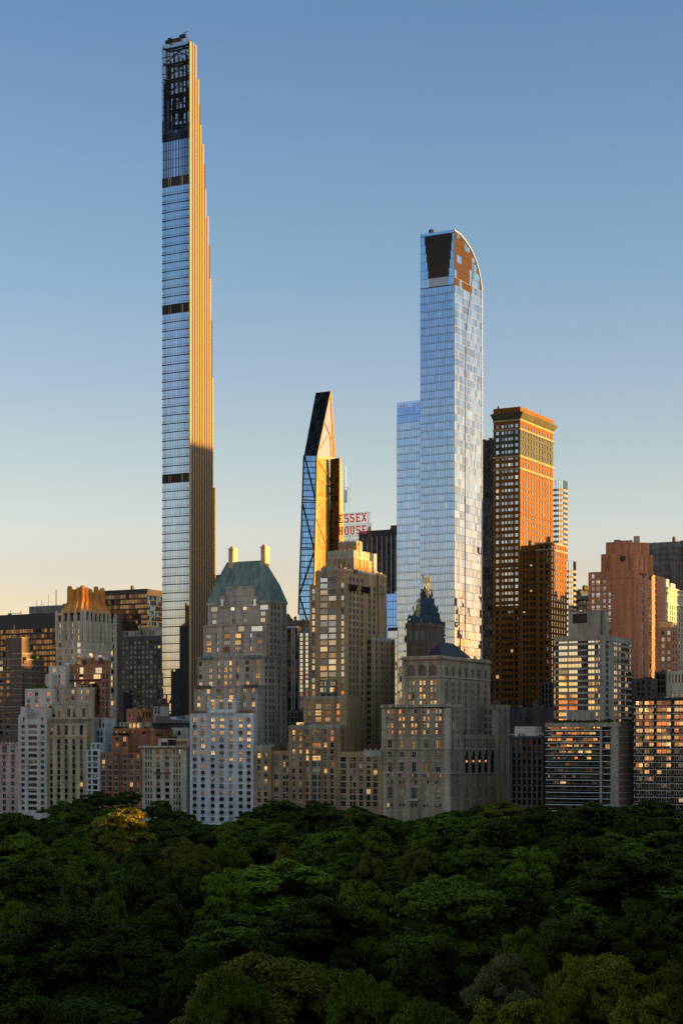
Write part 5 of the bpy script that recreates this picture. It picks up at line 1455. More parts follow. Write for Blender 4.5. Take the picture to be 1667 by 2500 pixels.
    for word, z0, z1 in (('ESSEX', Zat(1273, xR, Vs), Zat(1252, xR, Vs)), ('HOUSE', Zat(1303, xR, Vs), Zat(1282, xR, Vs))):
        n = len(word); cw = (xR - xL) / n
        for i, chh in enumerate(word):
            x0 = xL + i * cw + cw * .10; wd = cw * .78; hh = z1 - z0; mb = MB()
            for q, s_ in enumerate(G[chh]):
                e_ = .004 * q
                if s_[0] == 'd':
                    _, a, c, e, f = s_; t = .13 * wd
                    p, r_ = (x0 + a * wd, z0 + e * hh), (x0 + c * wd, z0 + f * hh)
                    mb.v += [(p[0] - t, Vs - .45 + e_, p[1]), (p[0] + t, Vs - .45 + e_, p[1]), (r_[0] + t, Vs - .45 + e_, r_[1]), (r_[0] - t, Vs - .45 + e_, r_[1]),
                             (p[0] - t, Vs - .15, p[1]), (p[0] + t, Vs - .15, p[1]), (r_[0] + t, Vs - .15, r_[1]), (r_[0] - t, Vs - .15, r_[1])]
                    k0 = len(mb.v) - 8
                    for f_ in ((0, 1, 2, 3), (0, 4, 5, 1), (1, 5, 6, 2), (2, 6, 7, 3), (3, 7, 4, 0), (7, 6, 5, 4)): mb.f.append(tuple(k0 + j for j in f_)); mb.m.append(0)
                else:
                    mb.box(x0 + s_[0] * wd, x0 + s_[1] * wd, Vs - .45 + e_, Vs - .15 - e_, z0 + s_[2] * hh, z0 + s_[3] * hh)
            mb.build('letter', M['red'], root)
sign_hotel()

# ------------------------------------------------------------------ brown stone club with quoins and arcade
def stone_club():
    V = 745.0
    b = Bld('club_building', 'massive brown stone club building with pale corner quoins, arcade and dark hipped roof', V, 1098, mat='nyac')
    U1 = b.U; W = dict(fr='frame_w', gl='g_old', sill='quoin'); WS = dict(fr='frame_w', gl='g_side', sill='quoin')
    k = b.blk(931.5, 1098, 1131, 1719)
    bays = [951.5, 980, 1010, 1039.5, 1069]
    dbl = [c + d for c in bays for d in (-4.4, 4.6)]
    k.win('F', dbl, 1.25, [1737, 1754.5, 1771, 1788], 1.75, 0, 1, **W)
    k.win('F', bays, 1.9, [1817], 3.4, 1, 1, **W); k.win('F', bays, 1.9, [1843], 2.4, 1, 1, **W); k.win('F', bays, 1.9, [1874], 4.0, 1, 2, **W)
    k.win('F', dbl, 1.15, [1895, 1911.5, 1968.5], 1.5, 0, 1, **W)
    k.win('F', [bays[0], bays[2], bays[4]], 2.4, [1938], 5.0, 3, 3, **W)
    sd = [1103.5, 1107, 1116, 1119.5]
    k.win('S', sd, .95, [1737, 1754.5, 1771, 1788, 1895, 1911.5], 1.75, 0, 1, **WS); k.win('S', [1105, 1118.5], 1.7, [1817, 1874, 1938], 3.8, 1, 1, **WS); k.win('S', [1105, 1118.5], 1.7, [1843], 2.2, 1, 1, **WS)
    def quoins(blk_, xs, ys, z0, z1):
        mb = MB(); n = int((z1 - z0) / .95)
        for x0, x1 in xs:
            for i in range(n):
                e = .35 if i % 2 else 0; z = z0 + i * .95
                mb.box(x0 + e * (x0 > blk_.U0 + 1), x1 - e * (x0 < blk_.U0 + 1), blk_.V0 - .09, blk_.V0 - .004, z + .04, z + .91)
        for y0, y1 in ys:
            for i in range(n):
                e = .35 if i % 2 else 0; z = z0 + i * .95
                mb.box(blk_.U1 + .004, blk_.U1 + .09, y0, y1 - e, z + .04, z + .91)
        mb.build('quoins', M['quoin'], b.root, kind='stuff')
    quoins(k, [(k.U0, k.x(942)), (k.x(1084), k.U1)], [(k.V0 + .05, V_on_U(1102, U1))], 0, k.z1 - 1)
    for py in (1828.5, 1889): k.band(py, .5, .35, 'quoin', 'belt_course')
    k.band(1727, .5, .25, 'nyac', 'belt_course')
    # window heads: pediments and lintels
    for px in bays:
        x = k.x(px); z = k.z(1803) ; mb = MB()
        mb.prism([(x - 1.7, V - .3), (x + 1.7, V - .3), (x + 1.7, V - .004), (x - 1.7, V - .004)], z - .5, z - .2)
        i0 = len(mb.v); mb.v += [(x - 1.8, V - .3, z - .2), (x + 1.8, V - .3, z - .2), (x, V - .3, z + .9), (x - 1.8, V - .004, z - .2), (x + 1.8, V - .004, z - .2), (x, V - .004, z + .9)]
        for f in ((0, 1, 2), (0, 2, 5, 3), (1, 4, 5, 2)): mb.f.append(tuple(i0 + j for j in f)); mb.m.append(0)
        mb.build('pediment', M['quoin'], b.root)
        b.box('lintel', x - 1.5, x + 1.5, V - .28, V - .004, k.z(1860.5), k.z(1858), 'quoin')
    x = k.x(1010); b.box('balcony_slab', x - 2.4, x + 2.4, V - 1.1, V - .005, k.z(1958), k.z(1953), 'quoin')
    mb = MB(); i0 = 0; z = k.z(1925); mb.v += [(x - 2.2, V - .4, z), (x + 2.2, V - .4, z), (x, V - .4, z + 1.6), (x - 2.2, V - .004, z), (x + 2.2, V - .004, z), (x, V - .004, z + 1.6)]
    for f in ((0, 1, 2), (0, 2, 5, 3), (1, 4, 5, 2)): mb.f.append(f); mb.m.append(0)
    mb.build('pediment', M['quoin'], b.root)
    for px in (982, 1042):          # carved shields between the tall windows
        x = k.x(px); z = k.z(1938); mb = MB()
        out = [(-1.1, 1.5), (-.5, 1.25), (0, 1.9), (.5, 1.25), (1.1, 1.5), (1.2, .2), (.8, -1.0), (0, -2.0), (-.8, -1.0), (-1.2, .2)]
        for sc__, y in ((1.0, -.12), (.66, -.3)):
            pts = [(x + a * sc__, c * sc__ + z) for a, c in out]; i0 = len(mb.v); n = len(pts)
            mb.v += [(a, V + y, c) for a, c in pts] + [(a, V - .004, c) for a, c in pts]
            mb.f.append(tuple(range(i0, i0 + n))); mb.m.append(0)
            for q in range(n): mb.f.append((i0 + q, i0 + (q + 1) % n, i0 + n + (q + 1) % n, i0 + n + q)); mb.m.append(0)
        mb.build('carved_shield', M['quoin'], b.root)
    def balustrade(blk_, n, faces='FS', name='balustrade'):
        mb = MB(); z = blk_.z1
        L = blk_.U1 - blk_.U0
        mb.box(blk_.U0 - .2, blk_.U1 + .2, blk_.V0 - .25, blk_.V0 + .3, z - .1, z + .25); mb.box(blk_.U0 - .2, blk_.U1 + .2, blk_.V0 - .2, blk_.V0 + .25, z + 1.35, z + 1.65)
        for i in range(n * 6 + 1):
            x = blk_.U0 + L * i / (n * 6); t = .5 if i % 6 == 0 else .13; mb.box(x - t, x + t, blk_.V0 - .15, blk_.V0 + .2, z + .25, z + 1.35)
        if 'S' in faces:
            D_ = blk_.V1 - blk_.V0; m_ = max(2, int(D_ / L * n)); mb.box(blk_.U1 - .3, blk_.U1 + .2, blk_.V0 + .31, blk_.V1, z - .098, z + .248); mb.box(blk_.U1 - .25, blk_.U1 + .2, blk_.V0 + .31, blk_.V1, z + 1.352, z + 1.648)
            for i in range(1, m_ * 6 + 1):
                y = blk_.V0 + D_ * i / (m_ * 6); t = .5 if i % 6 == 0 else .13; mb.box(blk_.U1 - .2, blk_.U1 + .15, y - t, y + t, z + .25, z + 1.35)
        mb.build(name, M['quoin'], b.root)
    k.z1 -= 1.6; balustrade(k, 8)
    # rear wing, court with arcade, tall centre block
    V3 = V_on_U(1213, U1); V4 = V_on_U(1243.7, U1)
    U2 = U_on_V(1176, V3)
    rwing = b.blk(1170, 0, 1243.7, 1722, V=V3, U1=U1 + .01, U0=U2 - 3)
    rwing.win('S', [1216.5, 1220, 1231, 1234.5], .95, [1737 + 16.6 * i for i in range(4)] + [1895, 1911], 1.75, 0, 1, **WS); rwing.win('S', [1218, 1233], 1.6, [1817, 1843, 1874], 3.4, 1, 1, **WS)
    rwing.win('F', [1185, 1195.5], 1.6, [1740, 1757, 1773, 1790], 1.9, 0, 1, fr='frame_w', gl='g_small')
    rwing.z1 -= 1.4; balustrade(rwing, 3)
    quoins(rwing, [(rwing.x(1202), rwing.U1)], [(rwing.V0 + .05, V_on_U(1216, U1)), (V_on_U(1239, U1), V4 - .05)], 0, rwing.z1 - 1)
    Vk = k.V1
    ar = b.blk(1131, 0, 1213, 1794, V=Vk + .01, U1=U1 - .35, U0=U2 - 3)
    ar.V1 = V3 - .01
    fr_ = [1139.5, 1155.5, 1171, 1186, 1202]
    ar.win('S', [c + d for c in fr_ for d in (-4.2, 0, 4.2)], 1.2, [1816], 4.4, 0, 0, gl='g_black', fr='quoin')
    ar.win('S', fr_, 3.9, [1868], 8.6, 0, 0, gl='g_black', fr='frame_d', dep=.3)
    for px in fr_:
        v = ar.y(px); zc = ar.z(1868) + 4.3; mb = MB()
        # pointed-round head above each opening: recess disc and archivolt
        arc = [(v + 1.95 * math.cos(R(t)), zc + 2.6 * math.sin(R(t))) for t in range(0, 181, 15)]
        mb.poly([(ar.U1 + .02, y, z) for y, z in arc], 0)
        for (y0, z0), (y1, z1) in zip(arc, arc[1:]): mb.bar((ar.U1 + .12, y0, z0), (ar.U1 + .12, y1, z1), .22, 1)
        mb.build('arch_head', [M['g_black'], M['quoin']], b.root)
    for c in (1147.5, 1163, 1178.5, 1194): v = ar.y(c); b.box('column', ar.U1, ar.U1 + .3, v - .3, v + .3, ar.z(1890), ar.z(1850), 'quoin')
    for py in (1829, 1890): ar.band(py, .5, .3, 'quoin', 'belt_course', 'S')
    for px in (1141, 1172, 1201): 
        v = ar.y(px); z = ar.z(1938); b.box('window_surround', ar.U1 + .004, ar.U1 + .3, v - 1.5, v + 1.5, z + 3.0, z + 3.6, 'quoin'); b.box('balcony_slab', ar.U1 + .004, ar.U1 + .9, v - 1.7, v + 1.7, z - 3.3, z - 2.9, 'quoin')
    ar.win('S', [1141, 1157, 1172, 1186, 1201], 1.6, [1938], 5, 1, 2, fr='quoin', gl='g_old'); ar.win('S', fr_, .6, [1893 + 13], 1.6, 0, 0, gl='g_black', fr='frame_d')
    # small lamps inside the arches
    # centre block
    Vt = V_on_U(1078, U2)
    t = b.blk(982, 0, 1196.6, 1601, V=Vt, U1=U2 + .02, mat='nyac')
    tb = [1004, 1030.5, 1057]; dt = [c + d for c in tb for d in (-4.3, 4.5)]
    t.win('F', dt, 1.35, [1666.5, 1683, 1700, 1716], 1.95, 0, 1, **W)
    sv = [1089.5 + 15.9 * i for i in range(7)]
    t.win('S', [c + d for c in sv for d in (-2.1, 1.9)], 1.25, [1669 + 16.8 * i for i in range(8)], 2.0, 0, 1, **WS)
    t.band(1652, .6, .4, 'quoin', 'belt_course'); t.band(1607, .9, .8, 'nyac', 'cornice'); t.z1 -= 1.6; balustrade(t, 6)
    for px in tb:
        x = t.x(px); mb = MB(); w_ = 2.1
        arc = [(x + w_ * math.cos(R(a)), t.z(1632) + w_ * math.sin(R(a)) * .95) for a in range(0, 181, 15)]
        mb.poly([(x - w_, t.V0 - .02, t.z(1650)), (x + w_, t.V0 - .02, t.z(1650))] + [(a, t.V0 - .02, z) for a, z in arc][0:], 0)
        ar_ = [(x + w_, t.z(1650))] + arc + [(x - w_, t.z(1650))]
        for (a, z0), (c, z1) in zip(ar_, ar_[1:]): mb.bar((a, t.V0 - .1, z0), (c, t.V0 - .1, z1), .13, 1)
        mb.build('blind_arch', [M['nbrick'], M['nyac']], b.root)
    for px in sv:
        v = t.y(px); mb = MB(); w_ = 1.5
        arc = [(v + w_ * math.cos(R(a)), t.z(1634) + w_ * math.sin(R(a))) for a in range(0, 181, 20)]
        mb.poly([(t.U1 + .02, v + w_, t.z(1655)), (t.U1 + .02, v - w_, t.z(1655))] + [(t.U1 + .02, a, z) for a, z in arc[::-1]], 0)
        ar_ = [(v + w_, t.z(1655))] + arc + [(v - w_, t.z(1655))]
        for (a, z0), (c, z1) in zip(ar_, ar_[1:]): mb.bar((t.U1 + .1, a, z0), (t.U1 + .1, c, z1), .13, 1)
        mb.build('blind_arch', [M['nbrick'], M['nyac']], b.root)
    quoins(t, [(t.U0, t.x(991)), (t.x(1065), t.U1)], [(t.V0 + .05, V_on_U(1083, U2))], k.z1 - 1, t.z1 - 2)
    for px in (1017.5, 1044): x = t.x(px); b.box('pilaster', x - .3, x + .3, t.V0 - .12, t.V0 - .004, k.z1, t.z(1608), 'quoin')
    # hipped roof over the terrace
    Vh = Vt + 4; x0, x1 = U_on_V(1043, Vh), U2 - 2; vb = V_on_U(1160, U2)
    zb, zt = t.z1 + 2.2, Zat(1568, U_on_V(1080, Vh + 6), Vh + 6)
    mb = MB(); mb.loft([[(x0, Vh, zb), (x1, Vh, zb), (x1, vb, zb), (x0, vb, zb)], [(x0 + 4, Vh + 4, zt), (x1 - 3, Vh + 4, zt), (x1 - 3, vb - 14, zt), (x0 + 4, vb - 14, zt)]])
    mb.build('hipped_roof', M['slate'], b.root)
    mb = MB()
    for i in range(9):
        y = Vh + .5 + (vb - Vh - 1) * i / 8; mb.box(x1 - .5, x1 - .2, y - .15, y + .15, t.z1 - .9, zb)
        x = x0 + (x1 - x0) * i / 8; mb.box(x - .15, x + .15, Vh + .2, Vh + .5, t.z1 - .9, zb)
    mb.build('roof_posts', M['white2'], b.root)
    for px in (1161, 1177): 
        v = V_on_U(px, U2 - 1); mb = MB(); mb.tube((U2 - 1, v, t.z1 - .9), (U2 - 1, v, t.z1 + 2.2), .5, n=8); mb.tube((U2 - 1, v, t.z1 + 2.2), (U2 - 1, v - 1.2, t.z1 + 2.9), .5, n=8); mb.tube((U2 - 1, v - 1.2, t.z1 + 2.9), (U2 - 1, v - 1.9, t.z1 + 1.8), .5, n=8); mb.build('vent_cowl', M['alu'], b.root)
    b.noclutter.add(t)
    b.done()
    # lamps hanging in the arcade
    for i, px in enumerate(fr_[:4]):
        v = ar.y(px) - .3; mb = MB(); mb.box(ar.U1 - .12, ar.U1 + .25, v - .28, v + .28, ar.z(1862), ar.z(1857)); mb.bar((ar.U1 + .06, v, ar.z(1857)), (ar.U1 + .06, v, ar.z(1845)), .05, 1)
        mb.build('lamp', [M['lamp'], M['steel']], b.root)
m, n_, l_, bs = newmat('lamp_glow'); bs.inputs['Emission Color'].default_value = (1, .4, .12, 1); bs.inputs['Emission Strength'].default_value = .35; M['lamp'] = m
stone_club()

# brick tower with green arched windows behind the club
b = Bld('brick_tower', 'square brown brick tower with three green arched windows above the brown club roof', 790, 1043, mat='nbrick')
k = b.blk(992, 1043, 1083, 1525)
for px in (1002.5, 1017, 1031.5):
    x = k.x(px); zb, zt = k.z(1563), k.z(1543); w_ = 1.15; mb = MB()
    arc = [(x + w_ * math.cos(R(a)), zt + w_ * math.sin(R(a))) for a in range(0, 181, 20)]
    mb.poly([(x - w_, k.V0 - .03, zb), (x + w_, k.V0 - .03, zb)] + [(a, k.V0 - .03, z) for a, z in arc], 0)
    rr_ = [(x + w_, zb)] + arc + [(x - w_, zb)]
    for (a, z0), (c, z1) in zip(rr_, rr_[1:]): mb.bar((a, k.V0 - .12, z0), (c, k.V0 - .12, z1), .2, 1)
    mb.build('arched_window', [M['copper'], M['nbrick']], b.root)
for px in (1049, 1056, 1064, 1071, 1079):
    v = k.y(px); zb, zt = k.z(1563), k.z(1541); w_ = .75; mb = MB()
    arc = [(v + w_ * math.cos(R(a)), zt + w_ * math.sin(R(a))) for a in range(0, 181, 20)]
    mb.poly([(k.U1 + .03, v + w_, zb), (k.U1 + .03, v - w_, zb)] + [(k.U1 + .03, a, z) for a, z in arc[::-1]], 0); mb.build('arched_window', M['darkstone'], b.root)
k.band(1532, .5, .35, 'nbrick', 'belt_course'); k.band(1526, .9, .5, 'nbrick', 'cornice')
mb = MB()
for i in range(12): 
    x = k.U0 + (k.U1 - k.U0) * i / 11; mb.box(x - .35, x + .35, k.V0 - .3, k.V0 + .3, k.z1, k.z1 + .9)
    y = k.V0 + (k.V1 - k.V0) * (i + .5) / 11.6; mb.box(k.U1 - .3, k.U1 + .3, y - .4, y + .4, k.z1, k.z1 + .9)
mb.build('parapet', M['nbrick'], b.root); b.done()
# ------------------------------------------------------------------ left front row
W = dict(fr='frame_w', gl='g_old')
b = Bld('apartment_building', 'pink stone apartment building with arched windows at the far left edge', 745, 45, mat='pink')
k = b.blk(-60, 45, None, 1815, d=11)
k.win('F', [-30, -10, 10, 31], 2.1, [1850, 1865, 1882, 1897, 1914, 1929, 1945, 1960, 1975, 1990], 2.1, 1, 1, sill='white2', **W)
k.win('F', [-30, -10, 10, 31], 2.7, [1830], 3.0, 2, 1, **W); k.band(1816, .6, .5, 'pink', 'cornice', 'F'); k.band(1842, .4, .25, 'pink', 'belt_course', 'F'); k.band(1871, .4, .25, 'pink', 'belt_course', 'F')
for px in (-30, -10, 10, 31):
    x = k.x(px); z = k.z(1850) + 1.05; mb = MB(); arc = [(x + 1.05 * math.cos(R(a)), z + 1.0 * math.sin(R(a))) for a in range(0, 181, 20)]
    mb.poly([(a, k.V0 - .02, q) for a, q in arc]); mb.build('arch_head', M['g_gold'], b.root)
mb = MB()
for i in range(10):
    x = k.x(-40 + i * 9); mb.box(x - .4, x + .4, k.V0 - .1, k.V0 + .6, k.z1, k.z1 + .8)
mb.build('parapet_posts', M['pink'], b.root); b.done()

b = Bld('apartment_building', 'white brick stepped apartment tower with orange reflecting windows at left', 744, 114, mat='white2')
k = b.blk(46, 114, None, 1745, d=12)
rows = [1773.7 + 14.4 * i for i in range(15)]
k.win('F', [56, 79.5, 103.5], [2.2, 5.6, 2.4], rows, 1.75, [1, 3, 2], 0, **W)
k.win('F', [57, 103.5], 1.2, [1756], 2.0, 0, 1, **W)
for a, c, yt in ((50, 67, 1729), (95, 114, 1729)):
    kk = b.blk(a, c, None, yt, V=744 - .3, d=6, yb=1752); mb = MB()
    for i in range(4): x = kk.U0 + (kk.U1 - kk.U0) * (i + .5) / 4; mb.box(x - .4, x + .4, kk.V0 - .15, kk.V0 + .4, kk.z1, kk.z1 + .7)
    mb.build('parapet_posts', M['white2'], b.root)
for px in (47, 67, 93, 113): x = k.x(px); b.box('pier', x - .5, x + .5, k.V0 - .25, k.V0 - .004, 0, k.z1 - 1.0, 'white2')
mb = MB()
for i in range(7): x = k.x(68 + i * 4); mb.box(x - .2, x + .2, k.V0 - .3, k.V0 + .2, k.z1 - 2.2, k.z1 + .5)
mb.build('carved_crest', M['quoin'], b.root)
k2 = b.blk(61, 127, None, 1681, V=748, d=16); k2.win('F', [69.5, 89, 117], 2.2, [1694.5, 1710, 1724], 1.9, 1, 0, **W)
k3 = b.blk(111, 126, None, 1646, V=750, d=14); k4 = b.blk(119, 160, None, 1625, V=753.4, d=14); k4.win('F', [131, 146.5], 2.1, [1636, 1651.5, 1666.5], 1.9, 1, 0, **W)
mb = MB()
for i in range(12): x = k2.x(64 + i * 4.2); mb.box(x - .4, x + .4, k2.V0 + .6, k2.V0 + 1.8, k2.z1 - .8, k2.z1 + .4 + 1.6 * abs(math.sin(i * 2.3)))
mb.build('planters', M['leaf_olive'], b.root, kind='stuff'); b.done()

b = Bld('apartment_building', 'tan stone apartment building with corbelled cornice between white stepped tower and small white block', 745, 211, mat='tan')
k = b.blk(114.4, 211, 231, 1752)
cols = [125.3, 143.5, 161.7, 180, 198.5]
k.win('F', cols, 1.95, [1810 + 15.15 * i for i in range(11)], 2.1, 1, 0, fr='frame_d', gl='g_old', sill='tan'); k.win('F', cols, 1.9, [1783], 4.6, 1, 2, fr='frame_d', gl='g_old')
ac = MB()
for px in cols:
    for z in k.rows([1810 + 15.15 * i for i in range(11)]): ac.box(k.x(px) - .4, k.x(px) + .4, k.V0 - .35, k.V0 - .004, z - 1.6, z - 1.28)
ac.build('air_conditioners', M['frame_d'], b.root, kind='stuff')
k.band(1754, 1.0, .9, 'tan', 'cornice'); k.band(1799, .5, .3, 'tan', 'belt_course')
mb = MB()
for i in range(26): x = k.U0 + (k.U1 - k.U0) * (i + .5) / 26; mb.box(x - .16, x + .16, k.V0 - .7, k.V0 - .004, k.z(1764), k.z(1756.5))
mb.build('corbels', M['tan'], b.root, kind='stuff')
kt = b.blk(117, 224, 230, 1722, V=748); kt.win('F', [131, 145, 168, 181, 205], 1.9, [1740], 4.0, 1, 1, fr='frame_d', gl='g_old')
k2 = b.blk(127, 226, 231, 1679, V=752); k2.win('F', [139.5, 162.5, 177.5, 213], 2.1, [1689, 1704], 2.1, 1, 1, **W); k2.win('F', [198], .9, [1689, 1704], 1.9, 0, 0, **W)
for kk, n in ((kt, 14), (k2, 12)):
    mb = MB()
    for i in range(n): x = kk.U0 + (kk.U1 - kk.U0) * (i + .5) / n; mb.box(x - .2, x + .2, kk.V0 - .2, kk.V0 + .2, kk.z1, kk.z1 + 1.0)
    mb.box(kk.U0, kk.U1, kk.V0 - .2, kk.V0 + .2, kk.z1 + 1.0, kk.z1 + 1.2); mb.build('balustrade', M['pale'], b.root)
b.done()

b = Bld('apartment_building', 'orange brown brick tower with big studio windows rising behind the corbelled tan building', 757, 249, mat='brick')
k = b.blk(155, 249, 269, 1622)
k.win('F', [164, 240], [4.2, 4.2], [1637], 2.8, 3, 1, fr='frame_d', gl='g_pale'); k.win('F', [198.5], 2.6, [1640], 4.6, 0, 1, fr='frame_d', gl='g_pale'); k.win('F', [178, 188], 1.1, [1636], 2, 0, 0, fr='frame_d', gl='g_old')
k.win('F', [162, 176, 198, 236], [3, 3.6, 2.6, 4.6], [1652], 2.2, 3, 1, fr='frame_d', gl='g_pale'); k.win('F', [170.5, 201, 224], [7.4, 2, 3.4], [1670], 2.2, 6, 0, fr='frame_d', gl='g_pale')
k.win('S', [253, 261.5], 1.9, [1652, 1671, 1689, 1704, 1719, 1735], 2.4, 1, 0, fr='frame_w', gl='g_old'); k.win('F', [230, 241], 1.4, [1687, 1703, 1719, 1735], 2.2, 0, 1, fr='frame_w', gl='g_old')
k.band(1645, .4, .4, 'carntrim', 'belt_course', 'F'); k.band(1660, .4, .9, 'frame_d', 'terrace_edge', 'F')
b.box('penthouse', k.x(188), k.x(217), k.V0 + 3, k.V0 + 9, k.z1 - .9, Zat(1605, b.U, k.V0), 'brick'); b.box('penthouse', k.x(218), k.x(246), k.V0 + 3, k.V0 + 9, k.z1 - .9, Zat(1611, b.U, k.V0), 'brick2')
b.box('roof_door', k.x(193), k.x(203), k.V0 + 2.8, k.V0 + 2.99, k.z1 - .9, k.z1 + 2.6, 'mullblk')
for px, w_, h in ((160, 6, 1.5), (204, 1.6, 6), (225, 2.2, 5), (238, 1.4, 4)):
    b.box('vent_box', k.x(px) - w_ / 2, k.x(px) + w_ / 2, k.V0 + 4, k.V0 + 6.5, k.z1 - .9, k.z1 + h, 'white2')
mb = MB(); rnd = random.Random(4)
for i in range(30):
    x = k.x(198 + rnd.random() * 40); mb.box(x - .4, x + .4, k.V0 - .8, k.V0 - .1, k.z(1676), k.z(1676) + rnd.uniform(.4, 1.7))
for i in range(40): x = k.x(238 + rnd.random() * 3); z = k.z(1678 + i * 1.7); mb.box(x - .3, x + .3, k.V0 - .25, k.V0 - .05, z, z + .7)
mb.build('ivy', M['leaf_dark'], b.root, kind='stuff'); b.done()

b = Bld('apartment_building', 'narrow white block with strip windows beside the orange brick building', 743.5, 243.5, mat='white')
k = b.blk(211.5, 243.5, None, 1832, d=14); k.win('F', [218.5, 232.5], [1.9, 2.9], [1839.5 + 14.0 * i for i in range(10)], 2.0, [1, 2], 0, fr='frame_d', gl='g_old')
for i in range(10): k.band(1847 + 14 * i, .3, .5, 'white', 'sill_band', 'F')
k2 = b.blk(221, 244, None, 1814, V=745.5, d=8); k2.win('F', [229, 239], 2.0, [1823], 2.0, 1, 0, fr='frame_d', gl='g_old'); b.done()
b = Bld('white_building', 'plain pinkish white rendered block with few small windows behind the narrow white block', 756, 257, mat='white')
k = b.blk(229, 257, 281, 1752); k.win('F', [240, 248], 1.5, [1791, 1807], 2.4, 0, 1, fr='frame_d', gl='g_old'); k.win('F', [244], 1.2, [1767], 4.2, 0, 0, fr='frame_d', gl='g_black'); k.win('F', [252.5], 1.0, [1772], 2.4, 0, 0, fr='frame_d', gl='g_black'); k.band(1752.6, .35, .15, 'pink', 'coping'); b.done()

b = Bld('apartment_building', 'orange brick apartment house with planted terraces and slotted brick tank house', 744.2, 344.3, mat='brick2')
k = b.blk(244, 344.3, None, 1838, d=16)
cc = [252.5, 268, 282.5, 305, 320.5, 336]
k.win('F', cc, 1.9, [1847 + 13.85 * i for i in range(9)], 2.0, 1, 0, sill='frame_w', **W); k.win('F', [292, 297.5], .6, [1847 + 13.85 * i for i in range(9)], 1.2, 0, 0, fr='frame_w', gl='g_pale')
for px in (260, 275.5, 290, 312.5, 328): x = k.x(px); b.box('pilaster', x - .55, x + .55, k.V0 - .3, k.V0 - .004, 0, k.z1 - .6, 'brick2')
k2 = b.blk(272, 313, 325, 1796, V=746); k2.win('F', [285.5, 303.5], 2.1, [1805, 1818.5, 1832], 2.1, 1, 0, **W)
k3 = b.blk(312, 392, None, 1798, V=751, d=14); k3.win('F', [329, 350, 366], 2.0, [1805, 1819, 1832], 2.0, 0, 1, **W); k3.win('F', [318], 1.0, [1805, 1819, 1832], 1.8, 0, 0, **W)
k4 = b.blk(277, 378, None, 1780, V=750.5, d=16); k4.win('F', [284, 293, 303, 313, 322, 335, 351], 1.7, [1789], 2.2, 1, 0, **W); k4.band(1782, 1.6, .6, 'brick', 'terrace_edge', 'F')
k5 = b.blk(292, 346, None, 1764, V=753, d=9, mat='pale'); k5.win('F', [299 + 9.4 * i for i in range(5)], 1.85, [1772], 2.5, 0, 0, fr='frame_b', gl='g_pale')
k6 = b.blk(308.5, 347, 371.5, 1731, V=757, mat='brick'); k6.win('F', [317, 327, 338.5], .9, [1745], 2.4, 0, 0, fr='frame_b', gl='g_black'); k6.win('S', [351.5, 359, 366.5], 1.5, [1745], 2.4, 0, 0, fr='frame_b', gl='g_black'); k6.band(1738.5, .25, .12, 'brick', 'belt_course')
mb = MB(); mb.bar((k6.x(336), 760, k6.z1), (k6.x(345), 760, k6.z1 + 1.6), .2); mb.bar((k6.x(352), 760, k6.z1), (k6.x(338), 760, k6.z1 + 1.4), .2); mb.build('hatch_frame', M['frame_b'], b.root)
mb = MB(); rnd = random.Random(6)
for kk, n, a, c in ((k2, 24, 274, 320), (k4, 26, 276, 300), (k3, 20, 318, 390), (k4, 14, 330, 376)):
    for i in range(n): x = kk.x(a + rnd.random() * (c - a)); s_ = rnd.uniform(.3, .6); mb.box(x - s_, x + s_, kk.V0 + .5, kk.V0 + .5 + 2 * s_, kk.z1 - .8, kk.z1 + rnd.uniform(.1, 1.3))
mb.build('planters', M['leaf_dark'], b.root, kind='stuff'); b.done()

b = Bld('apartment_building', 'pale stone apartment house with heavy dark cornice and triple windows left of the white base', 745, 454, mat='pale')
k = b.blk(344.7, 454, 463, 1823)
rows = [1836 + 15.7 * i for i in range(10)]
tri = [356.3, 362.6, 369, 425.3, 432, 438.6]
k.win('F', tri, 1.0, rows, 2.1, 0, 1, fr='frame_d', gl='g_old', sill='pale'); k.win('F', [386.5, 408], 2.5, rows, 2.0, 2, 0, fr='frame_d', gl='g_old', sill='pale')
k.band(1823.5, 1.0, 1.0, 'quoin', 'cornice'); k.band(1857, .5, .35, 'pale', 'belt_course')
mb = MB()
for i in range(34): x = k.U0 + (k.U1 - k.U0) * (i + .5) / 34; mb.box(x - .13, x + .13, k.V0 - .6, k.V0 - .004, k.z(1829), k.z(1826))
mb.build('corbels', M['quoin'], b.root, kind='stuff')
for px in (386.5, 408): x = k.x(px); b.box('balcony_slab', x - 1.9, x + 1.9, k.V0 - 1.0, k.V0 - .005, k.z(1890), k.z(1886.5), 'brown')
for px in (348.5, 376, 397.5, 418.5, 447.5): x = k.x(px); b.box('pilaster', x - .4, x + .4, k.V0 - .12, k.V0 - .005, k.z(1855), k.z(1829), 'pale')
b.box('white_roof_room', k.x(378), k.x(401), k.V0 + 3, k.V0 + 8, k.z1 - .9, Zat(1803.5, b.U, k.V0), 'white2'); b.box('dark_opening', k.x(385), k.x(400), k.V0 + 2.9, k.V0 + 2.99, k.z1 - .9, Zat(1812, b.U, k.V0), 'mullblk')
mb = MB(); z = Zat(1804, b.U, k.V0); mb.box(k.x(402), k.x(452), k.V0 + 2.5, k.V0 + 9, z - .4, z); mb.box(k.x(451), k.x(452.3), k.V0 + 2.51, k.V0 + 8.9, k.z1 - .9, z - .39); mb.build('roof_canopy', M['white2'], b.root)
inst('window', window_mesh(k.x(421) - k.x(402.5), z - .4 - k.z1 + .9, 2, 0, 'frame_d', 'g_black'), b.root, ((k.x(402.5) + k.x(421)) / 2 - b.root.location[0], 3.0, k.z1 - .9))
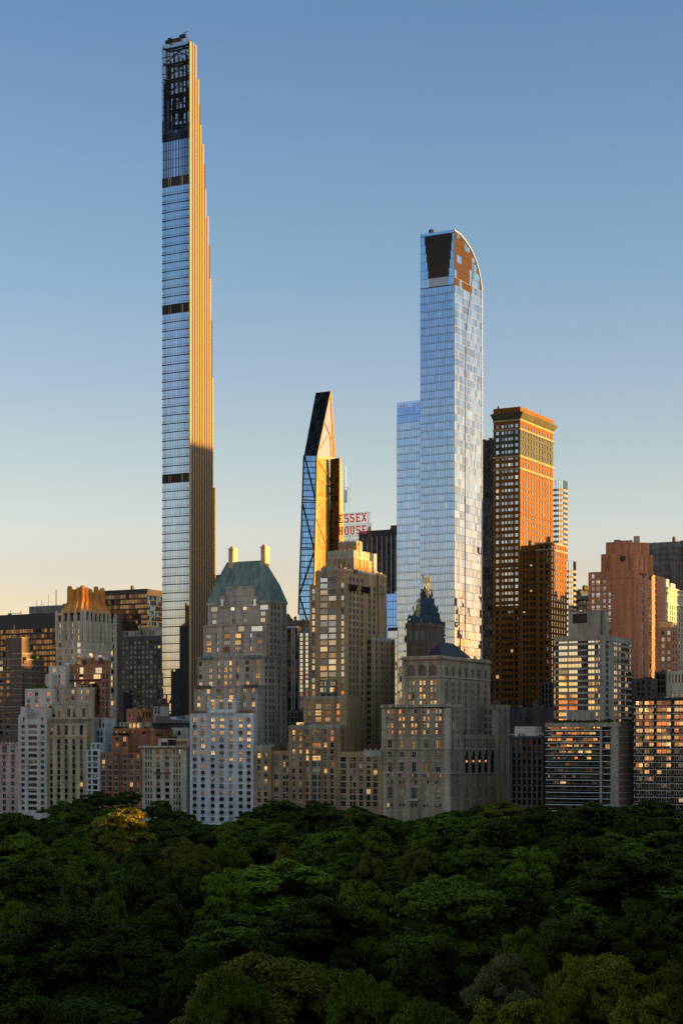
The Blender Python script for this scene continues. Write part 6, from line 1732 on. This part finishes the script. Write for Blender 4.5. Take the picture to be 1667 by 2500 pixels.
inst('window', window_mesh(k.x(450.5) - k.x(421), z - .4 - k.z1 + .9, 3, 0, 'frame_d', 'g_gold'), b.root, ((k.x(450.5) + k.x(421)) / 2 - b.root.location[0], 3.0, k.z1 - .9)); b.done()

b = Bld('stone_building', 'dark grey building with long cornice and pale roof room behind the pale stone house', 800, 480, mat='darkstone')
k = b.blk(372, 480, None, 1762, d=16); k.band(1764, .7, .8, 'concrete', 'cornice', 'F'); k.win('F', [380 + 12 * i for i in range(8)], 1.5, [1784, 1800], 2.6, 0, 1, gl='g_small', fr='frame_d')
b.box('standing_seam_roof', k.x(372), k.x(440), 803, 812, k.z1 - .5, Zat(1748, b.U, 803), 'alu'); b.box('roof_room', k.x(444), k.x(456), 803, 808, k.z1 - .5, Zat(1746, b.U, 803), 'tan')
b.done()
b = Bld('white_building', 'small white rendered block with four square windows below the dark gridded offices', 830, 391, mat='white2')
k = b.blk(373.5, 391, None, 1725, d=8); k.win('F', [380, 387.5], .9, [1731, 1739], 1.3, 0, 0, fr='frame_d', gl='g_black'); b.done()
b = Bld('roof_pavilion', 'cream roof pavilion with a small dark arch behind the pale stone house', 775, 457.5, mat='white2')
k = b.blk(417.5, 457.5, None, 1777, d=6)
x = k.x(437.5); mb = MB(); arc = [(x + .85 * math.cos(R(a)), k.z(1788) + .85 * math.sin(R(a))) for a in range(0, 181, 20)]
mb.poly([(x - .85, k.V0 - .03, k.z(1795)), (x + .85, k.V0 - .03, k.z(1795))] + [(a, k.V0 - .03, z) for a, z in arc]); mb.build('arched_opening', M['mullblk'], b.root)
kk = b.blk(400, 423, None, 1791, V=772, d=5); b.done()
b = Bld('white_roof', 'light grey curved steel roof canopy on thin struts left of the white base', 785, 480, mat='darkstone')
k = b.blk(420, 480, None, 1776, d=6)
mb = MB(); z = Zat(1757, b.U, 783); mb.v = []; pts = [(k.x(421), z + 1.0), (k.x(424), z + .1), (k.x(435), z - .2), (k.x(478), z - .5)]
for (a, za), (c, zc) in zip(pts, pts[1:]): mb.bar((a, 783, za), (c, 783, zc), .35); mb.quad((a, 783, za + .2), (c, 783, zc + .2), (c, 788, zc + .6), (a, 788, za + .6))
mb.build('canopy', M['alu'], b.root); mb = MB()
for px in (430, 440, 450, 460): mb.bar((k.x(px), 784, k.z1 - .5), (k.x(px + 5), 784, z - .3), .12); mb.bar((k.x(px + 8), 784, k.z1 - .5), (k.x(px + 2), 784, z - .3), .12)
mb.build('struts', M['steel'], b.root); b.done()

# brown tower at left edge
b = Bld('apartment_building', 'brown brick apartment block at left edge with a sunlit gold corner', 757, 53, mat='brown')
k = b.blk(-70, 53, 108, 1604); k.win('F', [2, 19], 2.4, (1616, 1790, 12), 2.0, 1, 0, fr='frame_d', gl='g_old'); k.win('S', [57, 80, 92], .9, (1616, 1780, 11), 1.8, 0, 0, gl='g_small', fr='frame_d')
for i in range(13): k.band(1609 + 14.6 * i, .2, .06, 'tan', 'belt_course')
k2 = b.blk(14, 53, 71, 1556, V=760); k3 = b.blk(30, 53, 92, 1594, V=758, mat='brown'); k2.band(1557, .4, .2, 'concrete', 'coping'); k3.band(1595, .4, .2, 'concrete', 'coping')
mb = MB(); x = k2.x(23); mb.tube((x, 764, k2.z1 - 1), (x, 764, k2.z1 + 7), .3, n=8); mb.build('flue', M['concrete'], b.root)
b.box('roof_planting', k.x(58) + 2, k.x(58) + 6, k.V0 + 3, k.V0 + 5, k.z1 - 1, k.z1 + .4, 'leaf_dark'); b.done()

# ------------------------------------------------------------------ gold crowned tower
def gold_crown():
    V = 778.0
    b = Bld('tower', 'grey fluted tower topped by a flaring ochre crown of upright tubes', V, 207, mat='pale')
    U1 = b.U
    k = b.blk(136, 207, 283, 1500); b.noclutter.add(k)
    rows = [1574 + 15.6 * i for i in range(10)]
    k.win('F', [146, 161.5, 176, 192], [1.9, 1.1, 1.3, 2.4], rows, 2.3, 1, 0, **W); k.win('F', [146, 161.5, 176, 191], .95, [1525, 1541, 1556], 2.2, 0, 1, fr='frame_d', gl='g_old')
    k.win('S', [211], 3.0, rows, 2.2, 1, 0, fr='frame_d', gl='g_old'); k.win('S', [275], 2.6, rows, 2.3, 1, 0, fr='frame_d', gl='g_old'); k.win('S', [210, 275], 1.1, [1525, 1541, 1556], 2.4, 0, 1, fr='frame_d', gl='g_old')
    # fluted piers
    zt = k.z1 + 2.0
    def pier(x, y, z0, z1_, r=.75):
        mb = MB(); pts = [(x + r * math.cos(t), y + r * math.sin(t)) for t in [2 * math.pi * i / 10 for i in range(10)]]
        mb.prism(pts, z0, z1_); mb.v += [(x, y, z1_ + .6)]; i0 = len(mb.v) - 1
        for i in range(10): mb.f.append((i0 - 10 + i, i0 - 10 + (i + 1) % 10, i0)); mb.m.append(0)
        mb.build('pier', M['pale'], b.root)
    zlow = k.z(1565)
    for px in (138.5, 153.5, 169, 184, 200): pier(k.x(px), V - .1, zlow - (0 if px in (138.5, 200) else 0), zt)
    for px in (218, 228, 238, 248, 258, 267, 281): pier(U1 + .1, k.y(px), zlow if px not in (281,) else 0, zt)
    for px in (206.8,): pier(U1 - .2, V + .2, zlow, zt, .9)
    k.band(1547, .5, .25, 'pale', 'belt_course')
    for px in (153.5, 169, 184, 218, 238, 258):
        pass
    # crown: pleated flare then upright tubes
    cx, cy = (k.U0 + U1) / 2, (V + k.V1) / 2; ax, ay = (U1 - k.U0) / 2 - .2, (k.V1 - V) / 2 - .4
    def sup(t, e=.62):
        c, s_ = math.cos(t), math.sin(t); return math.copysign(abs(c) ** e, c), math.copysign(abs(s_) ** e, s_)
    n = 18; N = n * 6
    rings = []
    z0, z1_ = Zat(1496, U1, V), Zat(1456, U1, V); zF = Zat(1431, U1, V)
    for f, sc_, pl in ((0, 1.04, .035), (.10, 1.045, .04), (.3, .97, .045), (.5, .86, .045), (.7, .79, .045), (.88, .74, .045), (1, .71, .03)):
        ring = []
        for i in range(N):
            t = 2 * math.pi * i / N; a, c = sup(t); m_ = sc_ + pl * math.cos(n * t)
            ring.append((cx + ax * a * m_, cy + ay * c * m_, z0 + (z1_ - z0) * f))
        rings.append(ring)
    mb = MB(); mb.loft(rings); mb.build('flared_roof', M['gold'], b.root)
    for i in range(n):
        t = 2 * math.pi * i / n; a, c = sup(t); x, y = cx + ax * a * .70, cy + ay * c * .70
        h = zF - z1_ + (1.0 if i % 3 == 0 else 0) - (.9 if i % 4 == 1 else 0)
        mb = MB(); r = 1.28
        prof = [(r * 1.08, -3), (r, 0), (r, h - .5), (r * .8, h - .1), (r * .4, h)]
        mb.loft([[(x + q * math.cos(s_), y + q * math.sin(s_), z1_ + dz) for s_ in [2 * math.pi * j / 10 for j in range(10)]] for q, dz in prof])
        mb.build('crown_tube', M['gold'], b.root)
    # dark lights between the piers under the eave
    for px in (146, 161, 176, 192): x = k.x(px); b.box('dark_slot', x - .8, x + .8, V - .06, V - .005, k.z(1515), k.z(1500), 'mullblk')
    for px in (212, 223, 233, 243, 253, 262, 274): v = k.y(px); b.box('dark_slot', U1 + .005, U1 + .06, v - .8, v + .8, k.z(1515), k.z(1500), 'mullblk')
    # plain dark slab attached behind on the right
    v = V_on_U(284, U1 - .5); k2 = b.blk(230, 0, 299, 1501, V=k.V1 + .02, U1=U1 - .5, U0=k.U0 + 2, mat='brown')
    b.done()
gold_crown()

# ------------------------------------------------------------------ dark infill blocks in the streets behind
for lab, V, xl, xc, yt, mat in (
        ('dark infill block behind the brown brick block at left edge', 900, -60, 60, 1742, 'darkstone'),
        ('dark infill block behind the gold crowned tower base', 930, 120, 300, 1690, 'darkstone'),
        ('dark infill block behind the tan hotel low wing', 840, 600, 760, 1735, 'darkstone'),
        ('dark infill block behind the brown club court', 900, 1100, 1260, 1735, 'darkstone'),
        ('dark infill block behind concrete rounded tower', 900, 1320, 1640, 1660, 'purple')):
    b = Bld('office_building', lab, V, xc, mat=mat)
    k = b.blk(xl, xc, None, yt, d=25); n = int((xc - xl) / 9); k.win('F', [xl + 5 + 9 * i for i in range(n)], 1.2, (yt + 10, yt + 90, 7), 2.0, 0, 0, each=False, gl='g_dark', fr='frame_d'); b.done()

# flagpole before the tan hotel
xf = U_on_V(775, 735)
root = empty('flagpole', (xf, 735, 0), 'thin white flagpole standing before the tan brick hotel', 'flagpole')
mb = MB(); zt = Zat(1846, xf, 735); mb.tube((xf, 735, 0), (xf, 735, zt), .18, .10, 8); mb.build('pole', M['whitepaint'], root)
mb = MB(); mb.loft([[(xf + r * math.cos(t), 735 + r * math.sin(t), zt + z) for t in [2 * math.pi * i / 8 for i in range(8)]] for r, z in ((.1, 0), (.26, .15), (.26, .35), (.08, .5))]); mb.build('finial', M['whitepaint'], root)

# ------------------------------------------------------------------ towers beyond the frame: they shade the park and stand in the mirror glass
def block_tower(label, U0, U1, V0, V1, h, mat, group, faces='FS', west=False, steps=0):
    root = empty('apartment_building', ((U0 + U1) / 2, (V0 + V1) / 2, 0), label, 'building', group)
    mb = MB(); mb.box(U0, U1, V0, V1, 0, h)
    for i in range(steps): e = 3 * (i + 1); mb.box(U0 + e, U1 - e, V0 + e, V1 - e, h, h + 7 * (i + 1))
    mb.build('wall', M[mat], root)
    g = MB(); nz = int(h / 3.5)
    def fill(P, L):
        n = int(L / 3.2)
        for i in range(n):
            for j in range(1, nz): g.quad(P(L * (i + .25) / n, j * 3.5), P(L * (i + .75) / n, j * 3.5), P(L * (i + .75) / n, j * 3.5 + 1.9), P(L * (i + .25) / n, j * 3.5 + 1.9))
    fill(lambda s_, z: (U0 - .03, V0 + s_, z), V1 - V0); fill(lambda s_, z: (U1 + .03, V0 + s_, z), V1 - V0)
    fill(lambda s_, z: (U0 + s_, V1 + .03, z), U1 - U0)
    g.build('windows', M['g_small'], root, kind='stuff')
rnd = random.Random(21)
# avenue along the park's west edge (right of the frame)
v = -760; GAP = (551, 570)  # gap opened so the sun reaches one tree top
while v < 690:
    if GAP[0] - 20 < v < GAP[1]: v = GAP[1] + .5
    L = rnd.uniform(34, 56); h = rnd.uniform(108, 124); L = min(L, GAP[0] - v) if v < GAP[0] else L
    block_tower('apartment block on the avenue along the park west edge, right of the view', 24, 24 + rnd.uniform(26, 36), v, v + L - rnd.choice((2, 3)), h, rnd.choice(('tan', 'pale', 'brown', 'grey')), 'apartment blocks along the park west avenue', steps=rnd.choice((0, 1)))
    v += L
block_tower('unseen low house added to trim the sun gap, right of the view', 24, 50, GAP[0] + 1, GAP[1] - 1, 49, 'brick2', 'apartment blocks along the park west avenue')  # added house, its height trims the sunbeam through the gap
for U0, U1, V0, V1, h, mat in ((24, 58, 702, 790, 150, 'tan'), (24, 60, 800, 880, 160, 'pale'), (26, 64, 884, 961, 167, 'slab'), (26, 60, 963, 984, 145, 'tan'), (28, 40, 985.5, 1003.5, 174, 'pale'), (30, 66, 1005, 1046, 214, 'slab'), (30, 40, 1054, 1086, 269, 'slab'), (30, 44, 1088, 1109, 142, 'concrete'), (30, 56, 1111, 1180, 170, 'concrete'), (28, 64, 1186, 1300, 170, 'brown')):  # added out of view; spans and heights shape the shade on the skyline
    block_tower('unseen tower added to shade the skyline, right of the view', U0, U1, V0, V1, h, mat, 'added shade towers at the park south west corner')
# avenue along the park's east edge: sunlit, mirrored in the north-facing windows
v = -1100
while v < 660:
    L = rnd.uniform(30, 55); h = rnd.uniform(58, 84)
    if rnd.random() < .3: h += rnd.uniform(20, 60)
    w_ = rnd.uniform(26, 40); x = -770 - rnd.uniform(0, 6)
    block_tower('sunlit apartment block on the avenue along the park east edge, left of the view', x - w_, x, v, v + L - rnd.uniform(1, 9), h, rnd.choice(('tan', 'pale', 'white2', 'brick', 'essexlight')), 'apartment blocks along the park east avenue', steps=rnd.choice((0, 1, 1, 2)))
    v += L
# ------------------------------------------------------------------ trees
def crown_mesh(seed, nclump, nleaf, leaf, mat, Rr=8.0, zc=9.8, up=8.2, low=5.0, crmin=1.3, crmax=2.7):
    """many small leaf faces gathered in clumps over a lumpy dome"""
    g = np.random.default_rng(seed)
    # a few big limbs' worth of foliage, each covered with smaller clumps
    nl = int(g.integers(7, 11))
    lt = np.arange(nl) * 2.4 + g.uniform(-.5, .5, nl); lr = np.sqrt((np.arange(nl) + .4) / nl) * Rr * .66
    lz = up * (.62 - .75 * (lr / Rr) ** 1.6) + g.uniform(-1.1, 1.1, nl); lz[0] = up * .66
    LR = g.uniform(2.5, 4.0, nl)
    ns = 7                                         # lower skirt of boughs
    st = np.arange(ns) * 2 * np.pi / ns + g.uniform(-.4, .4, ns); sr = g.uniform(.60, .78, ns) * Rr
    lt = np.concatenate([lt, st]); lr = np.concatenate([lr, sr]); lz = np.concatenate([lz, g.uniform(-3.6, -.8, ns)]); LR = np.concatenate([LR, g.uniform(2.2, 3.3, ns)]); nl += ns
    L = np.stack([lr * np.cos(lt), lr * np.sin(lt), lz], 1)
    wl_ = LR ** 2; li = g.choice(nl, nclump, p=wl_ / wl_.sum())
    dd = g.normal(size=(nclump, 3)); dd /= np.linalg.norm(dd, axis=1)[:, None]; dd[:, 2] = np.where(dd[:, 2] < -.35, -dd[:, 2], dd[:, 2])
    cr = g.uniform(crmin, crmax, nclump) * .72
    C = L[li] + dd * (LR[li] - cr * .5)[:, None] * g.uniform(.8, 1.08, (nclump, 1))
    far = np.hypot(C[:, 0], C[:, 1]) > Rr * 1.02
    C[far, :2] *= .9
    inner = nclump // 7
    C[:inner] = g.uniform(-.45, .45, (inner, 3)) * np.array([Rr, Rr, low])
    w_ = cr ** 2; idx = g.choice(nclump, nleaf, p=w_ / w_.sum())
    d = g.normal(size=(nleaf, 3)); d /= np.linalg.norm(d, axis=1)[:, None]
    outw = C[idx] + np.array([0, 0, 2.0]); outw /= np.linalg.norm(outw, axis=1)[:, None] + 1e-6
    flip = (d * outw).sum(1) < -.15
    d[flip] = d[flip] - 2 * ((d[flip] * outw[flip]).sum(1))[:, None] * outw[flip]
    rad2 = cr[idx] * (1 - .55 * g.random(nleaf) ** 2.2)
    d[:, 2] = np.where(d[:, 2] < -.45, -d[:, 2], d[:, 2])
    P = C[idx] + d * rad2[:, None] * np.array([1.18, 1.18, .62]) + g.normal(scale=.12, size=(nleaf, 3))
    P[:, 2] += zc
    nrm = d * .6 + g.normal(size=(nleaf, 3)) * .42 + np.array([0, 0, .5]); nrm /= np.linalg.norm(nrm, axis=1)[:, None]
    t = np.cross(nrm, g.normal(size=(nleaf, 3))); t /= np.linalg.norm(t, axis=1)[:, None] + 1e-9
    bb = np.cross(nrm, t); s = leaf * g.uniform(.65, 1.35, nleaf)[:, None]
    q = np.stack([P - t * s, P - bb * s * .55, P + t * s, P + bb * s * .55], 1).reshape(-1, 3)
    me = bpy.data.meshes.new('crown')
    me.vertices.add(len(q)); me.vertices.foreach_set('co', q.astype(np.float32).ravel())
    me.loops.add(nleaf * 4); me.loops.foreach_set('vertex_index', np.arange(nleaf * 4, dtype=np.int32))
    me.polygons.add(nleaf); me.polygons.foreach_set('loop_start', np.arange(0, nleaf * 4, 4, dtype=np.int32))
    me.materials.append(M[mat]); me.update(calc_edges=True)
    return me

def trunk_mesh(seed, th=9.5):
    rn = random.Random(seed); mb = MB()
    mb.tube((0, 0, 0), (.2, .1, th * .55), .48, .36, 8); mb.tube((.2, .1, th * .55), (.1, .3, th), .36, .2, 7)
    for i in range(7):
        a = 2 * math.pi * i / 7 + rn.random(); z = th * rn.uniform(.42, .85); L = rn.uniform(3, 5.4)
        p = (.18, .15, z); q = (L * .55 * math.cos(a), L * .55 * math.sin(a), z + L * .45); r_ = (L * math.cos(a + .2), L * math.sin(a + .2), z + L * rn.uniform(.5, 1.0))
        mb.tube(p, q, .2, .13, 6); mb.tube(q, r_, .13, .05, 5)
    return mb.mesh('trunk', [M['bark']])

TRUNKS = [trunk_mesh(s) for s in (1, 2, 3)]
CM = {}
def crown_for(tone, hi, v):
    key = (tone, hi, v)
    if key not in CM:
        sd = 100 * v + hash_tone[tone]
        if hi == 2: CM[key] = crown_mesh(sd, 170, 56000, .20, 'leaf_' + tone, crmin=1.0, crmax=2.3)
        elif hi == 1: CM[key] = crown_mesh(sd, 130, 22000, .31, 'leaf_' + tone, crmin=1.2, crmax=2.6)
        else: CM[key] = crown_mesh(sd, 90, 9000, .48, 'leaf_' + tone)
    return CM[key]
hash_tone = dict(dark=1, mid=2, bright=3, olive=4, yellow=5, grey=6, gold=7)
TREES = []
# how far down the fronts stay clear of the far trees, left to right across the view
CLEAR = [(0, 1985), (100, 1975), (150, 1940), (240, 1928), (300, 1915), (340, 1935), (400, 1945), (450, 1978), (485, 2004), (545, 2010), (590, 1990), (640, 1948), (700, 1935), (760, 1945), (850, 1945), (900, 1975), (955, 1992), (1005, 2005), (1060, 1985), (1120, 1970), (1230, 1945), (1330, 1960), (1440, 1955), (1520, 1955), (1600, 1940), (1667, 1935)]
def cap_height(px, half, D, ht):
    if D < 470: return ht
    xs, ys = zip(*CLEAR)
    py = max(np.interp([px - half * .45, px, px + half * .45], xs, ys))
    return min(ht, H - (py - YH) * D / F)
rnd = random.Random(77)
def plant(X, Y, dia, ht, tone, label, group, hi=None):
    D = depth(X, Y)
    if hi is None: hi = 2 if D < 235 else (1 if D < 430 else 0)
    root = empty('tree', (X, Y, 0), label, 'tree', group)
    rz = rnd.uniform(0, 6.283); sxy = dia / 16.6; sz = ht / 18.6
    c = inst('crown', crown_for(tone, hi, rnd.choice((1, 2, 3)) if hi < 2 else rnd.choice((1, 2))), root, (0, 0, 0), rz); c.scale = (sxy * rnd.uniform(.93, 1.07), sxy * rnd.uniform(.93, 1.07), sz)
    t = inst('trunk', rnd.choice(TRUNKS), root, (0, 0, 0), rz); t.scale = (sxy, sxy, sz)
    TREES.append((X, Y, dia))

TONE = dict(dark='dark green', mid='mid green', bright='bright green', olive='olive brown', yellow='yellow green', grey='pale grey flowering', gold='golden green')
SPOT = [  # (photo column, top row, width, tone, what it stands by)
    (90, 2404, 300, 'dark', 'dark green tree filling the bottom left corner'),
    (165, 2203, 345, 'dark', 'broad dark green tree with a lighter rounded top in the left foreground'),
    (400, 2180, 150, 'dark', 'tall narrow dark tree just right of the broad left foreground tree'),
    (490, 2300, 110, 'dark', 'small dark tree poking up left of the olive topped foreground tree'),
    (650, 2325, 370, 'olive', 'large olive topped round tree at bottom centre'),
    (560, 2345, 200, 'mid', 'mid green tree on the left flank of the olive foreground tree'),
    (780, 2345, 190, 'mid', 'mid green tree on the right flank of the olive foreground tree'),
    (670, 2090, 320, 'bright', 'brightest green spreading tree in the middle of the park'),
    (545, 2110, 120, 'bright', 'bright green tree at the left edge of the brightest spreading tree'),
    (760, 2178, 250, 'dark', 'broad dark green tree below the brightest spreading tree'),
    (200, 2078, 130, 'mid', 'round mid green tree in the left middle of the park'),
    (60, 2095, 160, 'dark', 'dark round tree at left edge below the pink building'),
    (340, 2112, 150, 'dark', 'dark tree in the hollow left of the brightest spreading tree'),
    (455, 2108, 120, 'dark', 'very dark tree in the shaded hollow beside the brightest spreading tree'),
    (262, 2172, 110, 'mid', 'small mid green tree above the broad left foreground tree'),
    (45, 2186, 130, 'mid', 'mid green tree at left edge above the broad foreground tree'),
    (690, 2330, 120, 'olive', 'small olive brown crown leaning on the olive foreground tree'),
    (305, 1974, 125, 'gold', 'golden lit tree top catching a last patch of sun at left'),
    (490, 2060, 70, 'olive', 'small olive tree below the white brick base'),
    (695, 2058, 85, 'olive', 'small olive tree above the brightest spreading tree'),
    (555, 1985, 80, 'olive', 'brownish tree against the foot of the white brick base'),
    (870, 1945, 95, 'olive', 'brownish tree before the tan hotel wing'),
    (905, 2070, 75, 'olive', 'small yellowish olive tree right of centre'),
    (1028, 2047, 90, 'olive', 'rusty olive tree in the centre right of the park'),
    (1285, 2063, 135, 'bright', 'light green tree in the right middle of the park'),
    (1155, 2055, 120, 'mid', 'mid green tree left of the light green one on the right'),
    (1090, 2128, 260, 'mid', 'broad mid green tree in the right centre'),
    (900, 2133, 150, 'mid', 'mid green tree in the very centre of the park'),
    (1265, 2135, 200, 'dark', 'dark green tree right of the broad mid green one'),
    (1520, 2072, 250, 'dark', 'broad dark tree near the right edge below the balconies'),
    (1390, 2216, 240, 'dark', 'long dark sloping tree on the right'),
    (1565, 2180, 170, 'dark', 'dark green tree at right edge above the yellow green foreground trees'),
    (1060, 2275, 235, 'dark', 'very dark foreground tree right of the bottom centre'),
    (1270, 2260, 110, 'mid', 'small tree above the pale flowering foreground tree'),
    (1235, 2330, 190, 'grey', 'pale grey flowering tree in the right foreground'),
    (1470, 2320, 260, 'yellow', 'large yellow green tree in the right foreground'),
    (1390, 2345, 130, 'yellow', 'yellow green tree between the flowering tree and the large yellow green one'),
    (890, 2350, 150, 'mid', 'flat topped mid green tree at the bottom just right of centre'),
    (1050, 2418, 230, 'mid', 'leafy mid green tree at the bottom edge right of centre'),
    (1270, 2420, 250, 'yellow', 'yellow green tree at the bottom edge under the flowering tree'),
    (1640, 2326, 150, 'olive', 'olive tree at the bottom right edge'),
    (1580, 2410, 200, 'yellow', 'yellow green tree in the bottom right corner'),
    (1235, 1944, 110, 'olive', 'tree with rusty tips before the dark stone building'),
    (310, 1914, 75, 'dark', 'dark pointed tree before the orange brick house'),
    (150, 1938, 150, 'dark', 'dark tree before the tan corbelled building'),
    (240, 1928, 100, 'dark', 'dark tree before the narrow white block'),
    (390, 1940, 70, 'dark', 'dark tree before the pale stone house'),
    (440, 1960, 140, 'dark', 'dark tree left of the white brick base foot'),
    (675, 1935, 190, 'dark', 'dark tree before the tan hotel left wing'),
    (790, 1955, 120, 'dark', 'dark tree before the tan hotel centre'),
    (945, 1970, 130, 'dark', 'dark tree before the brown club left corner'),
    (1075, 1966, 120, 'mid', 'tree before the brown club right corner'),
    (1320, 1960, 110, 'dark', 'dark tree before the white balconies left end'),
    (1445, 1953, 150, 'dark', 'dark tree before the white balconies'),
    (1590, 1938, 150, 'dark', 'dark tree before the black framed building'),
    (45, 1980, 120, 'dark', 'dark tree before the pink building'),
    (780, 2022, 140, 'mid', 'mid green tree behind the brightest spreading tree'),
    (640, 2025, 190, 'dark', 'long dark tree below the white brick base'),
    (560, 2038, 100, 'mid', 'small mid green tree below the white brick base'),
    (440, 2043, 100, 'olive', 'olive tree left below the white brick base'),
    (353, 2053, 120, 'dark', 'dark tree under the golden lit tree top'),
    (258, 2013, 100, 'olive', 'brownish tree just below the golden lit tree top'),
    (180, 2033, 100, 'mid', 'mid green tree behind the round one at left'),
    (60, 2033, 130, 'mid', 'mid green tree at left edge behind the dark round one'),
    (890, 2022, 140, 'mid', 'mid green tree centre below the tan hotel'),
    (1430, 2033, 150, 'dark', 'dark tree right of centre below the white balconies'),
    (1220, 2000, 130, 'dark', 'dark tree below the dark stone building'),
]
def place(px, py, wd, tone, label, ht, group='trees of the park'):
    D = (H - ht) * F / (py - YH); k = (px - CX) / F
    dia = min(25, max(7, wd * D / F * 1.22))
    ht = max(7, cap_height(px, dia * F / D / 2, D, ht))
    plant(D * (k * CS - SN), D * (k * SN + CS), dia, ht, tone, label, group)
for px, py, wd, tone, lab in SPOT:
    ht = 18 + 1.2 * math.sin(px * .7) + (1.5 if py < 2000 else 0)
    if py < 2000: ht = max(ht, H - (py - YH) * 860 / F)      # keep the far row in front of the street
    D = (H - ht) * F / (py - YH)
    if D > 870: ht = H - (py - YH) * 850 / F
    place(px, py, wd, tone, lab, ht)
# the packed canopy between them
g = random.Random(5)
tries = 0; n = 0; USED = set()
while n < 232 and tries < 20000:
    tries += 1
    D = 100 + 740 * g.random() ** .75; k = g.uniform(-.215, .215)
    X, Y = D * (k * CS - SN), D * (k * SN + CS)
    if Y > 716: continue
    dia = g.uniform(11.5, 17)
    if any((X - a) ** 2 + (Y - c) ** 2 < (.33 * (dia + d_)) ** 2 for a, c, d_ in TREES): continue
    ht = g.uniform(8.5, 12.5) if D < 520 else g.uniform(11, 16)
    tone = g.choice(('dark', 'dark', 'dark', 'mid', 'mid', 'dark'))
    zone = 'far' if D > 560 else ('middle' if D > 280 else 'near')
    px = CX + k * F; ht = cap_height(px, dia * F / D / 2, D, ht)
    if ht < 7: continue
    py = YH + (H - ht) * F / D
    lab = f'{TONE[tone]} lower tree filling the {zone} part of the park canopy'
    for d2, sx, sy, sl in sorted(((sx - px) ** 2 + ((sy - py) * 2) ** 2, sx, sy, sl) for sx, sy, _, _, sl in SPOT)[:50]:
        way = ('left of' if px < sx else 'right of') if abs(px - sx) > abs(py - sy) * 1.2 else ('behind' if py < sy else 'in front of')
        t_ = f"{'small' if dia < 14 else 'wide'} {TONE[tone]} tree {way} the {sl}"
        if t_ not in USED and len(t_.split()) <= 16: lab = t_; USED.add(t_); break
    plant(X, Y, dia, ht, tone, lab, 'trees of the park', hi=1 if D < 260 else 0)
    n += 1

for sgn in (-1, 1):      # a few crowns just outside the frame
    for i in range(13):
        D = 105 + 34 * i + g.uniform(-8, 8); k = sgn * (.225 + g.uniform(0, .05)); X, Y = D * (k * CS - SN), D * (k * SN + CS)
        if X > 2 or Y > 712: continue
        plant(X, Y, g.uniform(13, 17), g.uniform(12, 17), g.choice(('dark', 'mid')), 'park tree standing just outside the edge of the view', 'trees just outside the view', hi=0)

# far-off canopy of the park left of the view (one mass): it stands mirrored in the lower windows
gg = np.random.default_rng(3)
mb = MB(); nx, ny = 46, 110
hx = [[0] * (ny + 1) for _ in range(nx + 1)]
for i in range(nx + 1):
    for j in range(ny + 1):
        hx[i][j] = (-760 + 768 * i / nx + gg.uniform(-4, 4), -900 + 1590 * j / ny + gg.uniform(-4, 4), 0 if i in (0, nx) or j in (0, ny) else 14 + gg.uniform(-4, 5))
def off_view(x, y):
    D = depth(x, y); X = x * CS + y * SN
    return D < 20 or abs(X / D) > .30
for i in range(nx):
    for j in range(ny):
        c = [hx[i][j], hx[i + 1][j], hx[i + 1][j + 1], hx[i][j + 1]]
        if all(off_view(a, b_) for a, b_, _ in c): mb.quad(*c)
o = mb.build('treeline', M['leaf_dark'], kind='stuff'); o['label'] = 'far off park canopy outside the view'
